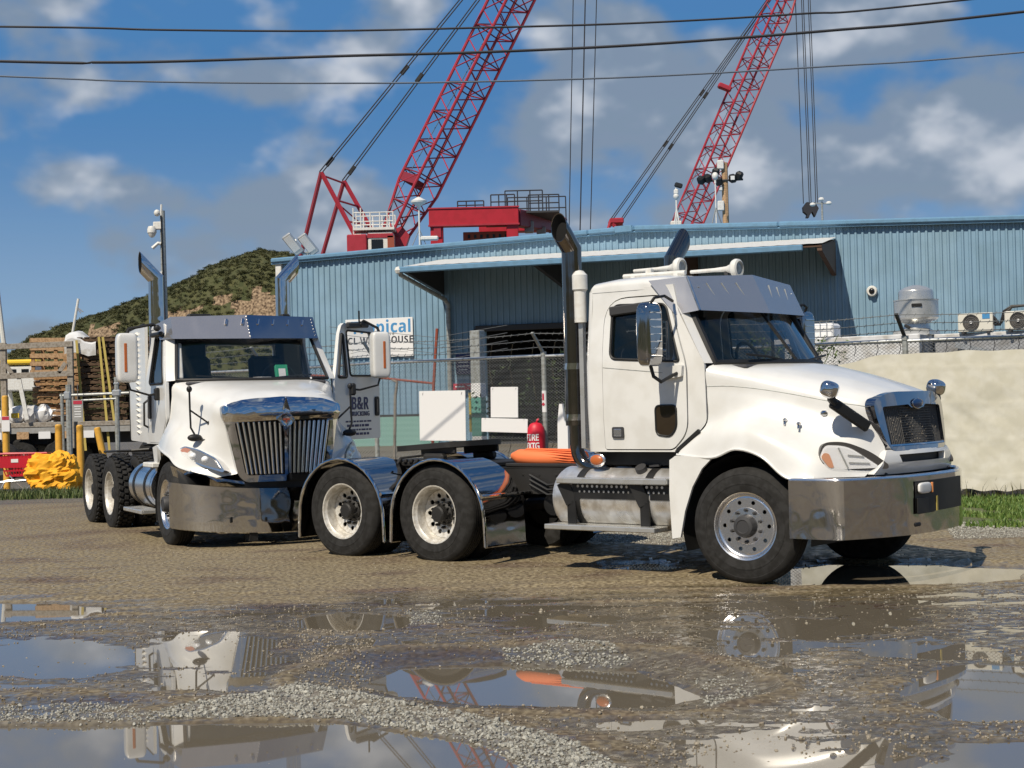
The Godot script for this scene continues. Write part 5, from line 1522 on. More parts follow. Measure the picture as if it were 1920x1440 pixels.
	# pipe gate with notice
	var pa := at(128, 712, 36); var pb := at(218, 705, 36)
	t = thing("pipe_gate", "galvanised pipe gate frame between the bollards and the dark pallets", "gate", Vector3(pa.x, 0, pa.z))
	var w := pb.x - pa.x
	obj("post", MB.new().tube([Vector3(0, 0, 0), Vector3(0, 2.3, 0)], 0.07, 8), "pipe_grey", t)
	obj("post", MB.new().tube([Vector3(-0.14, 0.2, 0), Vector3(-0.16, 2.1, 0)], 0.04, 8), "pipe_grey", t)
	obj("post", MB.new().tube([Vector3(w, 0, 0), Vector3(w, 2.45, 0)], 0.055, 8), "pipe_grey", t)
	obj("rail", MB.new().tube([Vector3(-0.2, 2.05, 0), Vector3(w + 0.5, 2.08, 0)], 0.035, 8), "pipe_grey", t)
	obj("rail", MB.new().tube([Vector3(0.3, 1.93, 0.03), Vector3(w, 1.95, 0.03)], 0.025, 8), "pipe_grey", t)
	obj("fittings", MB.new().box(Vector3(-0.02, 2.05, 0), Vector3(0.16, 0.2, 0.16), 0.03).box(Vector3(w, 2.08, 0), Vector3(0.2, 0.16, 0.14), 0.03).box(Vector3(w, 2.3, 0), Vector3(0.12, 0.06, 0.12), 0.02), "galvanised", t)
	var nb := at(146, 770, 35.8)
	t = thing("notice_board", "small grey notice with a red heading hanging from the pipe gate", "sign", nb)
	obj("board", MB.new().box(Vector3.ZERO, Vector3(0.24, 0.5, 0.02)), "grey_paint", t)
	obj("red_heading", MB.new().box(Vector3(0, 0.19, 0.012), Vector3(0.2, 0.08, 0.005)), "red_print", t)
	var np := MB.new()
	for k in 5: np.box(Vector3(0.0, 0.1 - k * 0.06, 0.012), Vector3(0.16 - 0.02 * (k % 2), 0.02, 0.004))
	obj("small_print", np, "board_white", t)
	obj("hanger", MB.new().tube([Vector3(0, 0.25, -0.01), Vector3(0, 0.62, -0.02)], 0.008, 4), "wire", t)
	# bollards
	var lab := ["yellow pipe bollard left behind the yellow bag", "second yellow pipe bollard, right behind the yellow bag", "leaning yellow pipe bollard left of the truck's rear tyres", "yellow pipe bollard at the left edge with a red and white plate"]
	var bp := [[111, 31.8, 1.42], [151, 31.8, 1.40], [196, 32.3, 1.36], [12, 33.0, 2.05]]
	for k in 4:
		var q := at(bp[k][0], 860, bp[k][1])
		var b := thing("bollard", lab[k], "bollard", Vector3(q.x, 0, q.z), 0, "yellow bollards by the gate")
		if k == 2: b.rotation.z = deg_to_rad(11.0); b.position.x += 0.12
		obj("pipe", MB.new().lathe([Vector2(0.072, -0.1), Vector2(0.072, bp[k][2] - 0.03), Vector2(0.055, bp[k][2]), Vector2(0, bp[k][2] + 0.005)], Transform3D.IDENTITY, 16), "yellow_paint", b)
		if k == 3:
			obj("plate", MB.new().box(Vector3(0.03, 1.45, 0.09), Vector3(0.17, 0.32, 0.015)), "board_white", b)
			obj("red_heading", MB.new().box(Vector3(0.03, 1.57, 0.1), Vector3(0.15, 0.07, 0.006)), "red_print", b)
	# bag
	var q1 := at(102, 920, 31)
	t = thing("yellow_bag", "lumpy bulging yellow bulk bag on the ground before the bollards", "bag", Vector3(q1.x, 0, q1.z))
	var bm := MB.new()
	var rws := []
	for j in 33:
		var r := PackedVector3Array()
		var f := j / 32.0
		var la := PI * f
		for i in 48:
			var a := TAU * i / 48.0
			var sq := 1.0 / pow(pow(absf(cos(a)), 3.2) + pow(absf(sin(a)), 3.2), 1.0 / 3.2)
			var rr := pow(sin(la), 0.55) * sq
			var p := Vector3(cos(a) * rr * 0.5, 0.42 + 0.42 * cos(la) * (1.0 if la < PI / 2 else 0.98), sin(a) * rr * 0.42)
			var n := gn.get_noise_3d(p.x * 1.7, p.y * 2.4, p.z * 1.7) * 0.12 + gn.get_noise_3d(p.x * 5.0 + 9.0, p.y * 6.0, p.z * 5.0) * 0.07 + gn.get_noise_3d(p.x * 12.0, p.y * 14.0 + 3.0, p.z * 12.0) * 0.025
			var d := Vector3(p.x, p.y - 0.42, p.z).normalized()
			p += d * n
			p.x += -0.05 * p.y
			r.append(Vector3(p.x, maxf(p.y, -0.02), p.z))
		rws.append(r)
	bm.grid(rws, true)
	obj("sack", bm, "yellow_bag", t, 28.0)
	# cart
	var q2 := at(42, 900, 31.4)
	t = thing("shopping_cart", "red plastic shopping cart beside the yellow bag", "shopping cart", Vector3(q2.x, 0, q2.z), 4.0)
	var side := func(z: float, s: MB) -> void:
		for k in 13:
			var x0 := -0.42 + k * 0.07; var x1 := -0.27 + k * 0.055
			s.bar(Vector3(x0, 0.84, z), Vector3(x1, 0.42, z * 0.8), 0.012, 0.02)
		for y in [0.42, 0.52, 0.62, 0.72]:
			var f: float = (0.84 - y) / 0.42
			s.bar(Vector3(lerpf(-0.42, -0.27, f), y, z * lerpf(1.0, 0.8, f)), Vector3(lerpf(0.5, 0.45, f), y, z * lerpf(1.0, 0.8, f)), 0.014, 0.035)
	for z in [0.27, -0.27]:
		var sm := MB.new()
		side.call(z, sm)
		obj("basket_side", sm, "cart_red", t)
	obj("top_rim", MB.new().tube([Vector3(-0.45, 0.86, 0.28), Vector3(0.55, 0.86, 0.28), Vector3(0.55, 0.86, -0.28), Vector3(-0.45, 0.86, -0.28), Vector3(-0.45, 0.86, 0.28)], 0.022, 6), "cart_red", t)
	obj("solid_panel", MB.new().box(Vector3(0.05, 0.70, 0.262), Vector3(0.84, 0.24, 0.012)).box(Vector3(0.0, 0.68, -0.262), Vector3(0.8, 0.26, 0.012)).box(Vector3(0.08, 0.42, 0), Vector3(0.7, 0.02, 0.44)), "cart_red", t)
	obj("label_patch", MB.new().box(Vector3(-0.08, 0.72, 0.272), Vector3(0.14, 0.07, 0.006)), "board_white", t)
	obj("frame", MB.new().tube([Vector3(-0.5, 0.12, 0.25), Vector3(-0.4, 0.3, 0.25), Vector3(0.45, 0.34, 0.22)], 0.016, 6).tube([Vector3(-0.5, 0.12, -0.25), Vector3(-0.4, 0.3, -0.25), Vector3(0.45, 0.34, -0.22)], 0.016, 6).tube([Vector3(-0.2, 0.42, 0.22), Vector3(0.1, 0.12, 0.22), Vector3(0.45, 0.42, 0.22)], 0.014, 6), "galvanised", t)
	for x in [-0.48, 0.12]:
		for z in [0.24, -0.24]: obj("caster", MB.new().lathe([Vector2(0, 0.02), Vector2(0.06, 0.02), Vector2(0.06, -0.02), Vector2(0, -0.02)], Transform3D(Basis(Vector3.RIGHT, PI / 2), Vector3(x, 0.065, z)), 12), "rubber", t)
	var q3 := at(30, 928, 30.4)
	t = thing("black_kerb_log", "black rubber bumper log lying on the ground under the red cart", "rubber log", Vector3(q3.x, 0, q3.z))
	obj("log", MB.new().tube([Vector3(-1.6, 0.08, 0), Vector3(0.5, 0.09, 0.02)], 0.11, 10), "rubber", t)
	var q4 := at(0, 852, 37)
	t = thing("loose_tyre", "black lorry tyre standing at the left edge behind the cart", "tyre", Vector3(q4.x, 0, q4.z), 0)
	obj("tread", MB.new().lathe([Vector2(0.3, 0.14), Vector2(0.46, 0.14), Vector2(0.5, 0.1), Vector2(0.5, -0.1), Vector2(0.46, -0.14), Vector2(0.3, -0.14)], Transform3D(Basis(Vector3.RIGHT, PI / 2), Vector3(0, 0.5, 0)), 26), "rubber", t)
	obj("rim", MB.new().lathe([Vector2(0, 0.02), Vector2(0.2, 0.02), Vector2(0.3, 0.12)], Transform3D(Basis(Vector3.RIGHT, PI / 2), Vector3(0, 0.5, 0)), 20), "dark_plastic", t)

# ---- the two tractor units: x forward, y up, z to the truck's right ------------------------------------
const AXLE := Basis(Vector3(1, 0, 0), Vector3(0, 0, 1), Vector3(0, -1, 0))      # turns a lathe's axis to the truck's right
func disc(mb: MB, r0: float, r1: float, z: float, n: int, rh: float, hr: float, dish := 0.0) -> void:
	var f := func(p: Vector2) -> Vector3: return Vector3(p.x, p.y, z + dish * (p.length() - r0) / (r1 - r0))
	for k in n:
		var a := TAU * k / n
		var o := PackedVector2Array(); var h := PackedVector2Array()
		for i in 5: o.append(Vector2.from_angle(a + (i / 4.0 - 0.5) * TAU / n) * r1)
		for i in 5: o.append(Vector2.from_angle(a + (0.5 - i / 4.0) * TAU / n) * r0)
		for i in 10: h.append(Vector2.from_angle(a) * rh + Vector2.from_angle(TAU * i / 10.0) * hr)
		plate(mb, o, h, f, Vector3(0, 0, -0.012), 1)
func tyre_mesh(lugs: bool) -> ArrayMesh:
	var pr := [Vector2(0.29, -0.035), Vector2(0.305, -0.012), Vector2(0.33, -0.004), Vector2(0.37, 0.0), Vector2(0.372, 0.003), Vector2(0.385, 0.003), Vector2(0.387, 0.0), Vector2(0.43, -0.004), Vector2(0.455, -0.01), Vector2(0.458, -0.008), Vector2(0.475, -0.014), Vector2(0.498, -0.03), Vector2(0.510, -0.048), Vector2(0.517, -0.06)]
	var d := 0.506 if not lugs else 0.497
	for g in [0.09, 0.125, 0.16, 0.195]:
		pr.append_array([Vector2(0.52, -g + 0.006), Vector2(d, -g + 0.004), Vector2(d, -g - 0.004), Vector2(0.52, -g - 0.006)])
	pr.append_array([Vector2(0.517, -0.22), Vector2(0.505, -0.24), Vector2(0.47, -0.27), Vector2(0.38, -0.28), Vector2(0.30, -0.26)])
	if lugs:
		for i in pr.size(): if pr[i].x > 0.495: pr[i].x = 0.497
	var m := MB.new().lathe(pr, Transform3D(AXLE, Vector3.ZERO), 56)
	if lugs:
		for k in 36:
			for s in 3:
				var a := TAU * (k + (0.5 if s == 1 else 0.0)) / 36.0
				var b := Basis(Vector3.BACK, a)
				m.box(b * Vector3(0.505, 0, 0) + Vector3(0, 0, -0.07 - s * 0.07), Vector3(0.036, 0.058, 0.058), 0.006, b * Basis(Vector3.RIGHT, 0.35 * (s - 1)))
	return m.done(28.0)
var tyres := {}
func wheel(parent: Node3D, kind: String, lugs: bool) -> MeshInstance3D:
	if not tyres.has(lugs): tyres[lugs] = tyre_mesh(lugs)
	var m := MB.new()
	var ax := Transform3D(AXLE, Vector3.ZERO)
	var w: MeshInstance3D
	if kind == "steer":
		m.lathe([Vector2(0.30, -0.05), Vector2(0.307, -0.02), Vector2(0.302, -0.012), Vector2(0.292, -0.016), Vector2(0.284, -0.04), Vector2(0.272, -0.052), Vector2(0.262, -0.056), Vector2(0.25, -0.052)], ax, 48)
		disc(m, 0.165, 0.25, -0.052, 10, 0.213, 0.019, 0.0)
		m.lathe([Vector2(0.165, -0.052), Vector2(0.160, -0.045), Vector2(0.10, -0.040)], ax, 40)
		w = obj("wheel", m, "chrome_worn", parent, 30.0)
		obj("hub", MB.new().lathe([Vector2(0.105, -0.05), Vector2(0.104, -0.02), Vector2(0.095, 0.02), Vector2(0.088, 0.035), Vector2(0.06, 0.042), Vector2(0.055, 0.036), Vector2(0.0, 0.036)], ax, 28), "dark_plastic", w)
		m = MB.new()
		for k in 10:
			var p := Vector2.from_angle(TAU * (k + 0.5) / 10.0) * 0.142
			m.lathe([Vector2(0.017, -0.05), Vector2(0.016, -0.02), Vector2(0.010, -0.012), Vector2(0, -0.012)], Transform3D(AXLE, Vector3(p.x, p.y, 0)), 6)
		obj("wheel_nuts", m, "dark_plastic", w)
	elif kind == "drive":
		m.lathe([Vector2(0.30, -0.05), Vector2(0.308, -0.02), Vector2(0.303, -0.010), Vector2(0.290, -0.014), Vector2(0.283, -0.035), Vector2(0.268, -0.05), Vector2(0.258, -0.09), Vector2(0.25, -0.19)], ax, 48)
		disc(m, 0.10, 0.25, -0.19, 10, 0.195, 0.026, 0.035)
		w = obj("wheel", m, "rim_steel", parent, 30.0)
		obj("hub", MB.new().lathe([Vector2(0.12, -0.2), Vector2(0.118, -0.16), Vector2(0.09, -0.14), Vector2(0.085, -0.07), Vector2(0.07, -0.055), Vector2(0.0, -0.05)], ax, 24), "grease", w)
		m = MB.new()
		for k in 10:
			var p := Vector2.from_angle(TAU * (k + 0.5) / 10.0) * 0.143
			m.lathe([Vector2(0.018, -0.2), Vector2(0.017, -0.15), Vector2(0.010, -0.13), Vector2(0, -0.13)], Transform3D(AXLE, Vector3(p.x, p.y, 0)), 6)
			p = Vector2.from_angle(TAU * k / 10.0) * 0.1
			m.lathe([Vector2(0.011, -0.2), Vector2(0.010, -0.115), Vector2(0, -0.115)], Transform3D(AXLE, Vector3(p.x, p.y, 0)), 6)
		obj("wheel_nuts", m, "grease", w)
	else:
		m.lathe([Vector2(0.30, -0.05), Vector2(0.30, -0.02), Vector2(0.27, -0.05), Vector2(0.25, -0.2), Vector2(0.1, -0.2)], ax, 24)
		w = obj("wheel", m, "black", parent)
	obj("tyre", tyres[lugs], "rubber", w)
	return w
func wheels(t: Node3D, axles: Array, steer: float, lugs: bool) -> void:
	var s := wheel(t, "steer", false)
	s.transform = Transform3D(Basis(Vector3.UP, steer), Vector3(0, 0.52, 1.2))
	part_copy(s, t, Transform3D(Basis(Vector3.UP, PI + steer), Vector3(0, 0.52, -1.2)))
	var d: Node3D
	var e: Node3D
	for k in axles.size():
		var x: float = axles[k]
		if k == 0:
			d = wheel(t, "drive", lugs); d.position = Vector3(x, 0.52, 1.2)
			e = wheel(t, "inner", lugs); e.position = Vector3(x, 0.52, 0.86)
		else:
			part_copy(d, t, Transform3D(Basis(Vector3.BACK, 0.3), Vector3(x, 0.52, 1.2)))
			part_copy(e, t, Transform3D(Basis.IDENTITY, Vector3(x, 0.52, 0.86)))
		part_copy(d, t, Transform3D(Basis(Vector3.UP, PI), Vector3(x, 0.52, -1.2)))
		part_copy(e, t, Transform3D(Basis(Vector3.UP, PI), Vector3(x, 0.52, -0.86)))
		obj("axle", MB.new().tube([Vector3(x, 0.52, -1.0), Vector3(x, 0.52, 1.0)], 0.075, 10).ball(Vector3(x, 0.54, 0), Vector3(0.22, 0.24, 0.2), 14), "grease", t)
	obj("axle", MB.new().bar(Vector3(0, 0.46, -1.0), Vector3(0, 0.46, 1.0), 0.1, 0.09), "grease", t)
func chassis(t: Node3D, rear: float, front: float, axles: Array) -> void:
	for s in [-1, 1]:
		var m := MB.new()
		m.box(Vector3((rear + front) / 2, 0.84, s * 0.43), Vector3(front - rear, 0.27, 0.012)).box(Vector3((rear + front) / 2, 0.972, s * 0.40), Vector3(front - rear, 0.012, 0.08)).box(Vector3((rear + front) / 2, 0.708, s * 0.40), Vector3(front - rear, 0.012, 0.08))
		obj("frame_rail", m, "grease", t)
		m = MB.new()
		for k in 46:
			m.ball(Vector3(rear + 0.1 + k * 0.11, 0.78 + 0.12 * (k % 2), s * 0.438), Vector3(0.014, 0.014, 0.01), 6)
		tag(obj("bolts", m, "grease", t), "", "", "", "stuff")
	for x in [rear + 0.05, axles[0] - 0.7, axles[0] + 0.75, -1.0]: obj("cross_member", MB.new().box(Vector3(x, 0.84, 0), Vector3(0.12, 0.22, 0.84)), "grease", t)
	for x in axles:
		for s in [-1, 1]:
			obj("air_spring", MB.new().lathe([Vector2(0.12, 0), Vector2(0.15, 0.04), Vector2(0.15, 0.1), Vector2(0.13, 0.13), Vector2(0.15, 0.16), Vector2(0.14, 0.24)], Transform3D(Basis.IDENTITY, Vector3(x - 0.35, 0.58, s * 0.45)), 14), "black", t)
			obj("brake_chamber", MB.new().lathe([Vector2(0, 0), Vector2(0.1, 0.0), Vector2(0.11, 0.05), Vector2(0.11, 0.2), Vector2(0, 0.22)], Transform3D(Basis(Vector3.BACK, 1.3), Vector3(x + 0.42, 0.55, s * 0.62)), 12), "grease", t)
	obj("drive_shaft", MB.new().tube([Vector3(axles[0] + 0.3, 0.56, 0), Vector3(-0.8, 0.72, 0)], 0.06, 10), "grease", t)
	obj("gearbox", MB.new().box(Vector3(-0.9, 0.75, 0), Vector3(0.9, 0.5, 0.5), 0.12).box(Vector3(0.15, 0.85, 0), Vector3(1.2, 0.6, 0.7), 0.1), "grease", t)
	for q in [[0.95, 0.60], [1.22, 0.55]]: obj("air_tank", MB.new().tube([Vector3(axles[0] + q[0], q[1], -0.35), Vector3(axles[0] + q[0], q[1], 0.40)], 0.12, 14), "black", t)
	var hs := MB.new()
	for k in 3: hs.tube([Vector3(axles[0] + 0.7, 0.90 - k * 0.05, 0.46), Vector3(axles[0] + 0.95, 0.80 - k * 0.05, 0.48), Vector3(axles[0] + 1.3, 0.83 - k * 0.05, 0.48), Vector3(axles[0] + 1.7, 0.86 - k * 0.05, 0.45)], 0.014, 5)
	obj("air_hoses", hs, "black", t)
func fifth_wheel(t: Node3D, x: float) -> void:
	var sh := rpoly([Vector2(0.42, -0.28), Vector2(0.46, 0.0), Vector2(0.42, 0.28), Vector2(0.25, 0.46), Vector2(-0.35, 0.46), Vector2(-0.6, 0.36), Vector2(-0.6, 0.24), Vector2(-0.12, 0.05), Vector2(-0.08, 0.0), Vector2(-0.12, -0.05), Vector2(-0.6, -0.24), Vector2(-0.6, -0.36), Vector2(-0.35, -0.46), Vector2(0.25, -0.46)], 0.05, 3)
	var b := Basis(Vector3.BACK, deg_to_rad(3.5))
	obj("fifth_wheel", MB.new().prism(sh, Transform3D(b * Basis(Vector3(1, 0, 0), Vector3(0, 0, 1), Vector3(0, 1, 0)), Vector3(x, 1.20, 0)), -0.03, 0.03).box(Vector3(x + 0.05, 1.14, 0.36), Vector3(0.5, 0.08, 0.05), 0.01, b).box(Vector3(x + 0.05, 1.14, -0.36), Vector3(0.5, 0.08, 0.05), 0.01, b), "grease", t)
	obj("fifth_wheel_bracket", MB.new().box(Vector3(x + 0.05, 1.07, 0.42), Vector3(0.3, 0.1, 0.12), 0.03).box(Vector3(x + 0.05, 1.07, -0.42), Vector3(0.3, 0.1, 0.12), 0.03).box(Vector3(x - 0.1, 1.0, 0), Vector3(1.9, 0.05, 0.92), 0.01), "grease", t)
	var m := MB.new()
	for k in 22: m.box(Vector3(x - 0.95 + k * 0.085, 1.035, 0.46), Vector3(0.045, 0.04, 0.05), 0.008)
	obj("slide_rack", m, "grease", t)
	obj("release_handle", MB.new().tube([Vector3(x - 0.1, 1.1, 0.4), Vector3(x - 0.2, 1.08, 0.7), Vector3(x - 0.22, 1.02, 0.74)], 0.014, 6), "grease", t)
func stack(t: Node3D, x: float, z: float, y0: float, y1: float, r: float, lean: float, mt: String, tip_l := 0.3) -> void:
	var s := signf(z)
	var d := Vector3(lean, 0.72, s * 0.69).normalized()
	var mit := (Vector3.UP + d).normalized()
	var rings := [PackedVector3Array(), PackedVector3Array(), PackedVector3Array(), PackedVector3Array(), PackedVector3Array()]
	for k in 28:
		var off := Vector3(cos(TAU * k / 28.0), 0, sin(TAU * k / 28.0)) * r
		var my := y1 - (off.x * mit.x + off.z * mit.z) / mit.y
		var p := Vector3(x + off.x, my, z + off.z)
		var e := p + d * ((absf(z) + tip_l * 0.69 - p.z * s) / (d.z * s))
		rings[0].append(Vector3(x + off.x, y0, z + off.z)); rings[1].append(p); rings[2].append(e)
		rings[3].append(e - d * 0.004 - (e - Vector3(x, y1 + tip_l * 0.72, absf(z) * s + s * tip_l * 0.69)) * 0.06); rings[4].append(e - d * 0.10 - (e - Vector3(x, y1 + tip_l * 0.72, absf(z) * s + s * tip_l * 0.69)) * 0.10)
	var o := obj("exhaust_stack", MB.new().grid([rings[0], rings[1], rings[2], rings[3]], true), mt, t, 25.0)
	var bore := MB.new().grid([rings[3], rings[4]], true)
	bore.fan(rings[4])
	obj("stack_bore", bore, "soot", o, 30.0)
	obj("stack_clamp", MB.new().tube([Vector3(x, y0 + 0.55, z), Vector3(x, y0 + 0.61, z)], r * 1.06, 20).tube([Vector3(x, y0 + 0.05, z), Vector3(x, y0 + 0.11, z)], r * 1.06, 20).box(Vector3(x + 0.08, y0 + 0.58, z * 0.96), Vector3(0.16, 0.06, 0.05), 0.01).box(Vector3(x + 0.08, y0 + 0.08, z * 0.96), Vector3(0.16, 0.06, 0.05), 0.01), "chrome", o)
func ring_box(mb: MB, pts: PackedVector2Array, y0: float, y1: float, thick: float, drop = null, bulge := 0.0) -> void:      # a wall along a plan path (x, z)
	var rows := [PackedVector3Array(), PackedVector3Array(), PackedVector3Array(), PackedVector3Array(), PackedVector3Array(), PackedVector3Array()]
	for i in pts.size():
		var tg := (pts[mini(i + 1, pts.size() - 1)] - pts[maxi(i - 1, 0)]).normalized()
		var n := Vector2(-tg.y, tg.x) * thick
		var q: Vector2 = drop.call(pts[i].y) if drop != null else Vector2.ZERO
		rows[0].append(Vector3(pts[i].x, y0 + q.x, pts[i].y)); rows[3].append(Vector3(pts[i].x, y1 + q.y, pts[i].y))
		var o := n.normalized() * -bulge
		rows[1].append(Vector3(pts[i].x + o.x, lerpf(y0 + q.x, y1 + q.y, 0.3), pts[i].y + o.y)); rows[2].append(Vector3(pts[i].x + o.x, lerpf(y0 + q.x, y1 + q.y, 0.7), pts[i].y + o.y))
		rows[4].append(Vector3(pts[i].x + n.x, y1 + q.y, pts[i].y + n.y)); rows[5].append(Vector3(pts[i].x + n.x, y0 + q.x, pts[i].y + n.y))
	mb.grid([rows[0], rows[1], rows[2], rows[3], rows[4], rows[5], rows[0]])
func fuel_tank(t: Node3D, x0: float, x1: float, y: float, z: float, r: float, mt: String, straps: Array) -> void:
	var ax := Transform3D(Basis(Vector3(0, 1, 0), Vector3(1, 0, 0), Vector3(0, 0, -1)), Vector3(0, y, z))
	var o := obj("fuel_tank", MB.new().lathe([Vector2(0, x0 - 0.03), Vector2(r * 0.7, x0 - 0.025), Vector2(r * 0.93, x0 - 0.005), Vector2(r, x0 + 0.03), Vector2(r, x1 - 0.03), Vector2(r * 0.93, x1), Vector2(0, x1 + 0.02)], ax, 40), mt, t, 40.0)
	for s in straps:
		obj("tank_strap", MB.new().lathe([Vector2(r + 0.002, s - 0.042), Vector2(r + 0.008, s - 0.042), Vector2(r + 0.008, s + 0.042), Vector2(r + 0.002, s + 0.042)], ax, 40), "black", o)
	obj("filler_cap", MB.new().tube([Vector3(lerpf(x0, x1, 0.66), y + r * 0.86, z + r * 0.45), Vector3(lerpf(x0, x1, 0.66), y + r * 1.02, z + r * 0.56)], 0.055, 14).bar(Vector3(lerpf(x0, x1, 0.7), y + r * 1.04, z + r * 0.3), Vector3(lerpf(x0, x1, 0.78), y + r * 1.06, z + r * 0.34), 0.03, 0.02), "dark_plastic", o)
func half_fender(t: Node3D, xc: float, s: float) -> void:
	var path := [Vector3(-0.655, 0.22, 0), Vector3(-0.65, 0.36, 0)]
	for k in 21:
		var a := PI - PI * k / 20.0
		path.append(Vector3(cos(a) * 0.645, 0.46 + sin(a) * 0.63, 0))
	path.append(Vector3(0.65, 0.36, 0)); path.append(Vector3(0.655, 0.215, 0))
	var a0 := PackedVector3Array(); var a1 := PackedVector3Array(); var b0 := PackedVector3Array(); var b1 := PackedVector3Array()
	for p in path:
		a0.append(Vector3(xc + p.x, p.y, s * 1.225)); a1.append(Vector3(xc + p.x, p.y, s * 0.58))
		b0.append(Vector3(xc + p.x * 0.99, p.y - 0.006, s * 1.225)); b1.append(Vector3(xc + p.x * 0.99, p.y - 0.006, s * 0.58))
	var o := obj("wheel_fender", MB.new().grid([b1, a1, a0, b0]), "chrome_dark", t, 30.0)
	obj("rolled_edge", MB.new().tube(Array(a0), 0.017, 8), "chrome", o)
	obj("rolled_edge", MB.new().tube([a0[-1], a1[-1]], 0.012, 6).tube([a0[0], a1[0]], 0.012, 6), "chrome_dark", o)
	obj("fender_bracket", MB.new().tube([Vector3(xc + 0.63, 0.72, s * 0.42), Vector3(xc + 0.63, 0.72, s * 1.24)], 0.02, 8), "chrome", o)
func loop_tube(pts: Array, r: float, n := 6) -> MB:
	var p := pts.duplicate(); p.append(pts[0]); p.append(pts[1])
	return MB.new().tube(p, r, n, false)
func seats(t: Node3D, x: float, y: float) -> void:
	for z in [-0.5, 0.5]:
		obj("seat", MB.new().box(Vector3(x, y, z), Vector3(0.5, 0.16, 0.5), 0.05).box(Vector3(x - 0.24, y + 0.38, z), Vector3(0.14, 0.72, 0.48), 0.05, Basis(Vector3.BACK, 0.15)), "interior", t)
func steering(t: Node3D, o: Vector3) -> void:
	var b := Basis(Vector3.BACK, deg_to_rad(-35.0))
	var ring := []
	for k in 24: ring.append(o + b * Vector3(0, 0.23 * sin(TAU * k / 24), 0.23 * cos(TAU * k / 24)).rotated(Vector3.BACK, 0.9))
	obj("steering_wheel", loop_tube(ring, 0.016).tube([o, o + Vector3(0.4, -0.3, 0)], 0.03, 8), "dark_plastic", t)

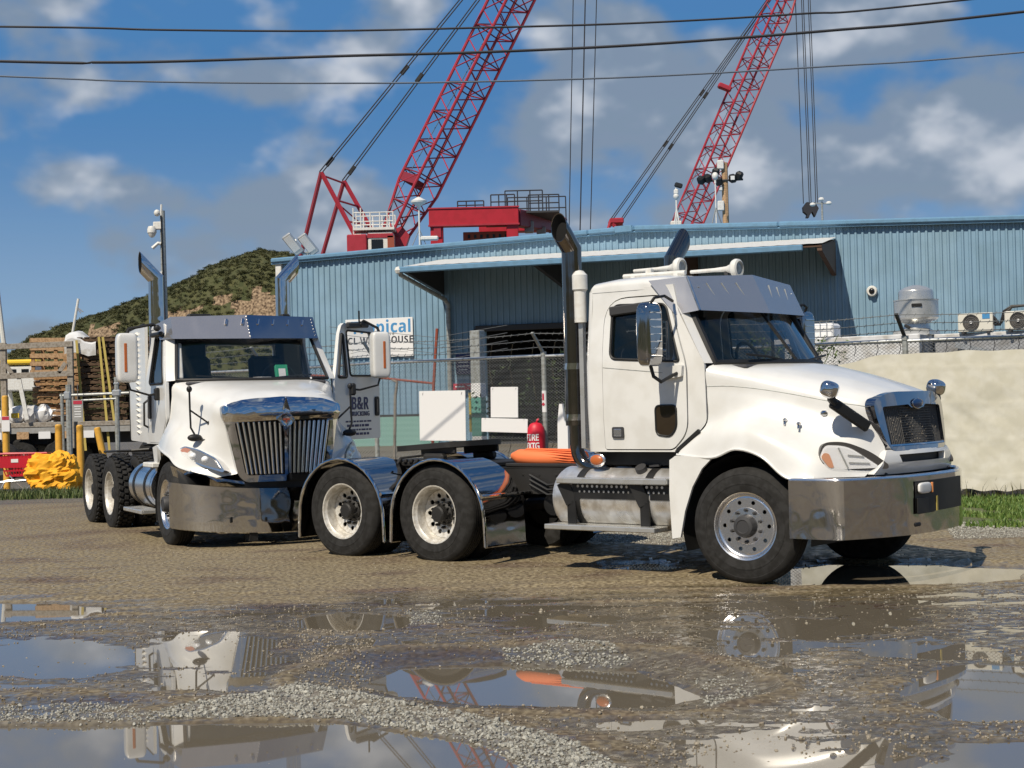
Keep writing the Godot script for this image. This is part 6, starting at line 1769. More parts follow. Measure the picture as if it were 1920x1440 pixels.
func right_truck() -> void:
	var t := thing("tractor_truck", "white tractor truck with long sloped hood and tall curved exhaust stack, nearest the camera", "truck", Vector3(2.7787, 0, -14.6343), -39.4054, "white tractor trucks parked in the yard")
	chassis(t, -5.75, 0.75, [-3.71, -5.06])
	wheels(t, [-3.71, -5.06], deg_to_rad(6.0), false)
	fifth_wheel(t, -4.42)
	for s in [-1, 1]:
		half_fender(t, -3.64, s); half_fender(t, -5.05, s)
	obj("catwalk", MB.new().box(Vector3(-2.75, 1.0, 0), Vector3(1.2, 0.04, 0.9), 0.01), "grease", t)
	obj("rear_light_bar", MB.new().box(Vector3(-5.78, 0.82, 0), Vector3(0.06, 0.2, 0.9), 0.01), "black", t)
	var m: MB
	# ---- cab
	var side_z := func(y: float) -> float: return 1.10 - 0.075 * smoothstep(1.95, 2.72, y) - 0.02 * smoothstep(1.5, 1.17, y)
	var outline := rpoly([Vector2(-1.72, 1.17), Vector2(-1.72, 2.70), Vector2(-0.80, 2.72), Vector2(-0.735, 2.46), Vector2(-0.435, 1.975), Vector2(-0.425, 1.44), Vector2(-0.70, 1.17)], [0.0, 0.0, 0.0, 0.02, 0.03, 0.05, 0.03])
	var door := rpoly([Vector2(-1.57, 1.195), Vector2(-1.57, 2.62), Vector2(-0.86, 2.62), Vector2(-0.63, 1.97), Vector2(-0.63, 1.36), Vector2(-0.80, 1.195)], [0.03, 0.26, 0.16, 0.1, 0.12, 0.05], 6)
	var win := rpoly([Vector2(-1.48, 2.05), Vector2(-1.48, 2.56), Vector2(-0.875, 2.54), Vector2(-0.70, 2.0), Vector2(-1.0, 2.02)], [0.07, 0.09, 0.06, 0.03, 0.0])
	var seam := PackedVector2Array()
	var dc := Vector2(-1.1, 1.9)
	for p in door: seam.append(p + (p - dc).normalized() * 0.012)
	for s in [1.0, -1.0]:
		var f := func(p: Vector2) -> Vector3: return Vector3(p.x, p.y, s * side_z.call(p.y))
		var fd := func(p: Vector2) -> Vector3: return Vector3(p.x, p.y, s * (side_z.call(p.y) + 0.006))
		var fg := func(p: Vector2) -> Vector3: return Vector3(p.x, p.y, s * (side_z.call(p.y) - 0.014))
		m = MB.new()
		plate(m, outline, seam, f, Vector3(0, 0, -0.03 * s))
		obj("cab_side", m, "white_paint", t)
		m = MB.new()
		plate(m, door, win, fd, Vector3(0, 0, -0.03 * s), 6)
		var d := obj("door", m, "white_paint", t)
		m = MB.new()
		sheet(m, win, fg)
		obj("door_window", m, "side_glass", d)
		var wl := []
		for p in win: wl.append(fd.call(p) + Vector3(0, 0, 0.001 * s))
		obj("window_gasket", loop_tube(wl, 0.013), "black", d)
		obj("window_divider", MB.new().bar(fd.call(Vector2(-0.985, 2.01)), fd.call(Vector2(-0.965, 2.55)), 0.02, 0.03), "black", d)
		var pk := rpoly([Vector2(-0.975, 1.33), Vector2(-0.975, 1.60), Vector2(-0.745, 1.60), Vector2(-0.745, 1.40), Vector2(-0.82, 1.31)], 0.05)
		m = MB.new()
		sheet(m, pk, func(p: Vector2) -> Vector3: return Vector3(p.x, p.y, s * (side_z.call(p.y) + 0.010)))
		obj("lower_window", m, "side_glass_dark", d)
		wl = []
		for p in pk: wl.append(fd.call(p) + Vector3(0, 0, 0.003 * s))
		obj("window_gasket", loop_tube(wl, 0.010), "black", d)
		obj("rain_guard", MB.new().prism(rpoly([Vector2(-1.535, 2.46), Vector2(-1.50, 2.58), Vector2(-1.40, 2.605), Vector2(-0.93, 2.585), Vector2(-0.93, 2.52), Vector2(-1.40, 2.49), Vector2(-1.46, 2.46)], 0.02), Transform3D(Basis(Vector3.RIGHT, -0.1 * s), Vector3(0, 0.02 if s > 0 else -0.02, s * 1.33)), -0.012, 0.012) if false else MB.new().bar(fd.call(Vector2(-1.50, 2.50)) + Vector3(0, 0, 0.02 * s), fd.call(Vector2(-1.02, 2.53)) + Vector3(0, 0, 0.02 * s), 0.03, 0.09, Vector3.UP, 0.012), "dark_plastic", d)
		obj("belt_seam", MB.new().bar(fd.call(Vector2(-1.565, 1.97)), fd.call(Vector2(-0.86, 1.90)), 0.004, 0.006), "pipe_grey", d)
		# handle
		obj("handle_bezel", MB.new().prism(rpoly([Vector2(-1.475, 1.30), Vector2(-1.475, 1.405), Vector2(-1.34, 1.405), Vector2(-1.34, 1.30)], 0.02), Transform3D(Basis.IDENTITY, Vector3(0, 0, s * 1.09)), -0.02, 0.02), "dark_plastic", d)
		obj("door_handle", MB.new().box(Vector3(-1.41, 1.352, s * 1.112), Vector3(0.09, 0.07, 0.012), 0.006), "chrome_worn", d)
		# A pillar between the side and the glass
		m = MB.new()
		var a := PackedVector3Array(); var b := PackedVector3Array()
		for k in 9:
			var q := k / 8.0
			a.append(f.call(Vector2(lerpf(-0.435, -0.80, q), lerpf(1.975, 2.60, q))))
			b.append(Vector3(lerpf(-0.39, -0.74, q), lerpf(1.975, 2.60, q), s * lerpf(0.985, 0.915, q)))
		m.grid([a, b])
		obj("windshield_pillar", m, "white_paint", t)
		# rear corner
		m = MB.new()
		var rows := []
		for k in 6:
			var an := deg_to_rad(k * 18.0)
			var r := PackedVector3Array()
			for y in [1.17, 1.6, 2.0, 2.4, 2.70]: r.append(Vector3(-1.72 - 0.08 * sin(an), y, s * (side_z.call(y) - 0.08 + 0.08 * cos(an))))
			rows.append(r)
		obj("cab_corner", m.grid(rows), "white_paint", t)
	m = MB.new()
	plate(m, PackedVector2Array([Vector2(-1.02, 1.17), Vector2(-1.02, 2.0), Vector2(-0.95, 2.70), Vector2(0.95, 2.70), Vector2(1.02, 2.0), Vector2(1.02, 1.17)]), rpoly([Vector2(-0.46, 2.06), Vector2(-0.46, 2.46), Vector2(0.46, 2.46), Vector2(0.46, 2.06)], 0.06), func(p: Vector2) -> Vector3: return Vector3(-1.80, p.y, p.x), Vector3(0.03, 0, 0))
	obj("cab_back", m, "white_paint", t)
	m = MB.new()
	var rows := []
	for q in [[-1.80, 2.70], [-1.795, 2.75], [-1.77, 2.785], [-1.72, 2.81], [-1.5, 2.835], [-1.2, 2.84], [-0.95, 2.83], [-0.74, 2.79], [-0.62, 2.68]]:
		var r := PackedVector3Array()
		for k in 31:
			var a := PI * k / 30.0
			r.append(Vector3(q[0], 2.69 + (q[1] - 2.69) * pow(sin(a), 0.5), (1.03 - 0.16 * smoothstep(-1.02, -0.62, q[0]) - 0.06 * smoothstep(-1.72, -1.80, q[0])) * signf(cos(a)) * pow(absf(cos(a)), 0.34)))
		rows.append(r)
	obj("roof", m.grid(rows), "white_paint", t, 60.0)
	obj("cab_floor", MB.new().box(Vector3(-1.12, 1.19, 0), Vector3(1.3, 0.05, 2.1)).box(Vector3(-0.5, 1.55, 0), Vector3(0.06, 0.8, 2.0)).box(Vector3(-1.74, 1.6, 0), Vector3(0.03, 0.85, 1.9)).box(Vector3(-1.25, 2.66, 0), Vector3(0.95, 0.02, 1.9)).box(Vector3(-1.74, 2.57, 0), Vector3(0.03, 0.2, 1.9)).box(Vector3(-1.74, 2.26, 0.73), Vector3(0.03, 0.5, 0.5)).box(Vector3(-1.74, 2.26, -0.73), Vector3(0.03, 0.5, 0.5)), "interior", t)
	obj("dashboard", MB.new().box(Vector3(-0.52, 1.82, 0), Vector3(0.36, 0.26, 1.9), 0.06).box(Vector3(-0.3, 1.93, 0), Vector3(0.36, 0.05, 1.8), 0.02), "interior", t)
	seats(t, -1.35, 1.55)
	steering(t, Vector3(-0.88, 1.98, -0.45))
	# windshield
	var ws := []
	for j in 7:
		var q := j / 6.0
		var r := PackedVector3Array()
		for k in 21:
			var z := lerpf(-1.0, 1.0, k / 20.0)
			var zz := z * lerpf(0.985, 0.915, q)
			r.append(Vector3(lerpf(-0.39, -0.74, q) + lerpf(0.30, 0.16, q) * (1.0 - z * z), lerpf(1.975, 2.60, q), zz))
		ws.append(r)
	var wg := obj("windshield", MB.new().grid(ws), "glass", t, 60.0)
	var per := []
	for k in 21: per.append(ws[0][k])
	for j in range(1, 7): per.append(ws[j][20])
	for k in range(19, -1, -1): per.append(ws[6][k])
	for j in range(5, 0, -1): per.append(ws[j][0])
	obj("windshield_gasket", loop_tube(per, 0.034), "black", wg)
	obj("windshield_divider", MB.new().bar(ws[0][10] + Vector3(0.005, 0, 0), ws[6][10] + Vector3(0.005, 0, 0), 0.025, 0.02), "black", wg)
	for s in [-1, 1]: obj("wiper", MB.new().tube([Vector3(-0.10, 1.985, s * 0.15), Vector3(-0.13, 2.03, s * 0.5), Vector3(-0.20, 2.05, s * 0.75)], 0.012, 5), "black", wg)
	obj("cowl", MB.new().grid([PackedVector3Array([Vector3(-0.43, 1.95, -1.02), Vector3(-0.22, 1.965, -0.7), Vector3(-0.09, 1.965, 0), Vector3(-0.22, 1.965, 0.7), Vector3(-0.43, 1.95, 1.02)]), PackedVector3Array([Vector3(-0.47, 1.96, -1.0), Vector3(-0.30, 1.98, -0.7), Vector3(-0.16, 1.98, 0), Vector3(-0.30, 1.98, 0.7), Vector3(-0.47, 1.96, 1.0)])]), "black", t)
	# sun visor of bright sheet steel
	var V := [Vector3(-1.05, 2.765, 1.06), Vector3(-0.69, 2.785, 0.961), Vector3(-0.545, 2.465, 0.985), Vector3(-0.765, 2.43, 1.055), Vector3(-0.56, 2.835, 0), Vector3(-0.37, 2.455, 0)]
	m = MB.new()
	for s in [1.0, -1.0]:
		var k := Vector3(1, 1, s)
		m.quad(V[0] * k, V[1] * k, V[2] * k, V[3] * k)
		m.quad(V[1] * k, V[4] * k, V[5] * k, V[2] * k)
		m.quad(V[2] * k, V[5] * k, (V[5] + Vector3(-0.02, 0.012, 0)) * k, (V[2] + Vector3(-0.02, 0.012, 0)) * k)
	var vis := obj("sun_visor", m, "visor_steel", t, 5.0)
	for s in [1.0, -1.0]:
		for k in 3:
			var z: float = s * (0.72 - k * 0.21)
			var f: float = 1.0 - absf(z) / 0.955
			var p0: Vector3 = (V[1] * Vector3(1, 1, s)).lerp(V[4], f); var p1: Vector3 = (V[2] * Vector3(1, 1, s)).lerp(V[5], f)
			obj("visor_slot", MB.new().bar(p0.lerp(p1, 0.2) + Vector3(0.004, 0, 0), p0.lerp(p1, 0.55) + Vector3(0.004, 0, -0.05 * s), 0.012, 0.006), "pipe_grey", vis)
	obj("visor_bead", MB.new().tube([V[1] + Vector3(0.004, 0, 0), V[2] + Vector3(0.004, 0, 0)], 0.012, 6), "chrome", vis)
	# horns and roof rail
	for q in [[-1.70, 0.35], [-1.42, -0.25]]:
		var hx := Transform3D(Basis(Vector3(0, 1, 0), Vector3(1, 0, 0), Vector3(0, 0, -1)), Vector3(q[0], 2.935, q[1]))
		var h := obj("air_horn", MB.new().lathe([Vector2(0, 0), Vector2(0.018, 0.0), Vector2(0.02, 0.28), Vector2(0.028, 0.42), Vector2(0.05, 0.48), Vector2(0.085, 0.505), Vector2(0.095, 0.53), Vector2(0.09, 0.565), Vector2(0.07, 0.575)], hx, 24), "white_plain", t)
		obj("horn_cap", MB.new().lathe([Vector2(0.072, 0.574), Vector2(0.055, 0.56), Vector2(0.0, 0.565)], hx, 20), "pipe_grey", h)
		obj("horn_foot", MB.new().box(Vector3(q[0] + 0.42, 2.87, q[1]), Vector3(0.04, 0.08, 0.03)), "dark_plastic", h)
	obj("roof_rail", MB.new().tube([Vector3(-1.72, 2.875, 0.5), Vector3(-1.0, 2.865, 0.5)], 0.024, 8).box(Vector3(-1.45, 2.905, 0.45), Vector3(0.07, 0.07, 0.06), 0.01).box(Vector3(-1.6, 2.84, 0.5), Vector3(0.05, 0.06, 0.05)).box(Vector3(-1.1, 2.84, 0.5), Vector3(0.05, 0.06, 0.05)), "white_plain", t)
	# hood with its fenders
	var C := [[Vector3(-0.08, 1.965, 0), Vector3(-0.27, 1.965, 0.62), Vector3(-0.415, 1.945, 1.055), Vector3(-0.422, 1.72, 1.085), Vector3(-0.425, 1.44, 1.09), Vector3(-0.56, 1.29, 1.14), Vector3(-0.71, 1.15, 1.17)],
		[Vector3(0.12, 1.955, 0), Vector3(-0.04, 1.945, 0.60), Vector3(-0.16, 1.885, 0.985), Vector3(-0.19, 1.70, 1.03), Vector3(-0.20, 1.50, 1.06), Vector3(-0.25, 1.34, 1.18), Vector3(-0.31, 1.125, 1.215)],
		[Vector3(0.36, 1.905, 0), Vector3(0.23, 1.885, 0.56), Vector3(0.11, 1.815, 0.89), Vector3(0.06, 1.65, 0.95), Vector3(0.01, 1.49, 1.03), Vector3(-0.03, 1.38, 1.18), Vector3(-0.06, 1.20, 1.22)],
		[Vector3(0.60, 1.84, 0), Vector3(0.51, 1.815, 0.52), Vector3(0.42, 1.73, 0.81), Vector3(0.37, 1.57, 0.87), Vector3(0.30, 1.41, 0.98), Vector3(0.24, 1.31, 1.17), Vector3(0.20, 1.135, 1.22)],
		[Vector3(0.84, 1.765, 0), Vector3(0.78, 1.735, 0.48), Vector3(0.70, 1.655, 0.745), Vector3(0.65, 1.47, 0.80), Vector3(0.58, 1.30, 0.93), Vector3(0.49, 1.18, 1.12), Vector3(0.43, 0.955, 1.20)],
		[Vector3(1.00, 1.70, 0), Vector3(0.96, 1.675, 0.46), Vector3(0.89, 1.60, 0.69), Vector3(0.89, 1.40, 0.73), Vector3(0.86, 1.23, 0.82), Vector3(0.74, 1.08, 1.02), Vector3(0.66, 0.95, 1.13)],
		[Vector3(1.07, 1.655, 0), Vector3(1.035, 1.635, 0.46), Vector3(0.96, 1.56, 0.66), Vector3(1.01, 1.34, 0.64), Vector3(1.07, 1.17, 0.60), Vector3(1.04, 1.05, 0.70), Vector3(0.98, 0.95, 0.82)]]
	var fine := smooth_grid(C, 36, 36)
	m = MB.new()
	m.grid(fine); m.grid(mirror(fine), false, true)
	var hood := obj("hood", m, "white_paint", t, 50.0)
	# crease line, arch lip
	for s in [1.0, -1.0]:
		var lip := []
		for i in 31: lip.append(fine[i][36] * Vector3(1, 1, s))
		obj("arch_lip", MB.new().tube(lip, 0.012, 6), "white_paint", hood)
		var sm := []
		for i in range(0, 34):
			var cx := lerpf(17.0, 13.0, i / 33.0)
			sm.append((fine[i][int(cx)].lerp(fine[i][int(cx) + 1], cx - int(cx)) + Vector3(0, 0, -0.001)) * Vector3(1, 1, s))
		obj("hood_seam", MB.new().tube(sm, 0.0045, 5), "pipe_grey", hood)
		var well := []
		for q in [0.0, 0.25, 0.62]:
			var r := PackedVector3Array()
			for k in 17:
				var a := deg_to_rad(lerpf(-12.0, 200.0, k / 16.0))
				r.append(Vector3(cos(a) * 0.655, 0.50 + sin(a) * 0.655, s * (1.185 - q)))
			well.append(r)
		obj("wheel_well", MB.new().grid(well), "black", t)
		var sk := PackedVector2Array([Vector2(-0.755, 0.385), Vector2(-0.775, 0.8), Vector2(-0.765, 1.10), Vector2(-0.70, 1.14), Vector2(-0.315, 1.118), Vector2(-0.42, 1.025), Vector2(-0.525, 0.86), Vector2(-0.61, 0.64), Vector2(-0.665, 0.40)])
		obj("fender_skirt", MB.new().prism(sk, Transform3D.IDENTITY, s * 1.20 - 0.015, s * 1.20 + 0.012), "white_paint", t)
		obj("hood_latch", MB.new().bar(Vector3(-0.71, 1.185, s * 1.165), Vector3(-0.48, 1.37, s * 1.135), 0.03, 0.035, Vector3.UP, 0.008).bar(Vector3(-0.72, 1.19, s * 1.15), Vector3(-0.68, 1.12, s * 1.16), 0.03, 0.03), "black", t)
		for q in [[0.30, 1.45], [0.435, 1.415]]:
			obj("marker_clip", MB.new().ball(Vector3(q[0], q[1], s * 0.965), Vector3(0.02, 0.02, 0.03), 8).bar(Vector3(q[0], q[1] - 0.01, s * 0.97), Vector3(q[0] + 0.012, q[1] - 0.045, s * 1.0), 0.016, 0.016), "chrome", hood)
		obj("side_marker", MB.new().ball(Vector3(0.60, 1.50, s * 0.81), Vector3(0.035, 0.03, 0.03), 10), "chrome", hood)
		# headlamp
		var u := Vector3(0.74, 0.0, -0.67 * s).normalized(); var n := Vector3(0.66, 0.10, 0.74 * s).normalized(); var v := Vector3.UP
		var fr := Transform3D(Basis(u, v, n), Vector3(0.868, 1.10, s * 0.868))
		var bez := rpoly([Vector2(-0.28, 0.03), Vector2(-0.24, 0.15), Vector2(-0.05, 0.155), Vector2(0.18, 0.06), Vector2(0.33, -0.055), Vector2(0.33, -0.09), Vector2(-0.2, -0.1)], [0.05, 0.06, 0.12, 0.1, 0.02, 0.02, 0.06])
		var hl := obj("headlamp", MB.new().prism(bez, fr, -0.12, 0.03), "grey_dark", t)
		var ln := rpoly([Vector2(-0.275, 0.02), Vector2(-0.225, 0.125), Vector2(-0.03, 0.115), Vector2(0.23, -0.06), Vector2(0.23, -0.082), Vector2(-0.19, -0.088)], [0.04, 0.04, 0.1, 0.02, 0.02, 0.06])
		obj("reflector", MB.new().prism(ln, fr, 0.0, 0.036), "reflector_grey", hl)
		obj("turn_signal", MB.new().prism(rpoly([Vector2(-0.262, 0.02), Vector2(-0.235, 0.06), Vector2(-0.19, 0.05), Vector2(-0.165, -0.02), Vector2(-0.15, -0.072), Vector2(-0.19, -0.072)], 0.02), fr, 0.02, 0.046), "amber", hl)
		obj("lamp_divider", MB.new().bar(fr * Vector3(-0.11, 0.10, 0.045), fr * Vector3(-0.03, -0.075, 0.045), 0.012, 0.012).bar(fr * Vector3(-0.03, 0.035, 0.045), fr * Vector3(0.11, 0.02, 0.045), 0.008, 0.008).bar(fr * Vector3(-0.02, -0.03, 0.045), fr * Vector3(0.16, -0.04, 0.045), 0.008, 0.008), "pipe_grey", hl)
		obj("lamp_lens", MB.new().prism(ln, fr, 0.05, 0.056), "lens", hl)
	# grille
	var gx := func(z: float, y: float) -> float: return 1.13 - 0.16 * z * z - 0.15 * (y - 1.25)
	var gf := func(p: Vector2) -> Vector3: return Vector3(gx.call(p.x, p.y) + 0.015, p.y, p.x)
	var go := rpoly([Vector2(-0.70, 1.60), Vector2(-0.45, 1.675), Vector2(0.45, 1.675), Vector2(0.70, 1.60), Vector2(0.68, 1.42), Vector2(0.57, 1.155), Vector2(-0.57, 1.155), Vector2(-0.68, 1.42)], [0.08, 0.15, 0.15, 0.08, 0.1, 0.1, 0.1, 0.1])
	var gi := rpoly([Vector2(-0.585, 1.545), Vector2(-0.16, 1.56), Vector2(-0.13, 1.53), Vector2(0.13, 1.53), Vector2(0.16, 1.56), Vector2(0.585, 1.545), Vector2(0.55, 1.195), Vector2(-0.55, 1.195)], [0.03, 0.02, 0.03, 0.03, 0.02, 0.03, 0.03, 0.03])
	m = MB.new()
	plate(m, go, gi, gf, Vector3(-0.09, 0, 0))
	var gr := obj("grille_surround", m, "grille_chrome", t, 40.0)
	m = MB.new()
	sheet(m, gi, func(p: Vector2) -> Vector3: return Vector3(gx.call(p.x, p.y) - 0.03, p.y, p.x))
	obj("grille_screen", m, "mesh_grille", gr)
	m = MB.new()
	rng.seed = 40
	for k in 42: m.bar(Vector3(gx.call(lerpf(-0.57, 0.57, k / 41.0), 1.54) - 0.022, 1.54, lerpf(-0.57, 0.57, k / 41.0)), Vector3(gx.call(lerpf(-0.54, 0.54, k / 41.0), 1.2) - 0.022, 1.20, lerpf(-0.54, 0.54, k / 41.0)), 0.005, 0.006)
	for k in 16: m.bar(Vector3(gx.call(0, 1.2 + k * 0.022) - 0.024, 1.2 + k * 0.022, -0.3), Vector3(gx.call(0, 1.2 + k * 0.022) - 0.024, 1.2 + k * 0.022, 0.3), 0.006, 0.005)
	tag(obj("screen_wires", m, "mesh_grille", gr), "", "", "", "stuff")
	m = MB.new()
	for k in 70:
		var z := rng.randf_range(-0.5, 0.5); var y := rng.randf_range(1.22, 1.5)
		m.box(Vector3(gx.call(z, y) - 0.016, y, z), Vector3(0.004, rng.randf_range(0.004, 0.012), rng.randf_range(0.004, 0.012)), 0, Basis(Vector3.RIGHT, rng.randf() * 3))
	tag(obj("bug_specks", m, "wood_grey", gr), "", "", "", "stuff")
	obj("badge", MB.new().ball(Vector3(gx.call(0, 1.56) + 0.02, 1.565, 0), Vector3(0.02, 0.042, 0.105), 20), "badge_blue", gr)
	obj("badge_rim", loop_tube(arc(Vector3(gx.call(0, 1.56) + 0.022, 1.565, 0), Vector3(0, 0.043, 0) / 0.107, Vector3(0, 0, 1), 0.107, 0, 340, 24), 0.006), "chrome", gr)
	obj("screen_bottom_rail", MB.new().tube([Vector3(gx.call(-0.55, 1.2), 1.2, -0.55), Vector3(gx.call(0, 1.2), 1.2, 0.0), Vector3(gx.call(0.55, 1.2), 1.2, 0.55)], 0.016, 6), "chrome", gr)
	# nose panel with its slot
	m = MB.new()
	plate(m, rpoly([Vector2(-0.62, 1.17), Vector2(0.62, 1.17), Vector2(0.80, 0.96), Vector2(-0.80, 0.96)], 0.03), rpoly([Vector2(-0.47, 1.125), Vector2(0.47, 1.125), Vector2(0.44, 1.055), Vector2(-0.44, 1.055)], 0.015), func(p: Vector2) -> Vector3: return Vector3(1.155 - 0.17 * p.x * p.x + 0.03 * sin((p.y - 0.96) * 15.0), p.y, p.x), Vector3(-0.06, 0, 0), 4)
	var np := obj("nose_panel", m, "white_paint", t, 50.0)
	obj("nose_slot", MB.new().box(Vector3(1.07, 1.09, 0), Vector3(0.02, 0.1, 0.98)), "black", np)
	obj("tow_plate", MB.new().box(Vector3(0.94, 0.965, 0.0), Vector3(0.3, 0.03, 1.3)), "black", t)
	# bumper
	var path := PackedVector2Array([Vector2(0.46, 1.19), Vector2(0.70, 1.20), Vector2(0.88, 1.19), Vector2(0.94, 1.16), Vector2(1.03, 1.0), Vector2(1.13, 0.78), Vector2(1.21, 0.55)])
	var full := PackedVector2Array()
	for p in path: full.append(p)
	for k in 9: full.append(Vector2(1.21 + 0.04 * sin(PI * (k + 1) / 10.0), lerpf(0.55, -0.55, (k + 1) / 10.0)))
	for k in path.size(): full.append(Vector2(path[path.size() - 1 - k].x, -path[path.size() - 1 - k].y))
	m = MB.new()
	ring_box(m, full, 0.432, 0.93, 0.03, null, 0.022)
	var bp := obj("bumper", m, "bumper_chrome", t, 30.0)
	var top := []
	for p in full: top.append(Vector3(p.x - 0.005, 0.935, p.y))
	obj("bumper_lip", MB.new().tube(top, 0.018, 8), "chrome_worn", bp)
	var rp := PackedVector2Array()
	for p in full:
		if p.y < 0.46 and p.y > -0.56: rp.append(p + Vector2(0.028, 0))
	m = MB.new()
	ring_box(m, rp, 0.615, 0.89, 0.01)
	obj("bumper_recess", m, "black", bp)
	obj("license_pocket", MB.new().box(Vector3(1.275, 0.675, 0.26), Vector3(0.012, 0.14, 0.34), 0.004), "black", bp)
	obj("fog_lamp", MB.new().pill(Vector3(1.282, 0.828, 0.29), Vector3(0.02, 0.048, 0.12), 0.55), "lamp_glass", bp)
	obj("fog_lamp_amber", MB.new().box(Vector3(1.29, 0.825, 0.155), Vector3(0.02, 0.09, 0.025), 0.005), "amber", bp)
	obj("yellow_tab", MB.new().box(Vector3(1.290, 0.68, 0.06), Vector3(0.008, 0.13, 0.025)), "strap_yellow", bp)
	for k in 4: obj("bumper_slot", MB.new().box(Vector3(1.258, 0.515 + 0.003 * k, 0.40 - k * 0.2), Vector3(0.02, 0.035, 0.10), 0.01, Basis(Vector3.UP, -0.08)), "black", bp)
	for p in [Vector3(0.58, 0.80, 1.205), Vector3(0.58, 0.52, 1.205), Vector3(0.8, 0.52, 1.205)]: obj("bumper_bolt", MB.new().ball(p, Vector3(0.018, 0.018, 0.012), 8), "chrome", bp)
	obj("tow_pin", MB.new().ball(Vector3(1.14, 0.74, 0.77), Vector3(0.025, 0.025, 0.025), 8), "chrome", bp)
	# mirrors
	for s in [1.0, -1.0]:
		var mo := Vector3(-0.80, 2.245, s * 1.43)
		var mi := obj("side_mirror", MB.new().pill(mo, Vector3(0.075, 0.29, 0.13), 0.4), "chrome_dark", t, 40.0)
		for k in 7: obj("mirror_rib", MB.new().box(mo + Vector3(0.062, 0.2 - k * 0.066, 0), Vector3(0.03, 0.018, 0.19), 0.006), "chrome", mi)
		obj("mirror_glass", MB.new().box(mo + Vector3(-0.072, 0, 0), Vector3(0.01, 0.5, 0.2), 0, Basis(Vector3.UP, 0.25 * s)), "chrome", mi)
		obj("mirror_arm", MB.new().tube([mo + Vector3(0.0, 0.26, 0), mo + Vector3(0.05, 0.33, -0.02 * s), mo + Vector3(0.08, 0.35, -0.14 * s), Vector3(-0.78, 2.56, s * 1.07)], 0.014, 8).tube([mo + Vector3(0, -0.27, 0), mo + Vector3(0.02, -0.38, -0.02 * s), mo + Vector3(0.06, -0.43, -0.08 * s), Vector3(-0.72, 1.87, s * 1.2), Vector3(-0.70, 1.9, s * 1.11)], 0.017, 8), "black", mi)
		obj("mirror_base", MB.new().prism(rpoly([Vector2(-0.86, 1.95), Vector2(-0.86, 1.84), Vector2(-0.66, 1.86), Vector2(-0.645, 1.97)], 0.02), Transform3D(Basis.IDENTITY, Vector3(0, 0, s * 1.115)), -0.03, 0.03), "white_paint", mi)
		# fender mirror on its black arm
		var fm := Vector3(0.80, 1.705, s * 1.075)
		var hm := obj("hood_mirror", MB.new().pill(fm, Vector3(0.08, 0.075, 0.085), 0.72, 24, Basis.from_euler(Vector3(0.0, 0.3 * s, -0.35))), "chrome", t)
		obj("hood_mirror_arm", MB.new().bar(fm + Vector3(0.0, -0.06, 0), Vector3(0.83, 1.575, s * 1.03), 0.07, 0.06, Vector3.UP, 0.015).bar(Vector3(0.80, 1.60, s * 1.05), Vector3(0.99, 1.37, s * 0.745), 0.05, 0.10, Vector3.UP, 0.015), "black", hm)
	# stacks, intake, tanks, steps
	for s in [1.0, -1.0]:
		stack(t, -2.06, s * 0.90, 1.42, 3.15, 0.098, 0.0, "stack_chrome", 0.28)
		var pts := []
		pts.append(Vector3(-2.06, 1.45, s * 0.90)); pts.append(Vector3(-2.05, 1.25, s * 0.90))
		pts.append_array(arc(Vector3(-1.83, 1.22, s * 0.90), Vector3.LEFT, Vector3.DOWN, 0.22, 5, 85, 6))
		pts.append(Vector3(-1.4, 1.0, s * 0.85))
		obj("exhaust_elbow", MB.new().tube(pts, 0.068, 14), "stack_chrome", t)
		obj("stack_bracket", MB.new().bar(Vector3(-1.90, 1.2, s * 0.97), Vector3(-1.90, 2.5, s * 0.97), 0.05, 0.05), "aluminium", t)
		obj("air_intake", MB.new().lathe([Vector2(0, 0), Vector2(0.06, 0), Vector2(0.06, 0.3), Vector2(0.075, 0.32), Vector2(0.075, 0.46), Vector2(0.04, 0.5), Vector2(0.0, 0.51)], Transform3D(Basis.IDENTITY, Vector3(-1.90, 2.42, s * 0.99)), 16), "white_plain", t)
		obj("lower_step", MB.new().box(Vector3(-1.55, 0.455, s * 1.16), Vector3(1.28, 0.05, 0.24), 0.008), "aluminium", t)
		obj("upper_step", MB.new().box(Vector3(-1.42, 0.90, s * 1.19), Vector3(1.27, 0.055, 0.12), 0.008), "aluminium", t)
		fuel_tank(t, -2.18, -0.72, 0.72, s * 0.86, 0.30, "tank", [-1.88, -1.08])
		for x in [-1.95, -1.10]: obj("step_bracket", MB.new().bar(Vector3(x - 0.07, 0.88, s * 1.19), Vector3(x + 0.02, 0.68, s * 1.165), 0.02, 0.12).bar(Vector3(x + 0.02, 0.7, s * 1.165), Vector3(x + 0.02, 0.45, s * 1.16), 0.02, 0.10), "black", t)
		obj("perforated_riser", MB.new().box(Vector3(-1.53, 0.80, s * 1.165), Vector3(0.78, 0.15, 0.006)).box(Vector3(-0.9, 0.80, s * 1.165), Vector3(0.24, 0.15, 0.006)), "black", t)
		m = MB.new()
		for k in 18:
			if k == 13: continue
			m.lathe([Vector2(0.0, 0.006), Vector2(0.014, 0.006), Vector2(0.014, 0.0)], Transform3D(AXLE if s > 0 else AXLE * Basis(Vector3.RIGHT, PI), Vector3(-1.85 + k * 0.057, 0.845, s * 1.166)), 8)
			m.lathe([Vector2(0.0, 0.006), Vector2(0.011, 0.006), Vector2(0.011, 0.0)], Transform3D(AXLE if s > 0 else AXLE * Basis(Vector3.RIGHT, PI), Vector3(-1.83 + k * 0.057, 0.795, s * 1.166)), 8)
		tag(obj("riser_holes", m, "tank", t), "", "", "", "stuff")
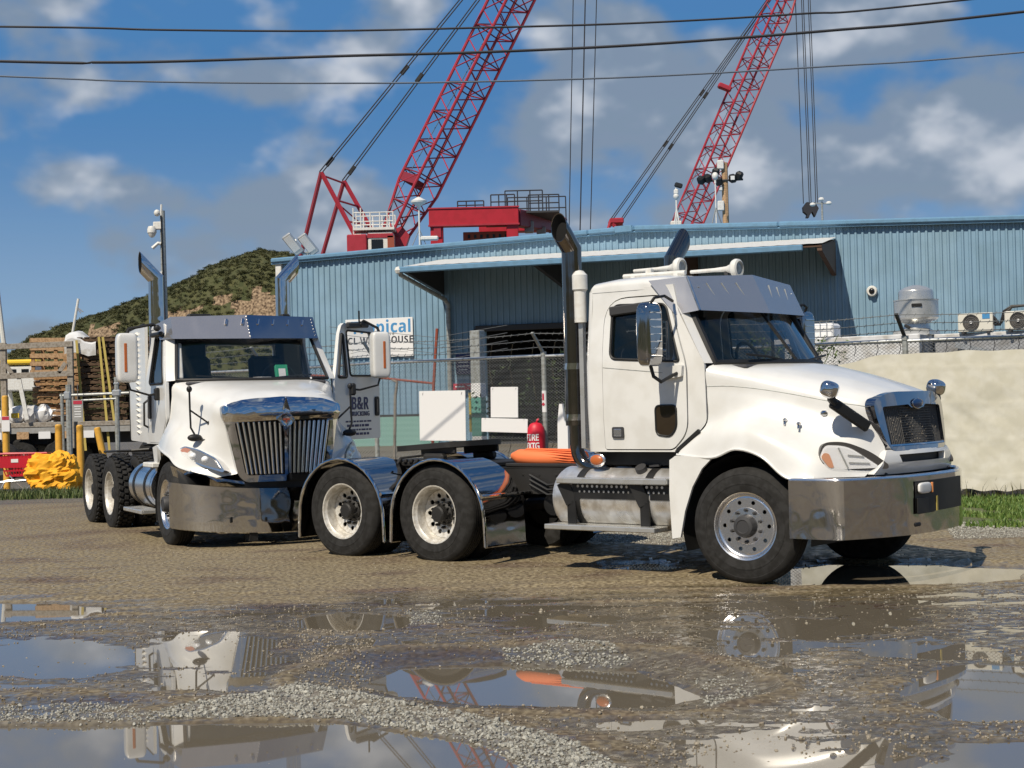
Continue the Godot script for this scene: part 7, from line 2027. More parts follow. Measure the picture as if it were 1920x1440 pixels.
		obj("marker_lamp", MB.new().ball(Vector3(-1.70, 1.09, s * 1.06), Vector3(0.075, 0.05, 0.03), 14), "orange_reflector", t)
		obj("marker_lamp_rim", MB.new().ball(Vector3(-1.70, 1.09, s * 1.045), Vector3(0.095, 0.07, 0.025), 14), "chrome_worn", t)
	obj("cab_underside", MB.new().box(Vector3(-1.2, 1.10, 0), Vector3(1.1, 0.12, 1.9)), "black", t)
	# things lying on the frame
	var ho := t.transform * Vector3(-2.86, 1.09, 0.30)
	var h := thing("orange_sleeve", "faded orange padded sleeve lying on the right truck's frame behind the cab", "sleeve", ho, -39.4)
	var hp := []
	var hr := []
	for k in 25:
		var q := k / 24.0
		hp.append(Vector3(-0.50 + 0.95 * q, -0.02 * sin(q * 3.0), 0.02 * sin(q * 5.0)))
		hr.append(0.078 * pow(clampf(sin(clampf(q, 0.02, 1.0) * PI * 0.96) * 3.0, 0.0, 1.0), 0.5) + 0.004)
	obj("sleeve", MB.new().tube(hp, hr, 14), "orange_hose", h, 60.0)
	m = MB.new()
	for k in 18:
		var a := TAU * k / 18.0
		m.tube([Vector3(-0.30, cos(a) * 0.08, sin(a) * 0.08), Vector3(0.40, cos(a + 0.3) * 0.079 - 0.01, sin(a + 0.3) * 0.079)], 0.006, 4)
	obj("stitching", m, "orange_hose", h)

func left_truck() -> void:
	var t := thing("tractor_truck", "white tractor truck with wide chrome barred grille facing left of the camera, its door open", "truck", Vector3(-3.1854, 0, -19.4797), -63.3345, "white tractor trucks parked in the yard")
	chassis(t, -5.2, 0.75, [-3.2, -4.58])
	wheels(t, [-3.2, -4.58], 0.0, true)
	fifth_wheel(t, -3.9)
	var m: MB
	var side_z := func(y: float) -> float: return 1.10 - 0.10 * smoothstep(1.95, 2.75, y)
	var outline := rpoly([Vector2(-1.30, 1.24), Vector2(-1.30, 2.74), Vector2(-0.66, 2.76), Vector2(-0.60, 2.60), Vector2(-0.225, 2.02), Vector2(-0.20, 1.56), Vector2(-0.50, 1.24)], [0.0, 0.02, 0.02, 0.02, 0.03, 0.04, 0.04])
	var door := rpoly([Vector2(-1.12, 1.26), Vector2(-1.12, 2.68), Vector2(-0.70, 2.68), Vector2(-0.28, 2.02), Vector2(-0.26, 1.55), Vector2(-0.52, 1.26)], [0.03, 0.12, 0.1, 0.05, 0.05, 0.05])
	var win := rpoly([Vector2(-1.04, 2.0), Vector2(-1.04, 2.60), Vector2(-0.72, 2.60), Vector2(-0.36, 2.0)], [0.04, 0.06, 0.05, 0.04])
	for s in [1.0, -1.0]:
		var f := func(p: Vector2) -> Vector3: return Vector3(p.x, p.y, s * side_z.call(p.y))
		var fd := func(p: Vector2) -> Vector3: return Vector3(p.x, p.y, s * (side_z.call(p.y) + 0.006))
		m = MB.new()
		plate(m, outline, door, f, Vector3(0, 0, -0.03 * s))
		obj("cab_side", m, "white_paint", t)
		if s > 0:
			m = MB.new()
			plate(m, door, win, fd, Vector3(0, 0, -0.03 * s), 5)
			var d := obj("door", m, "white_paint", t)
			m = MB.new()
			sheet(m, win, func(p: Vector2) -> Vector3: return Vector3(p.x, p.y, s * (side_z.call(p.y) - 0.012)))
			obj("door_window", m, "side_glass", d)
			var wl := []
			for p in win: wl.append(fd.call(p))
			obj("window_gasket", loop_tube(wl, 0.018), "black", d)
			obj("door_handle", MB.new().bar(Vector3(-1.02, 1.56, s * 1.12), Vector3(-1.0, 1.86, s * 1.12), 0.05, 0.07, Vector3.UP, 0.015), "dark_plastic", d)
			obj("grab_rail", MB.new().tube([Vector3(-1.16, 1.45, s * 1.11), Vector3(-1.16, 1.48, s * 1.16), Vector3(-1.15, 1.76, s * 1.16), Vector3(-1.15, 1.8, s * 1.11)], 0.015, 6), "black", t)
			obj("window_shade", MB.new().box(Vector3(-0.85, 2.63, s * 1.05), Vector3(0.5, 0.06, 0.06), 0.02), "black", d)
		m = MB.new()
		var a := PackedVector3Array(); var b := PackedVector3Array()
		for k in 9:
			var q := k / 8.0
			a.append(f.call(Vector2(lerpf(-0.225, -0.62, q), lerpf(2.02, 2.64, q))))
			b.append(Vector3(lerpf(-0.17, -0.55, q), lerpf(2.03, 2.62, q), s * lerpf(0.985, 0.875, q)))
		m.grid([a, b])
		obj("windshield_pillar", m, "white_paint", t)
		# side extender behind the cab, with a ladder of small louvres
		var ex := rpoly([Vector2(-2.2, 1.27), Vector2(-2.24, 2.2), Vector2(-2.2, 2.74), Vector2(-1.31, 2.78), Vector2(-1.31, 1.25)], [0.05, 0.0, 0.08, 0.0, 0.0])
		obj("side_extender", MB.new().prism(ex, Transform3D.IDENTITY, s * 1.075 - 0.02, s * 1.075 + 0.02), "white_paint", t)
		obj("extender_trim", MB.new().tube([Vector3(-2.21, 1.3, s * 1.09), Vector3(-2.25, 2.2, s * 1.09), Vector3(-2.21, 2.74, s * 1.09), Vector3(-1.35, 2.79, s * 1.09)], 0.014, 6), "black", t)
		for k in 19:
			m = MB.new()
			var o := Vector3(-1.72, 1.36 + k * 0.072, s * 1.096)
			m.tri(o + Vector3(-0.07, 0, 0), o + Vector3(0.07, 0, 0), o + Vector3(0, 0.035, s * 0.04))
			m.tri(o + Vector3(-0.07, 0, 0), o + Vector3(0, 0.035, s * 0.04), o + Vector3(0, 0.05, 0))
			m.tri(o + Vector3(0.07, 0, 0), o + Vector3(0, 0.05, 0), o + Vector3(0, 0.035, s * 0.04))
			obj("louvre", m, "white_plain", t)
	m = MB.new()
	plate(m, PackedVector2Array([Vector2(-1.09, 1.24), Vector2(-1.08, 2.0), Vector2(-0.99, 2.74), Vector2(0.99, 2.74), Vector2(1.08, 2.0), Vector2(1.09, 1.24)]), rpoly([Vector2(-0.62, 2.06), Vector2(-0.62, 2.5), Vector2(0.30, 2.5), Vector2(0.30, 2.06)], 0.06), func(p: Vector2) -> Vector3: return Vector3(-1.30, p.y, p.x), Vector3(0.03, 0, 0))
	obj("cab_back", m, "white_paint", t)
	m = MB.new()
	var rows := []
	for q in [[-1.31, 2.72], [-1.30, 2.77], [-1.27, 2.80], [-1.1, 2.825], [-0.8, 2.815], [-0.66, 2.79], [-0.58, 2.70]]:
		var r := PackedVector3Array()
		for k in 31:
			var a := PI * k / 30.0
			r.append(Vector3(q[0], 2.71 + (q[1] - 2.71) * pow(sin(a), 0.5), (1.01 - 0.16 * smoothstep(-0.95, -0.5, q[0])) * signf(cos(a)) * pow(absf(cos(a)), 0.34)))
		rows.append(r)
	obj("roof", m.grid(rows), "white_paint", t, 60.0)
	obj("cab_floor", MB.new().box(Vector3(-0.75, 1.27, 0), Vector3(1.05, 0.05, 2.1)).box(Vector3(-0.28, 1.6, 0), Vector3(0.05, 0.7, 2.0)).box(Vector3(-1.25, 1.6, 0), Vector3(0.03, 0.9, 1.95)).box(Vector3(-0.95, 2.70, 0), Vector3(0.7, 0.02, 1.9)).box(Vector3(-1.25, 2.62, 0), Vector3(0.03, 0.22, 1.9)).box(Vector3(-1.25, 2.3, 0.66), Vector3(0.03, 0.5, 0.68)).box(Vector3(-1.25, 2.3, -0.83), Vector3(0.03, 0.5, 0.36)), "interior", t)
	obj("dashboard", MB.new().box(Vector3(-0.38, 1.87, 0), Vector3(0.3, 0.28, 1.95), 0.06).box(Vector3(-0.15, 1.98, 0), Vector3(0.34, 0.05, 1.8), 0.02), "interior", t)
	seats(t, -0.95, 1.62)
	steering(t, Vector3(-0.62, 2.02, -0.48))
	var ws := []
	for j in 7:
		var q := j / 6.0
		var r := PackedVector3Array()
		for k in 21:
			var z := lerpf(-1.0, 1.0, k / 20.0)
			r.append(Vector3(lerpf(-0.17, -0.55, q) + lerpf(0.24, 0.14, q) * (1.0 - z * z), lerpf(2.03, 2.62, q), z * lerpf(0.985, 0.875, q)))
		ws.append(r)
	var wg := obj("windshield", MB.new().grid(ws), "glass", t, 60.0)
	var per := []
	for k in 21: per.append(ws[0][k])
	for j in range(1, 7): per.append(ws[j][20])
	for k in range(19, -1, -1): per.append(ws[6][k])
	for j in range(5, 0, -1): per.append(ws[j][0])
	obj("windshield_gasket", loop_tube(per, 0.022), "black", wg)
	for s in [-1, 1]: obj("wiper", MB.new().tube([Vector3(0.05, 2.03, s * 0.1), Vector3(-0.02, 2.06, s * 0.45), Vector3(-0.12, 2.08, s * 0.75)], 0.012, 5), "black", wg)
	obj("inside_mirror", MB.new().box(Vector3(-0.55, 2.56, -0.1), Vector3(0.04, 0.06, 0.3), 0.01), "dark_plastic", wg)
	obj("white_pillar_cover", MB.new().bar(Vector3(-0.22, 2.05, 0.92), Vector3(-0.52, 2.5, 0.86), 0.07, 0.03, Vector3.UP, 0.01), "white_plain", wg)
	var g := thing("dash_clutter", "green and white cartons and papers on the left truck's dashboard", "papers", t.transform * Vector3(-0.12, 2.01, -0.35), -63.3)
	obj("green_carton", MB.new().box(Vector3(0.0, 0.10, 0.0), Vector3(0.06, 0.19, 0.16), 0.005, Basis(Vector3.BACK, 0.3)), "teal_bright", g)
	obj("carton_label", MB.new().box(Vector3(0.035, 0.09, 0.0), Vector3(0.01, 0.12, 0.09), 0, Basis(Vector3.BACK, 0.3)), "board_white", g)
	obj("papers", MB.new().box(Vector3(0.02, 0.03, 0.26), Vector3(0.16, 0.03, 0.18), 0.005, Basis(Vector3.UP, 0.5)).box(Vector3(0.0, 0.02, -0.3), Vector3(0.14, 0.025, 0.2), 0.004, Basis(Vector3.UP, -0.3)), "board_white", g)
	# visor
	var V := [Vector3(-0.90, 2.76, 1.05), Vector3(-0.56, 2.84, 0.94), Vector3(-0.41, 2.555, 0.955), Vector3(-0.66, 2.555, 1.06), Vector3(-0.43, 2.86, 0), Vector3(-0.25, 2.55, 0)]
	var vis: MeshInstance3D
	for s in [1.0, -1.0]:
		m = MB.new()
		var k := Vector3(1, 1, s)
		m.quad(V[0] * k, V[1] * k, V[2] * k, V[3] * k)
		m.quad(V[1] * k, V[4] * k, V[5] * k, V[2] * k)
		m.quad(V[2] * k, V[5] * k, (V[5] + Vector3(-0.02, 0.012, 0)) * k, (V[2] + Vector3(-0.02, 0.012, 0)) * k)
		vis = obj("sun_visor", m, "visor_steel" if s > 0 else "visor_bright", t, 5.0)
	for k in 6:
		var z := -0.75 + k * 0.20
		var f := 1.0 - absf(z) / 0.91
		var p0: Vector3 = (V[1] * Vector3(1, 1, signf(z))).lerp(V[4], f); var p1: Vector3 = (V[2] * Vector3(1, 1, signf(z))).lerp(V[5], f)
		obj("visor_lamp", MB.new().bar(p0.lerp(p1, 0.15) + Vector3(0.012, 0, 0), p0.lerp(p1, 0.42) + Vector3(0.012, 0, 0.03), 0.035, 0.02, Vector3.UP, 0.008), "chrome", vis)
	m = MB.new()
	for k in 7: m.ball((V[4].lerp(V[5], 0.06 + k * 0.14)) + Vector3(0.006, 0, 0.0), Vector3(0.01, 0.01, 0.01), 6)
	for k in 6: m.ball((V[1] * Vector3(1, 1, -1)).lerp(V[2] * Vector3(1, 1, -1), 0.1 + k * 0.15) + Vector3(0.006, 0, 0.03), Vector3(0.01, 0.01, 0.01), 6)
	obj("visor_rivets", m, "chrome", vis)
	obj("roof_horn", MB.new().box(Vector3(-0.75, 2.86, -0.62), Vector3(0.12, 0.06, 0.12), 0.02).box(Vector3(-0.78, 2.86, 0.52), Vector3(0.14, 0.06, 0.3), 0.02), "black", t)
	# hood
	var C := [[Vector3(0.04, 2.015, 0), Vector3(-0.06, 2.02, 0.6), Vector3(-0.19, 2.0, 0.99), Vector3(-0.195, 1.80, 1.045), Vector3(-0.20, 1.56, 1.075), Vector3(-0.34, 1.36, 1.13), Vector3(-0.52, 1.22, 1.15)],
		[Vector3(0.30, 1.985, 0), Vector3(0.22, 1.975, 0.55), Vector3(0.12, 1.89, 0.90), Vector3(0.09, 1.70, 0.97), Vector3(0.06, 1.50, 1.03), Vector3(-0.04, 1.36, 1.15), Vector3(-0.14, 1.17, 1.20)],
		[Vector3(0.58, 1.93, 0), Vector3(0.52, 1.915, 0.5), Vector3(0.44, 1.80, 0.80), Vector3(0.41, 1.60, 0.87), Vector3(0.36, 1.42, 0.95), Vector3(0.28, 1.27, 1.12), Vector3(0.24, 1.10, 1.20)],
		[Vector3(0.83, 1.87, 0), Vector3(0.79, 1.84, 0.48), Vector3(0.73, 1.72, 0.755), Vector3(0.72, 1.46, 0.79), Vector3(0.69, 1.25, 0.85), Vector3(0.58, 1.09, 1.03), Vector3(0.52, 0.975, 1.14)],
		[Vector3(0.99, 1.795, 0), Vector3(0.96, 1.77, 0.46), Vector3(0.90, 1.67, 0.72), Vector3(0.915, 1.40, 0.66), Vector3(0.945, 1.10, 0.55), Vector3(0.965, 0.92, 0.53), Vector3(0.87, 0.855, 0.80)]]
	var fine := smooth_grid(C, 30, 36)
	m = MB.new()
	m.grid(fine); m.grid(mirror(fine), false, true)
	var hood := obj("hood", m, "white_paint", t, 50.0)
	var gx := func(z: float) -> float: return 1.045 - 0.20 * z * z
	for s in [1.0, -1.0]:
		var lip := []
		for i in 26: lip.append(fine[i][36] * Vector3(1, 1, s))
		obj("arch_lip", MB.new().tube(lip, 0.012, 6), "white_paint", hood)
		var well := []
		for q in [0.0, 0.25, 0.62]:
			var r := PackedVector3Array()
			for k in 17:
				var a := deg_to_rad(lerpf(-12.0, 200.0, k / 16.0))
				r.append(Vector3(cos(a) * 0.64, 0.50 + sin(a) * 0.64, s * (1.17 - q)))
			well.append(r)
		obj("wheel_well", MB.new().grid(well), "black", t)
		# headlamp
		var u := Vector3(0.64, -0.175, -0.42 * s).normalized(); var n := Vector3(0.60, 0.22, 0.80 * s).normalized()
		n = (n - u * n.dot(u)).normalized()
		var v := n.cross(u) if s > 0 else u.cross(n)
		var fr := Transform3D(Basis(u * 0.95, v * 0.86, n), Vector3(0.675, 1.075, s * 0.90))
		var bez := rpoly([Vector2(-0.40, 0.03), Vector2(-0.33, 0.10), Vector2(-0.08, 0.11), Vector2(0.22, 0.06), Vector2(0.40, -0.07), Vector2(0.38, -0.10), Vector2(0.05, -0.10), Vector2(-0.28, -0.07)], 0.06)
		var hl := obj("headlamp", MB.new().prism(bez, fr, -0.10, 0.035), "chrome_worn", t)
		var ln := rpoly([Vector2(-0.37, 0.03), Vector2(-0.31, 0.085), Vector2(-0.08, 0.09), Vector2(0.2, 0.045), Vector2(0.36, -0.07), Vector2(0.05, -0.08), Vector2(-0.26, -0.05)], 0.05)
		obj("reflector", MB.new().prism(ln, fr, 0.0, 0.040), "lamp_grey", hl)
		for q in [-0.14, 0.06]: obj("projector", MB.new().ball(fr * Vector3(q, 0.0, 0.04), Vector3(0.048, 0.042, 0.045), 14), "reflector_grey", hl)
		obj("turn_signal", MB.new().prism(rpoly([Vector2(-0.36, 0.03), Vector2(-0.30, 0.08), Vector2(-0.2, 0.08), Vector2(-0.26, -0.03)], 0.02), fr, 0.02, 0.05), "orange_reflector", hl)
		obj("lamp_lens", MB.new().prism(ln, fr, 0.058, 0.064), "lens", hl)
		obj("lower_trim", MB.new().grid([PackedVector3Array([Vector3(0.34, 1.0, s * 1.215), Vector3(0.68, 0.94, s * 1.11), Vector3(0.96, 0.86, s * 0.83), Vector3(1.04, 0.80, s * 0.52)]), PackedVector3Array([Vector3(0.32, 0.80, s * 1.16), Vector3(0.60, 0.78, s * 1.05), Vector3(0.88, 0.75, s * 0.79), Vector3(1.00, 0.745, s * 0.50)])]), "chrome", t)
	# grille
	var go := rpoly([Vector2(-0.745, 1.695), Vector2(-0.5, 1.77), Vector2(0, 1.80), Vector2(0.5, 1.77), Vector2(0.745, 1.695), Vector2(0.735, 1.56), Vector2(0.695, 1.48), Vector2(0.575, 0.88), Vector2(0.49, 0.79), Vector2(-0.49, 0.79), Vector2(-0.575, 0.88), Vector2(-0.695, 1.48), Vector2(-0.735, 1.56)], 0.05)
	var gi := rpoly([Vector2(-0.60, 1.50), Vector2(-0.12, 1.52), Vector2(0.12, 1.52), Vector2(0.60, 1.50), Vector2(0.485, 0.87), Vector2(-0.485, 0.87)], [0.03, 0.05, 0.05, 0.03, 0.06, 0.06])
	m = MB.new()
	plate(m, go, gi, func(p: Vector2) -> Vector3:
		var band := smoothstep(1.50, 1.60, p.y) * (1.0 - smoothstep(1.70, 1.80, p.y))
		return Vector3(gx.call(p.x) - maxf(0.0, p.y - 1.6) * 0.25 + band * 0.05 - 0.05 * smoothstep(0.62, 0.75, absf(p.x)), p.y, p.x), Vector3(-0.07, 0, 0), 8)
	var gr := obj("grille_surround", m, "chrome", t, 40.0)
	m = MB.new()
	sheet(m, gi, func(p: Vector2) -> Vector3: return Vector3(gx.call(p.x) - 0.09, p.y, p.x))
	obj("grille_back", m, "black", gr)
	for k in 19:
		var z0 := lerpf(-0.565, 0.565, k / 18.0)
		if k == 9: continue
		obj("grille_bar", MB.new().bar(Vector3(gx.call(z0) - 0.015, 1.505, z0), Vector3(gx.call(z0 * 0.81) - 0.01, 0.875, z0 * 0.81), 0.032, 0.045, Vector3(1, 0, 0), 0.010), "bar_chrome", gr)
	obj("grille_center_bar", MB.new().prism(PackedVector2Array([Vector2(-0.055, 1.52), Vector2(0.055, 1.52), Vector2(0.02, 1.36), Vector2(0.025, 0.87), Vector2(-0.025, 0.87), Vector2(-0.02, 1.36)]), Transform3D(Basis(Vector3(0, 0, 1), Vector3(0, 1, 0), Vector3(-1, 0, 0)), Vector3(1.05, 0, 0)), -0.02, 0.03), "chrome", gr)
	var dia := PackedVector2Array([Vector2(0, 0.125), Vector2(0.11, 0), Vector2(0, -0.125), Vector2(-0.11, 0)])
	var di := PackedVector2Array([Vector2(0, 0.07), Vector2(0.062, 0), Vector2(0, -0.07), Vector2(-0.062, 0)])
	m = MB.new()
	plate(m, dia, di, func(p: Vector2) -> Vector3: return Vector3(1.105 - absf(p.length() - 0.08) * 0.3, p.y + 1.52, p.x), Vector3(-0.05, 0, 0), 3)
	var em := obj("emblem", m, "chrome", gr)
	obj("emblem_back", MB.new().box(Vector3(1.08, 1.52, 0), Vector3(0.01, 0.09, 0.09), 0, Basis(Vector3.RIGHT, PI / 4)), "badge_grey", em)
	obj("emblem_bar", MB.new().box(Vector3(1.09, 1.525, 0), Vector3(0.012, 0.022, 0.08)).box(Vector3(1.09, 1.51, 0), Vector3(0.012, 0.05, 0.016)), "rust_red", em)
	obj("hood_peak", MB.new().prism(PackedVector2Array([Vector2(0, 1.79), Vector2(0.05, 1.63), Vector2(0, 1.66), Vector2(-0.05, 1.63)]), Transform3D(Basis(Vector3(0, 0, 1), Vector3(0, 1, 0), Vector3(-1, 0, 0)), Vector3(1.045, 0, 0)), -0.05, 0.02), "chrome", gr)
	# bumper
	var path := PackedVector2Array([Vector2(0.36, 1.215), Vector2(0.58, 1.20), Vector2(0.70, 1.13), Vector2(0.84, 0.98), Vector2(0.96, 0.75), Vector2(1.04, 0.45), Vector2(1.07, 0.15)])
	var full := PackedVector2Array()
	for p in path: full.append(p)
	for k in path.size(): full.append(Vector2(path[path.size() - 1 - k].x, -path[path.size() - 1 - k].y))
	var dip := func(z: float) -> Vector2: return Vector2(-0.07 * (1.0 - z * z / 1.4), -0.09 * (1.0 - z * z / 1.4))
	m = MB.new()
	ring_box(m, full, 0.26, 0.80, 0.03, dip, 0.02)
	var bp := obj("bumper", m, "bumper_chrome", t, 40.0)
	var lo := []
	for p in full: lo.append(Vector3(p.x - 0.01, 0.26 + dip.call(p.y).x, p.y))
	obj("bumper_lip", MB.new().tube(lo, 0.014, 6), "chrome", bp)
	for q in [[0.62, 0.36, 0.16, 0.07], [0.26, 0.35, 0.075, 0.055]]:
		var xx: float = 1.07 - 0.27 * q[0] * q[0]
		obj("bumper_slot", MB.new().box(Vector3(xx + 0.012, q[1], q[0]), Vector3(0.05, q[3], q[2]), 0.006, Basis(Vector3.UP, 0.42 * q[0])), "black", bp)
	obj("bumper_gap", MB.new().box(Vector3(0.93, 0.74, 0), Vector3(0.1, 0.16, 1.1)), "black", t)
	obj("front_spring_hanger", MB.new().box(Vector3(0.95, 0.2, 0.42), Vector3(0.2, 0.2, 0.1)).box(Vector3(0.95, 0.2, -0.42), Vector3(0.2, 0.2, 0.1)), "black", t)
	obj("radiator_block", MB.new().box(Vector3(0.7, 1.1, 0), Vector3(0.2, 0.75, 0.9)), "black", t)
	# mirrors
	var arm := func(o: Vector3, s: float, a: Vector3, b: Vector3) -> Node3D:
		var mi := obj("side_mirror", MB.new().pill(o, Vector3(0.085, 0.31, 0.13), 0.32), "white_paint", t, 40.0)
		obj("mirror_reflector", MB.new().box(o + Vector3(0.083, 0.0, 0.03 * s), Vector3(0.012, 0.36, 0.035), 0.004), "orange_reflector", mi)
		obj("mirror_glass", MB.new().box(o + Vector3(-0.082, 0, 0), Vector3(0.01, 0.52, 0.2)), "chrome", mi)
		obj("mirror_arm", MB.new().tube([o + Vector3(0, 0.29, 0), o + Vector3(0.0, 0.36, -0.03 * s), a + Vector3(0, 0.05, 0.05 * s), a], 0.02, 8).tube([o + Vector3(0, -0.28, 0), o + Vector3(0, -0.40, -0.04 * s), b + Vector3(0, -0.01, 0.1 * s), b], 0.014, 8), "black", mi)
		obj("arm_bracket", MB.new().box(a, Vector3(0.12, 0.08, 0.08), 0.03).box(b, Vector3(0.1, 0.16, 0.07), 0.02), "black", mi)
		return mi
	arm.call(Vector3(-0.62, 2.33, 1.49), 1.0, Vector3(-0.62, 2.70, 1.10), Vector3(-0.58, 1.87, 1.13))
	for s in [1.0, -1.0]:
		var p0 := Vector3(0.62, 1.49, s * 0.80)
		obj("hood_mirror", MB.new().ball(Vector3(0.60, 1.33, s * 0.98), Vector3(0.05, 0.045, 0.09), 14), "black", t)
		obj("hood_mirror_arm", MB.new().tube([Vector3(0.60, 1.35, s * 0.97), Vector3(0.58, 1.45, s * 1.02), Vector3(0.56, 1.65, s * 1.02), Vector3(0.55, 1.90, s * 1.02)], 0.013, 6).tube([Vector3(0.56, 1.66, s * 1.02), p0, p0 + Vector3(0, -0.05, -0.03 * s)], 0.012, 6).tube([Vector3(0.60, 1.31, s * 0.96), Vector3(0.64, 1.30, s * 0.84), p0 + Vector3(0.01, -0.1, 0), p0], 0.011, 6).ball(Vector3(0.55, 1.91, s * 1.02), Vector3(0.035, 0.04, 0.035), 10).ball(p0, Vector3(0.03, 0.045, 0.03), 10), "black", t)
	# stacks behind the cab
	for s in [1.0, -1.0]:
		stack(t, -1.56, s * 0.87, 1.5, 3.40, 0.10, 0.0, "chrome", 0.30)
		obj("exhaust_elbow", MB.new().tube([Vector3(-1.56, 1.5, s * 0.87), Vector3(-1.56, 1.1, s * 0.8), Vector3(-1.4, 0.95, s * 0.6)], 0.065, 10), "stack_chrome", t)
		fuel_tank(t, -2.15, -0.95, 0.68, s * 0.86, 0.30, "chrome_worn", [-1.85, -1.25])
		obj("lower_step", MB.new().box(Vector3(-1.35, 0.38, s * 1.17), Vector3(1.0, 0.05, 0.26), 0.008), "aluminium", t)
		obj("upper_step", MB.new().box(Vector3(-0.75, 0.98, s * 1.10), Vector3(0.5, 0.06, 0.26), 0.01), "white_plain", t)
		obj("fender_tail", MB.new().prism(PackedVector2Array([Vector2(-0.52, 1.235), Vector2(-0.75, 1.2), Vector2(-0.62, 0.9), Vector2(-0.57, 0.9), Vector2(-0.5, 1.05)]), Transform3D.IDENTITY, s * 1.14 - 0.02, s * 1.14 + 0.02), "white_paint", t)
	obj("cab_underside", MB.new().box(Vector3(-0.9, 1.17, 0), Vector3(1.0, 0.12, 1.9)), "black", t)
	obj("mud_flap_bar", MB.new().tube([Vector3(-2.55, 1.12, 0.5), Vector3(-2.55, 1.12, 1.22)], 0.02, 6).tube([Vector3(-2.3, 1.15, 0.6), Vector3(-2.6, 1.12, 1.1), Vector3(-3.3, 1.10, 1.22)], 0.018, 6), "black", t)
	# the open left door, lettered
	var hinge := Transform3D(Basis(Vector3(-0.534, 0, -0.845), Vector3.UP, Vector3(0.845, 0, -0.534)), Vector3(-0.23, 0, -1.10))
	var mkf := func(p: Vector2) -> Vector3: return hinge * Vector3(p.x, p.y, -0.03 * smoothstep(1.95, 2.75, p.y) * 2.0)
	var back := hinge.basis.z * -0.05
	m = MB.new()
	var vent := rpoly([Vector2(0.085, 2.04), Vector2(0.27, 2.04), Vector2(0.27, 2.60), Vector2(0.235, 2.61)], 0.03)
	var main := rpoly([Vector2(0.345, 2.06), Vector2(0.345, 2.66), Vector2(0.90, 2.64), Vector2(0.93, 2.06)], 0.05)
	plate(m, PackedVector2Array([Vector2(0, 1.22), Vector2(0, 1.98), Vector2(0.2, 2.62), Vector2(0.25, 2.72), Vector2(0.305, 2.755), Vector2(0.305, 1.22)]), vent, mkf, back, 5)
	plate(m, rpoly([Vector2(0.305, 1.22), Vector2(0.305, 2.755), Vector2(0.96, 2.76), Vector2(0.99, 2.1), Vector2(0.99, 1.22)], [0.0, 0.0, 0.08, 0.0, 0.04]), main, mkf, back, 5)
	var dr := obj("door", m, "white_paint", t)
	dr.set_meta("label", "open left door with blue lettering")
	for q in [vent, main]:
		var wl := []
		for p in q: wl.append(mkf.call(p) + hinge.basis.z * 0.004)
		obj("window_gasket", loop_tube(wl, 0.02 if q == vent else 0.014), "black", dr)
		m = MB.new()
		sheet(m, q, func(p: Vector2) -> Vector3: return mkf.call(p) - hinge.basis.z * 0.025)
		obj("door_window", m, "clear_glass", dr)
	obj("door_handle", MB.new().prism(rpoly([Vector2(0.87, 1.52), Vector2(0.87, 1.78), Vector2(0.955, 1.78), Vector2(0.955, 1.52)], 0.035), hinge, -0.01, 0.02), "black", dr)
	obj("handle_pull", MB.new().box(hinge * Vector3(0.912, 1.65, 0.026), Vector3(0.03, 0.18, 0.02), 0.006, hinge.basis), "dark_plastic", dr)
	obj("window_shade", MB.new().bar(hinge * Vector3(0.25, 2.72, 0.03), hinge * Vector3(0.72, 2.74, 0.03), 0.06, 0.08, Vector3.UP, 0.02), "dark_plastic", dr)
	print_on(dr, "lettering", "B&R", "navy_print", 0.165, hinge * Vector3(0.54, 1.69, 0.004), hinge.basis, 0.85)
	print_on(dr, "lettering", "TRUCKING", "navy_print", 0.06, hinge * Vector3(0.53, 1.555, 0.004), hinge.basis, 1.05)
	m = MB.new()
	rng.seed = 3
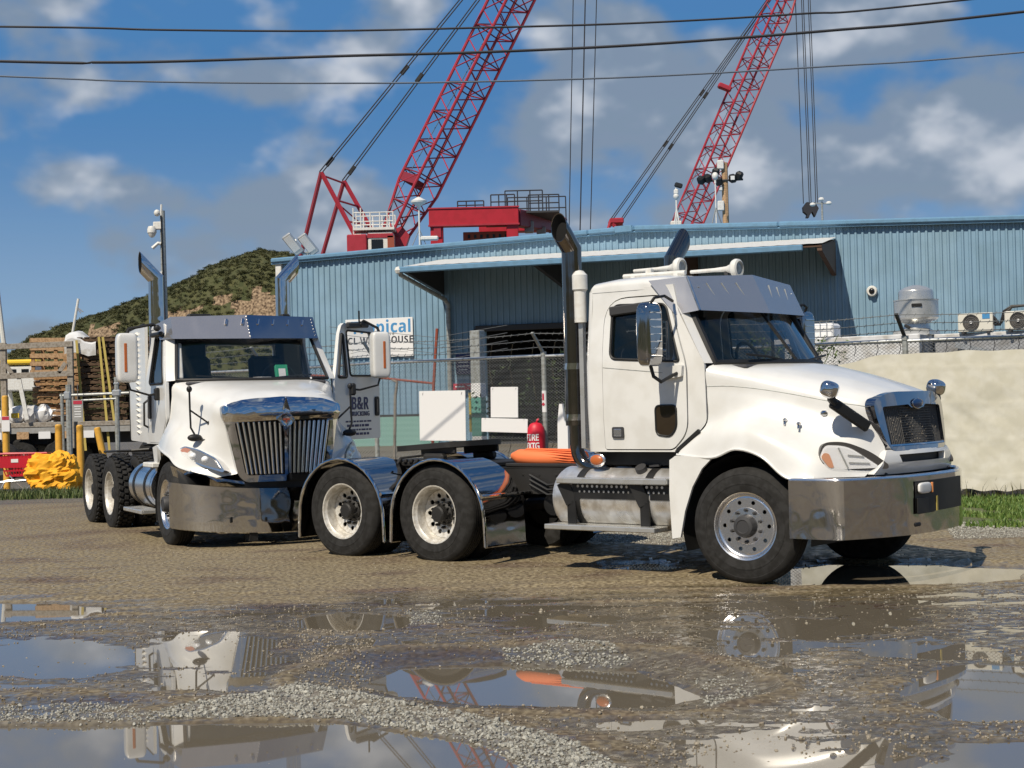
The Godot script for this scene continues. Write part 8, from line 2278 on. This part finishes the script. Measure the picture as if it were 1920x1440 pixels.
	for k in 4:
		var x := 0.22 + 0.03 * k
		while x < 0.74 - 0.04 * (k % 2):
			var w := rng.randf_range(0.03, 0.09)
			m.box(hinge * Vector3(x + w / 2, 1.455 - k * 0.055, 0.003), Vector3(w, 0.022 + 0.01 * (k % 2), 0.002), 0, hinge.basis)
			x += w + 0.018
	obj("small_print", m, "navy_print", dr)
	arm.call(Vector3(-0.44, 2.33, -1.83), -1.0, hinge * Vector3(0.55, 2.74, 0.03), hinge * Vector3(0.35, 1.88, 0.03))
	obj("antenna", MB.new().tube([hinge * Vector3(0.5, 2.76, 0.05), hinge * Vector3(0.5, 2.92, 0.05)], 0.012, 6), "black", dr)
	obj("door_jamb", MB.new().box(Vector3(-0.7, 1.28, -1.08), Vector3(0.85, 0.06, 0.05)), "interior", t)

func _ready() -> void:
	var cam := Camera3D.new()
	cam.name = "camera"
	cam.transform = Transform3D(Basis(Vector3.RIGHT, PITCH) * Basis(Vector3.BACK, ROLL), EYE)
	cam.fov = rad_to_deg(2.0 * atan(720.0 / FOCAL))
	cam.near = 0.05
	cam.far = 4000.0
	add_child(cam)
	cam.current = true
	var we := WorldEnvironment.new()
	we.name = "world_environment"
	var env := Environment.new()
	env.background_mode = Environment.BG_SKY
	env.sky = make_sky()
	env.background_energy_multiplier = 0.9
	env.ambient_light_source = Environment.AMBIENT_SOURCE_SKY
	env.tonemap_mode = Environment.TONE_MAPPER_LINEAR
	env.tonemap_exposure = 1.0
	env.sdfgi_enabled = true
	env.ssao_enabled = true
	env.ssil_enabled = true
	we.environment = env
	add_child(we)
	var sun := DirectionalLight3D.new()
	sun.name = "sun"
	sun.light_energy = 1.6
	sun.light_color = Color(1.0, 0.955, 0.88)
	sun.light_angular_distance = 0.5
	sun.shadow_enabled = true
	sun.directional_shadow_max_distance = 150.0
	sun.rotation = Vector3(deg_to_rad(-SUN_EL), deg_to_rad(-SUN_AZ), 0)
	add_child(sun)
	materials()
	mesh_ground()
	hill()
	far_shore()
	warehouse()
	annex()
	fence()
	right_truck()
	left_truck()
	wall_things()
	cranes()
	masts()
	left_yard()
	cables()
	stones()
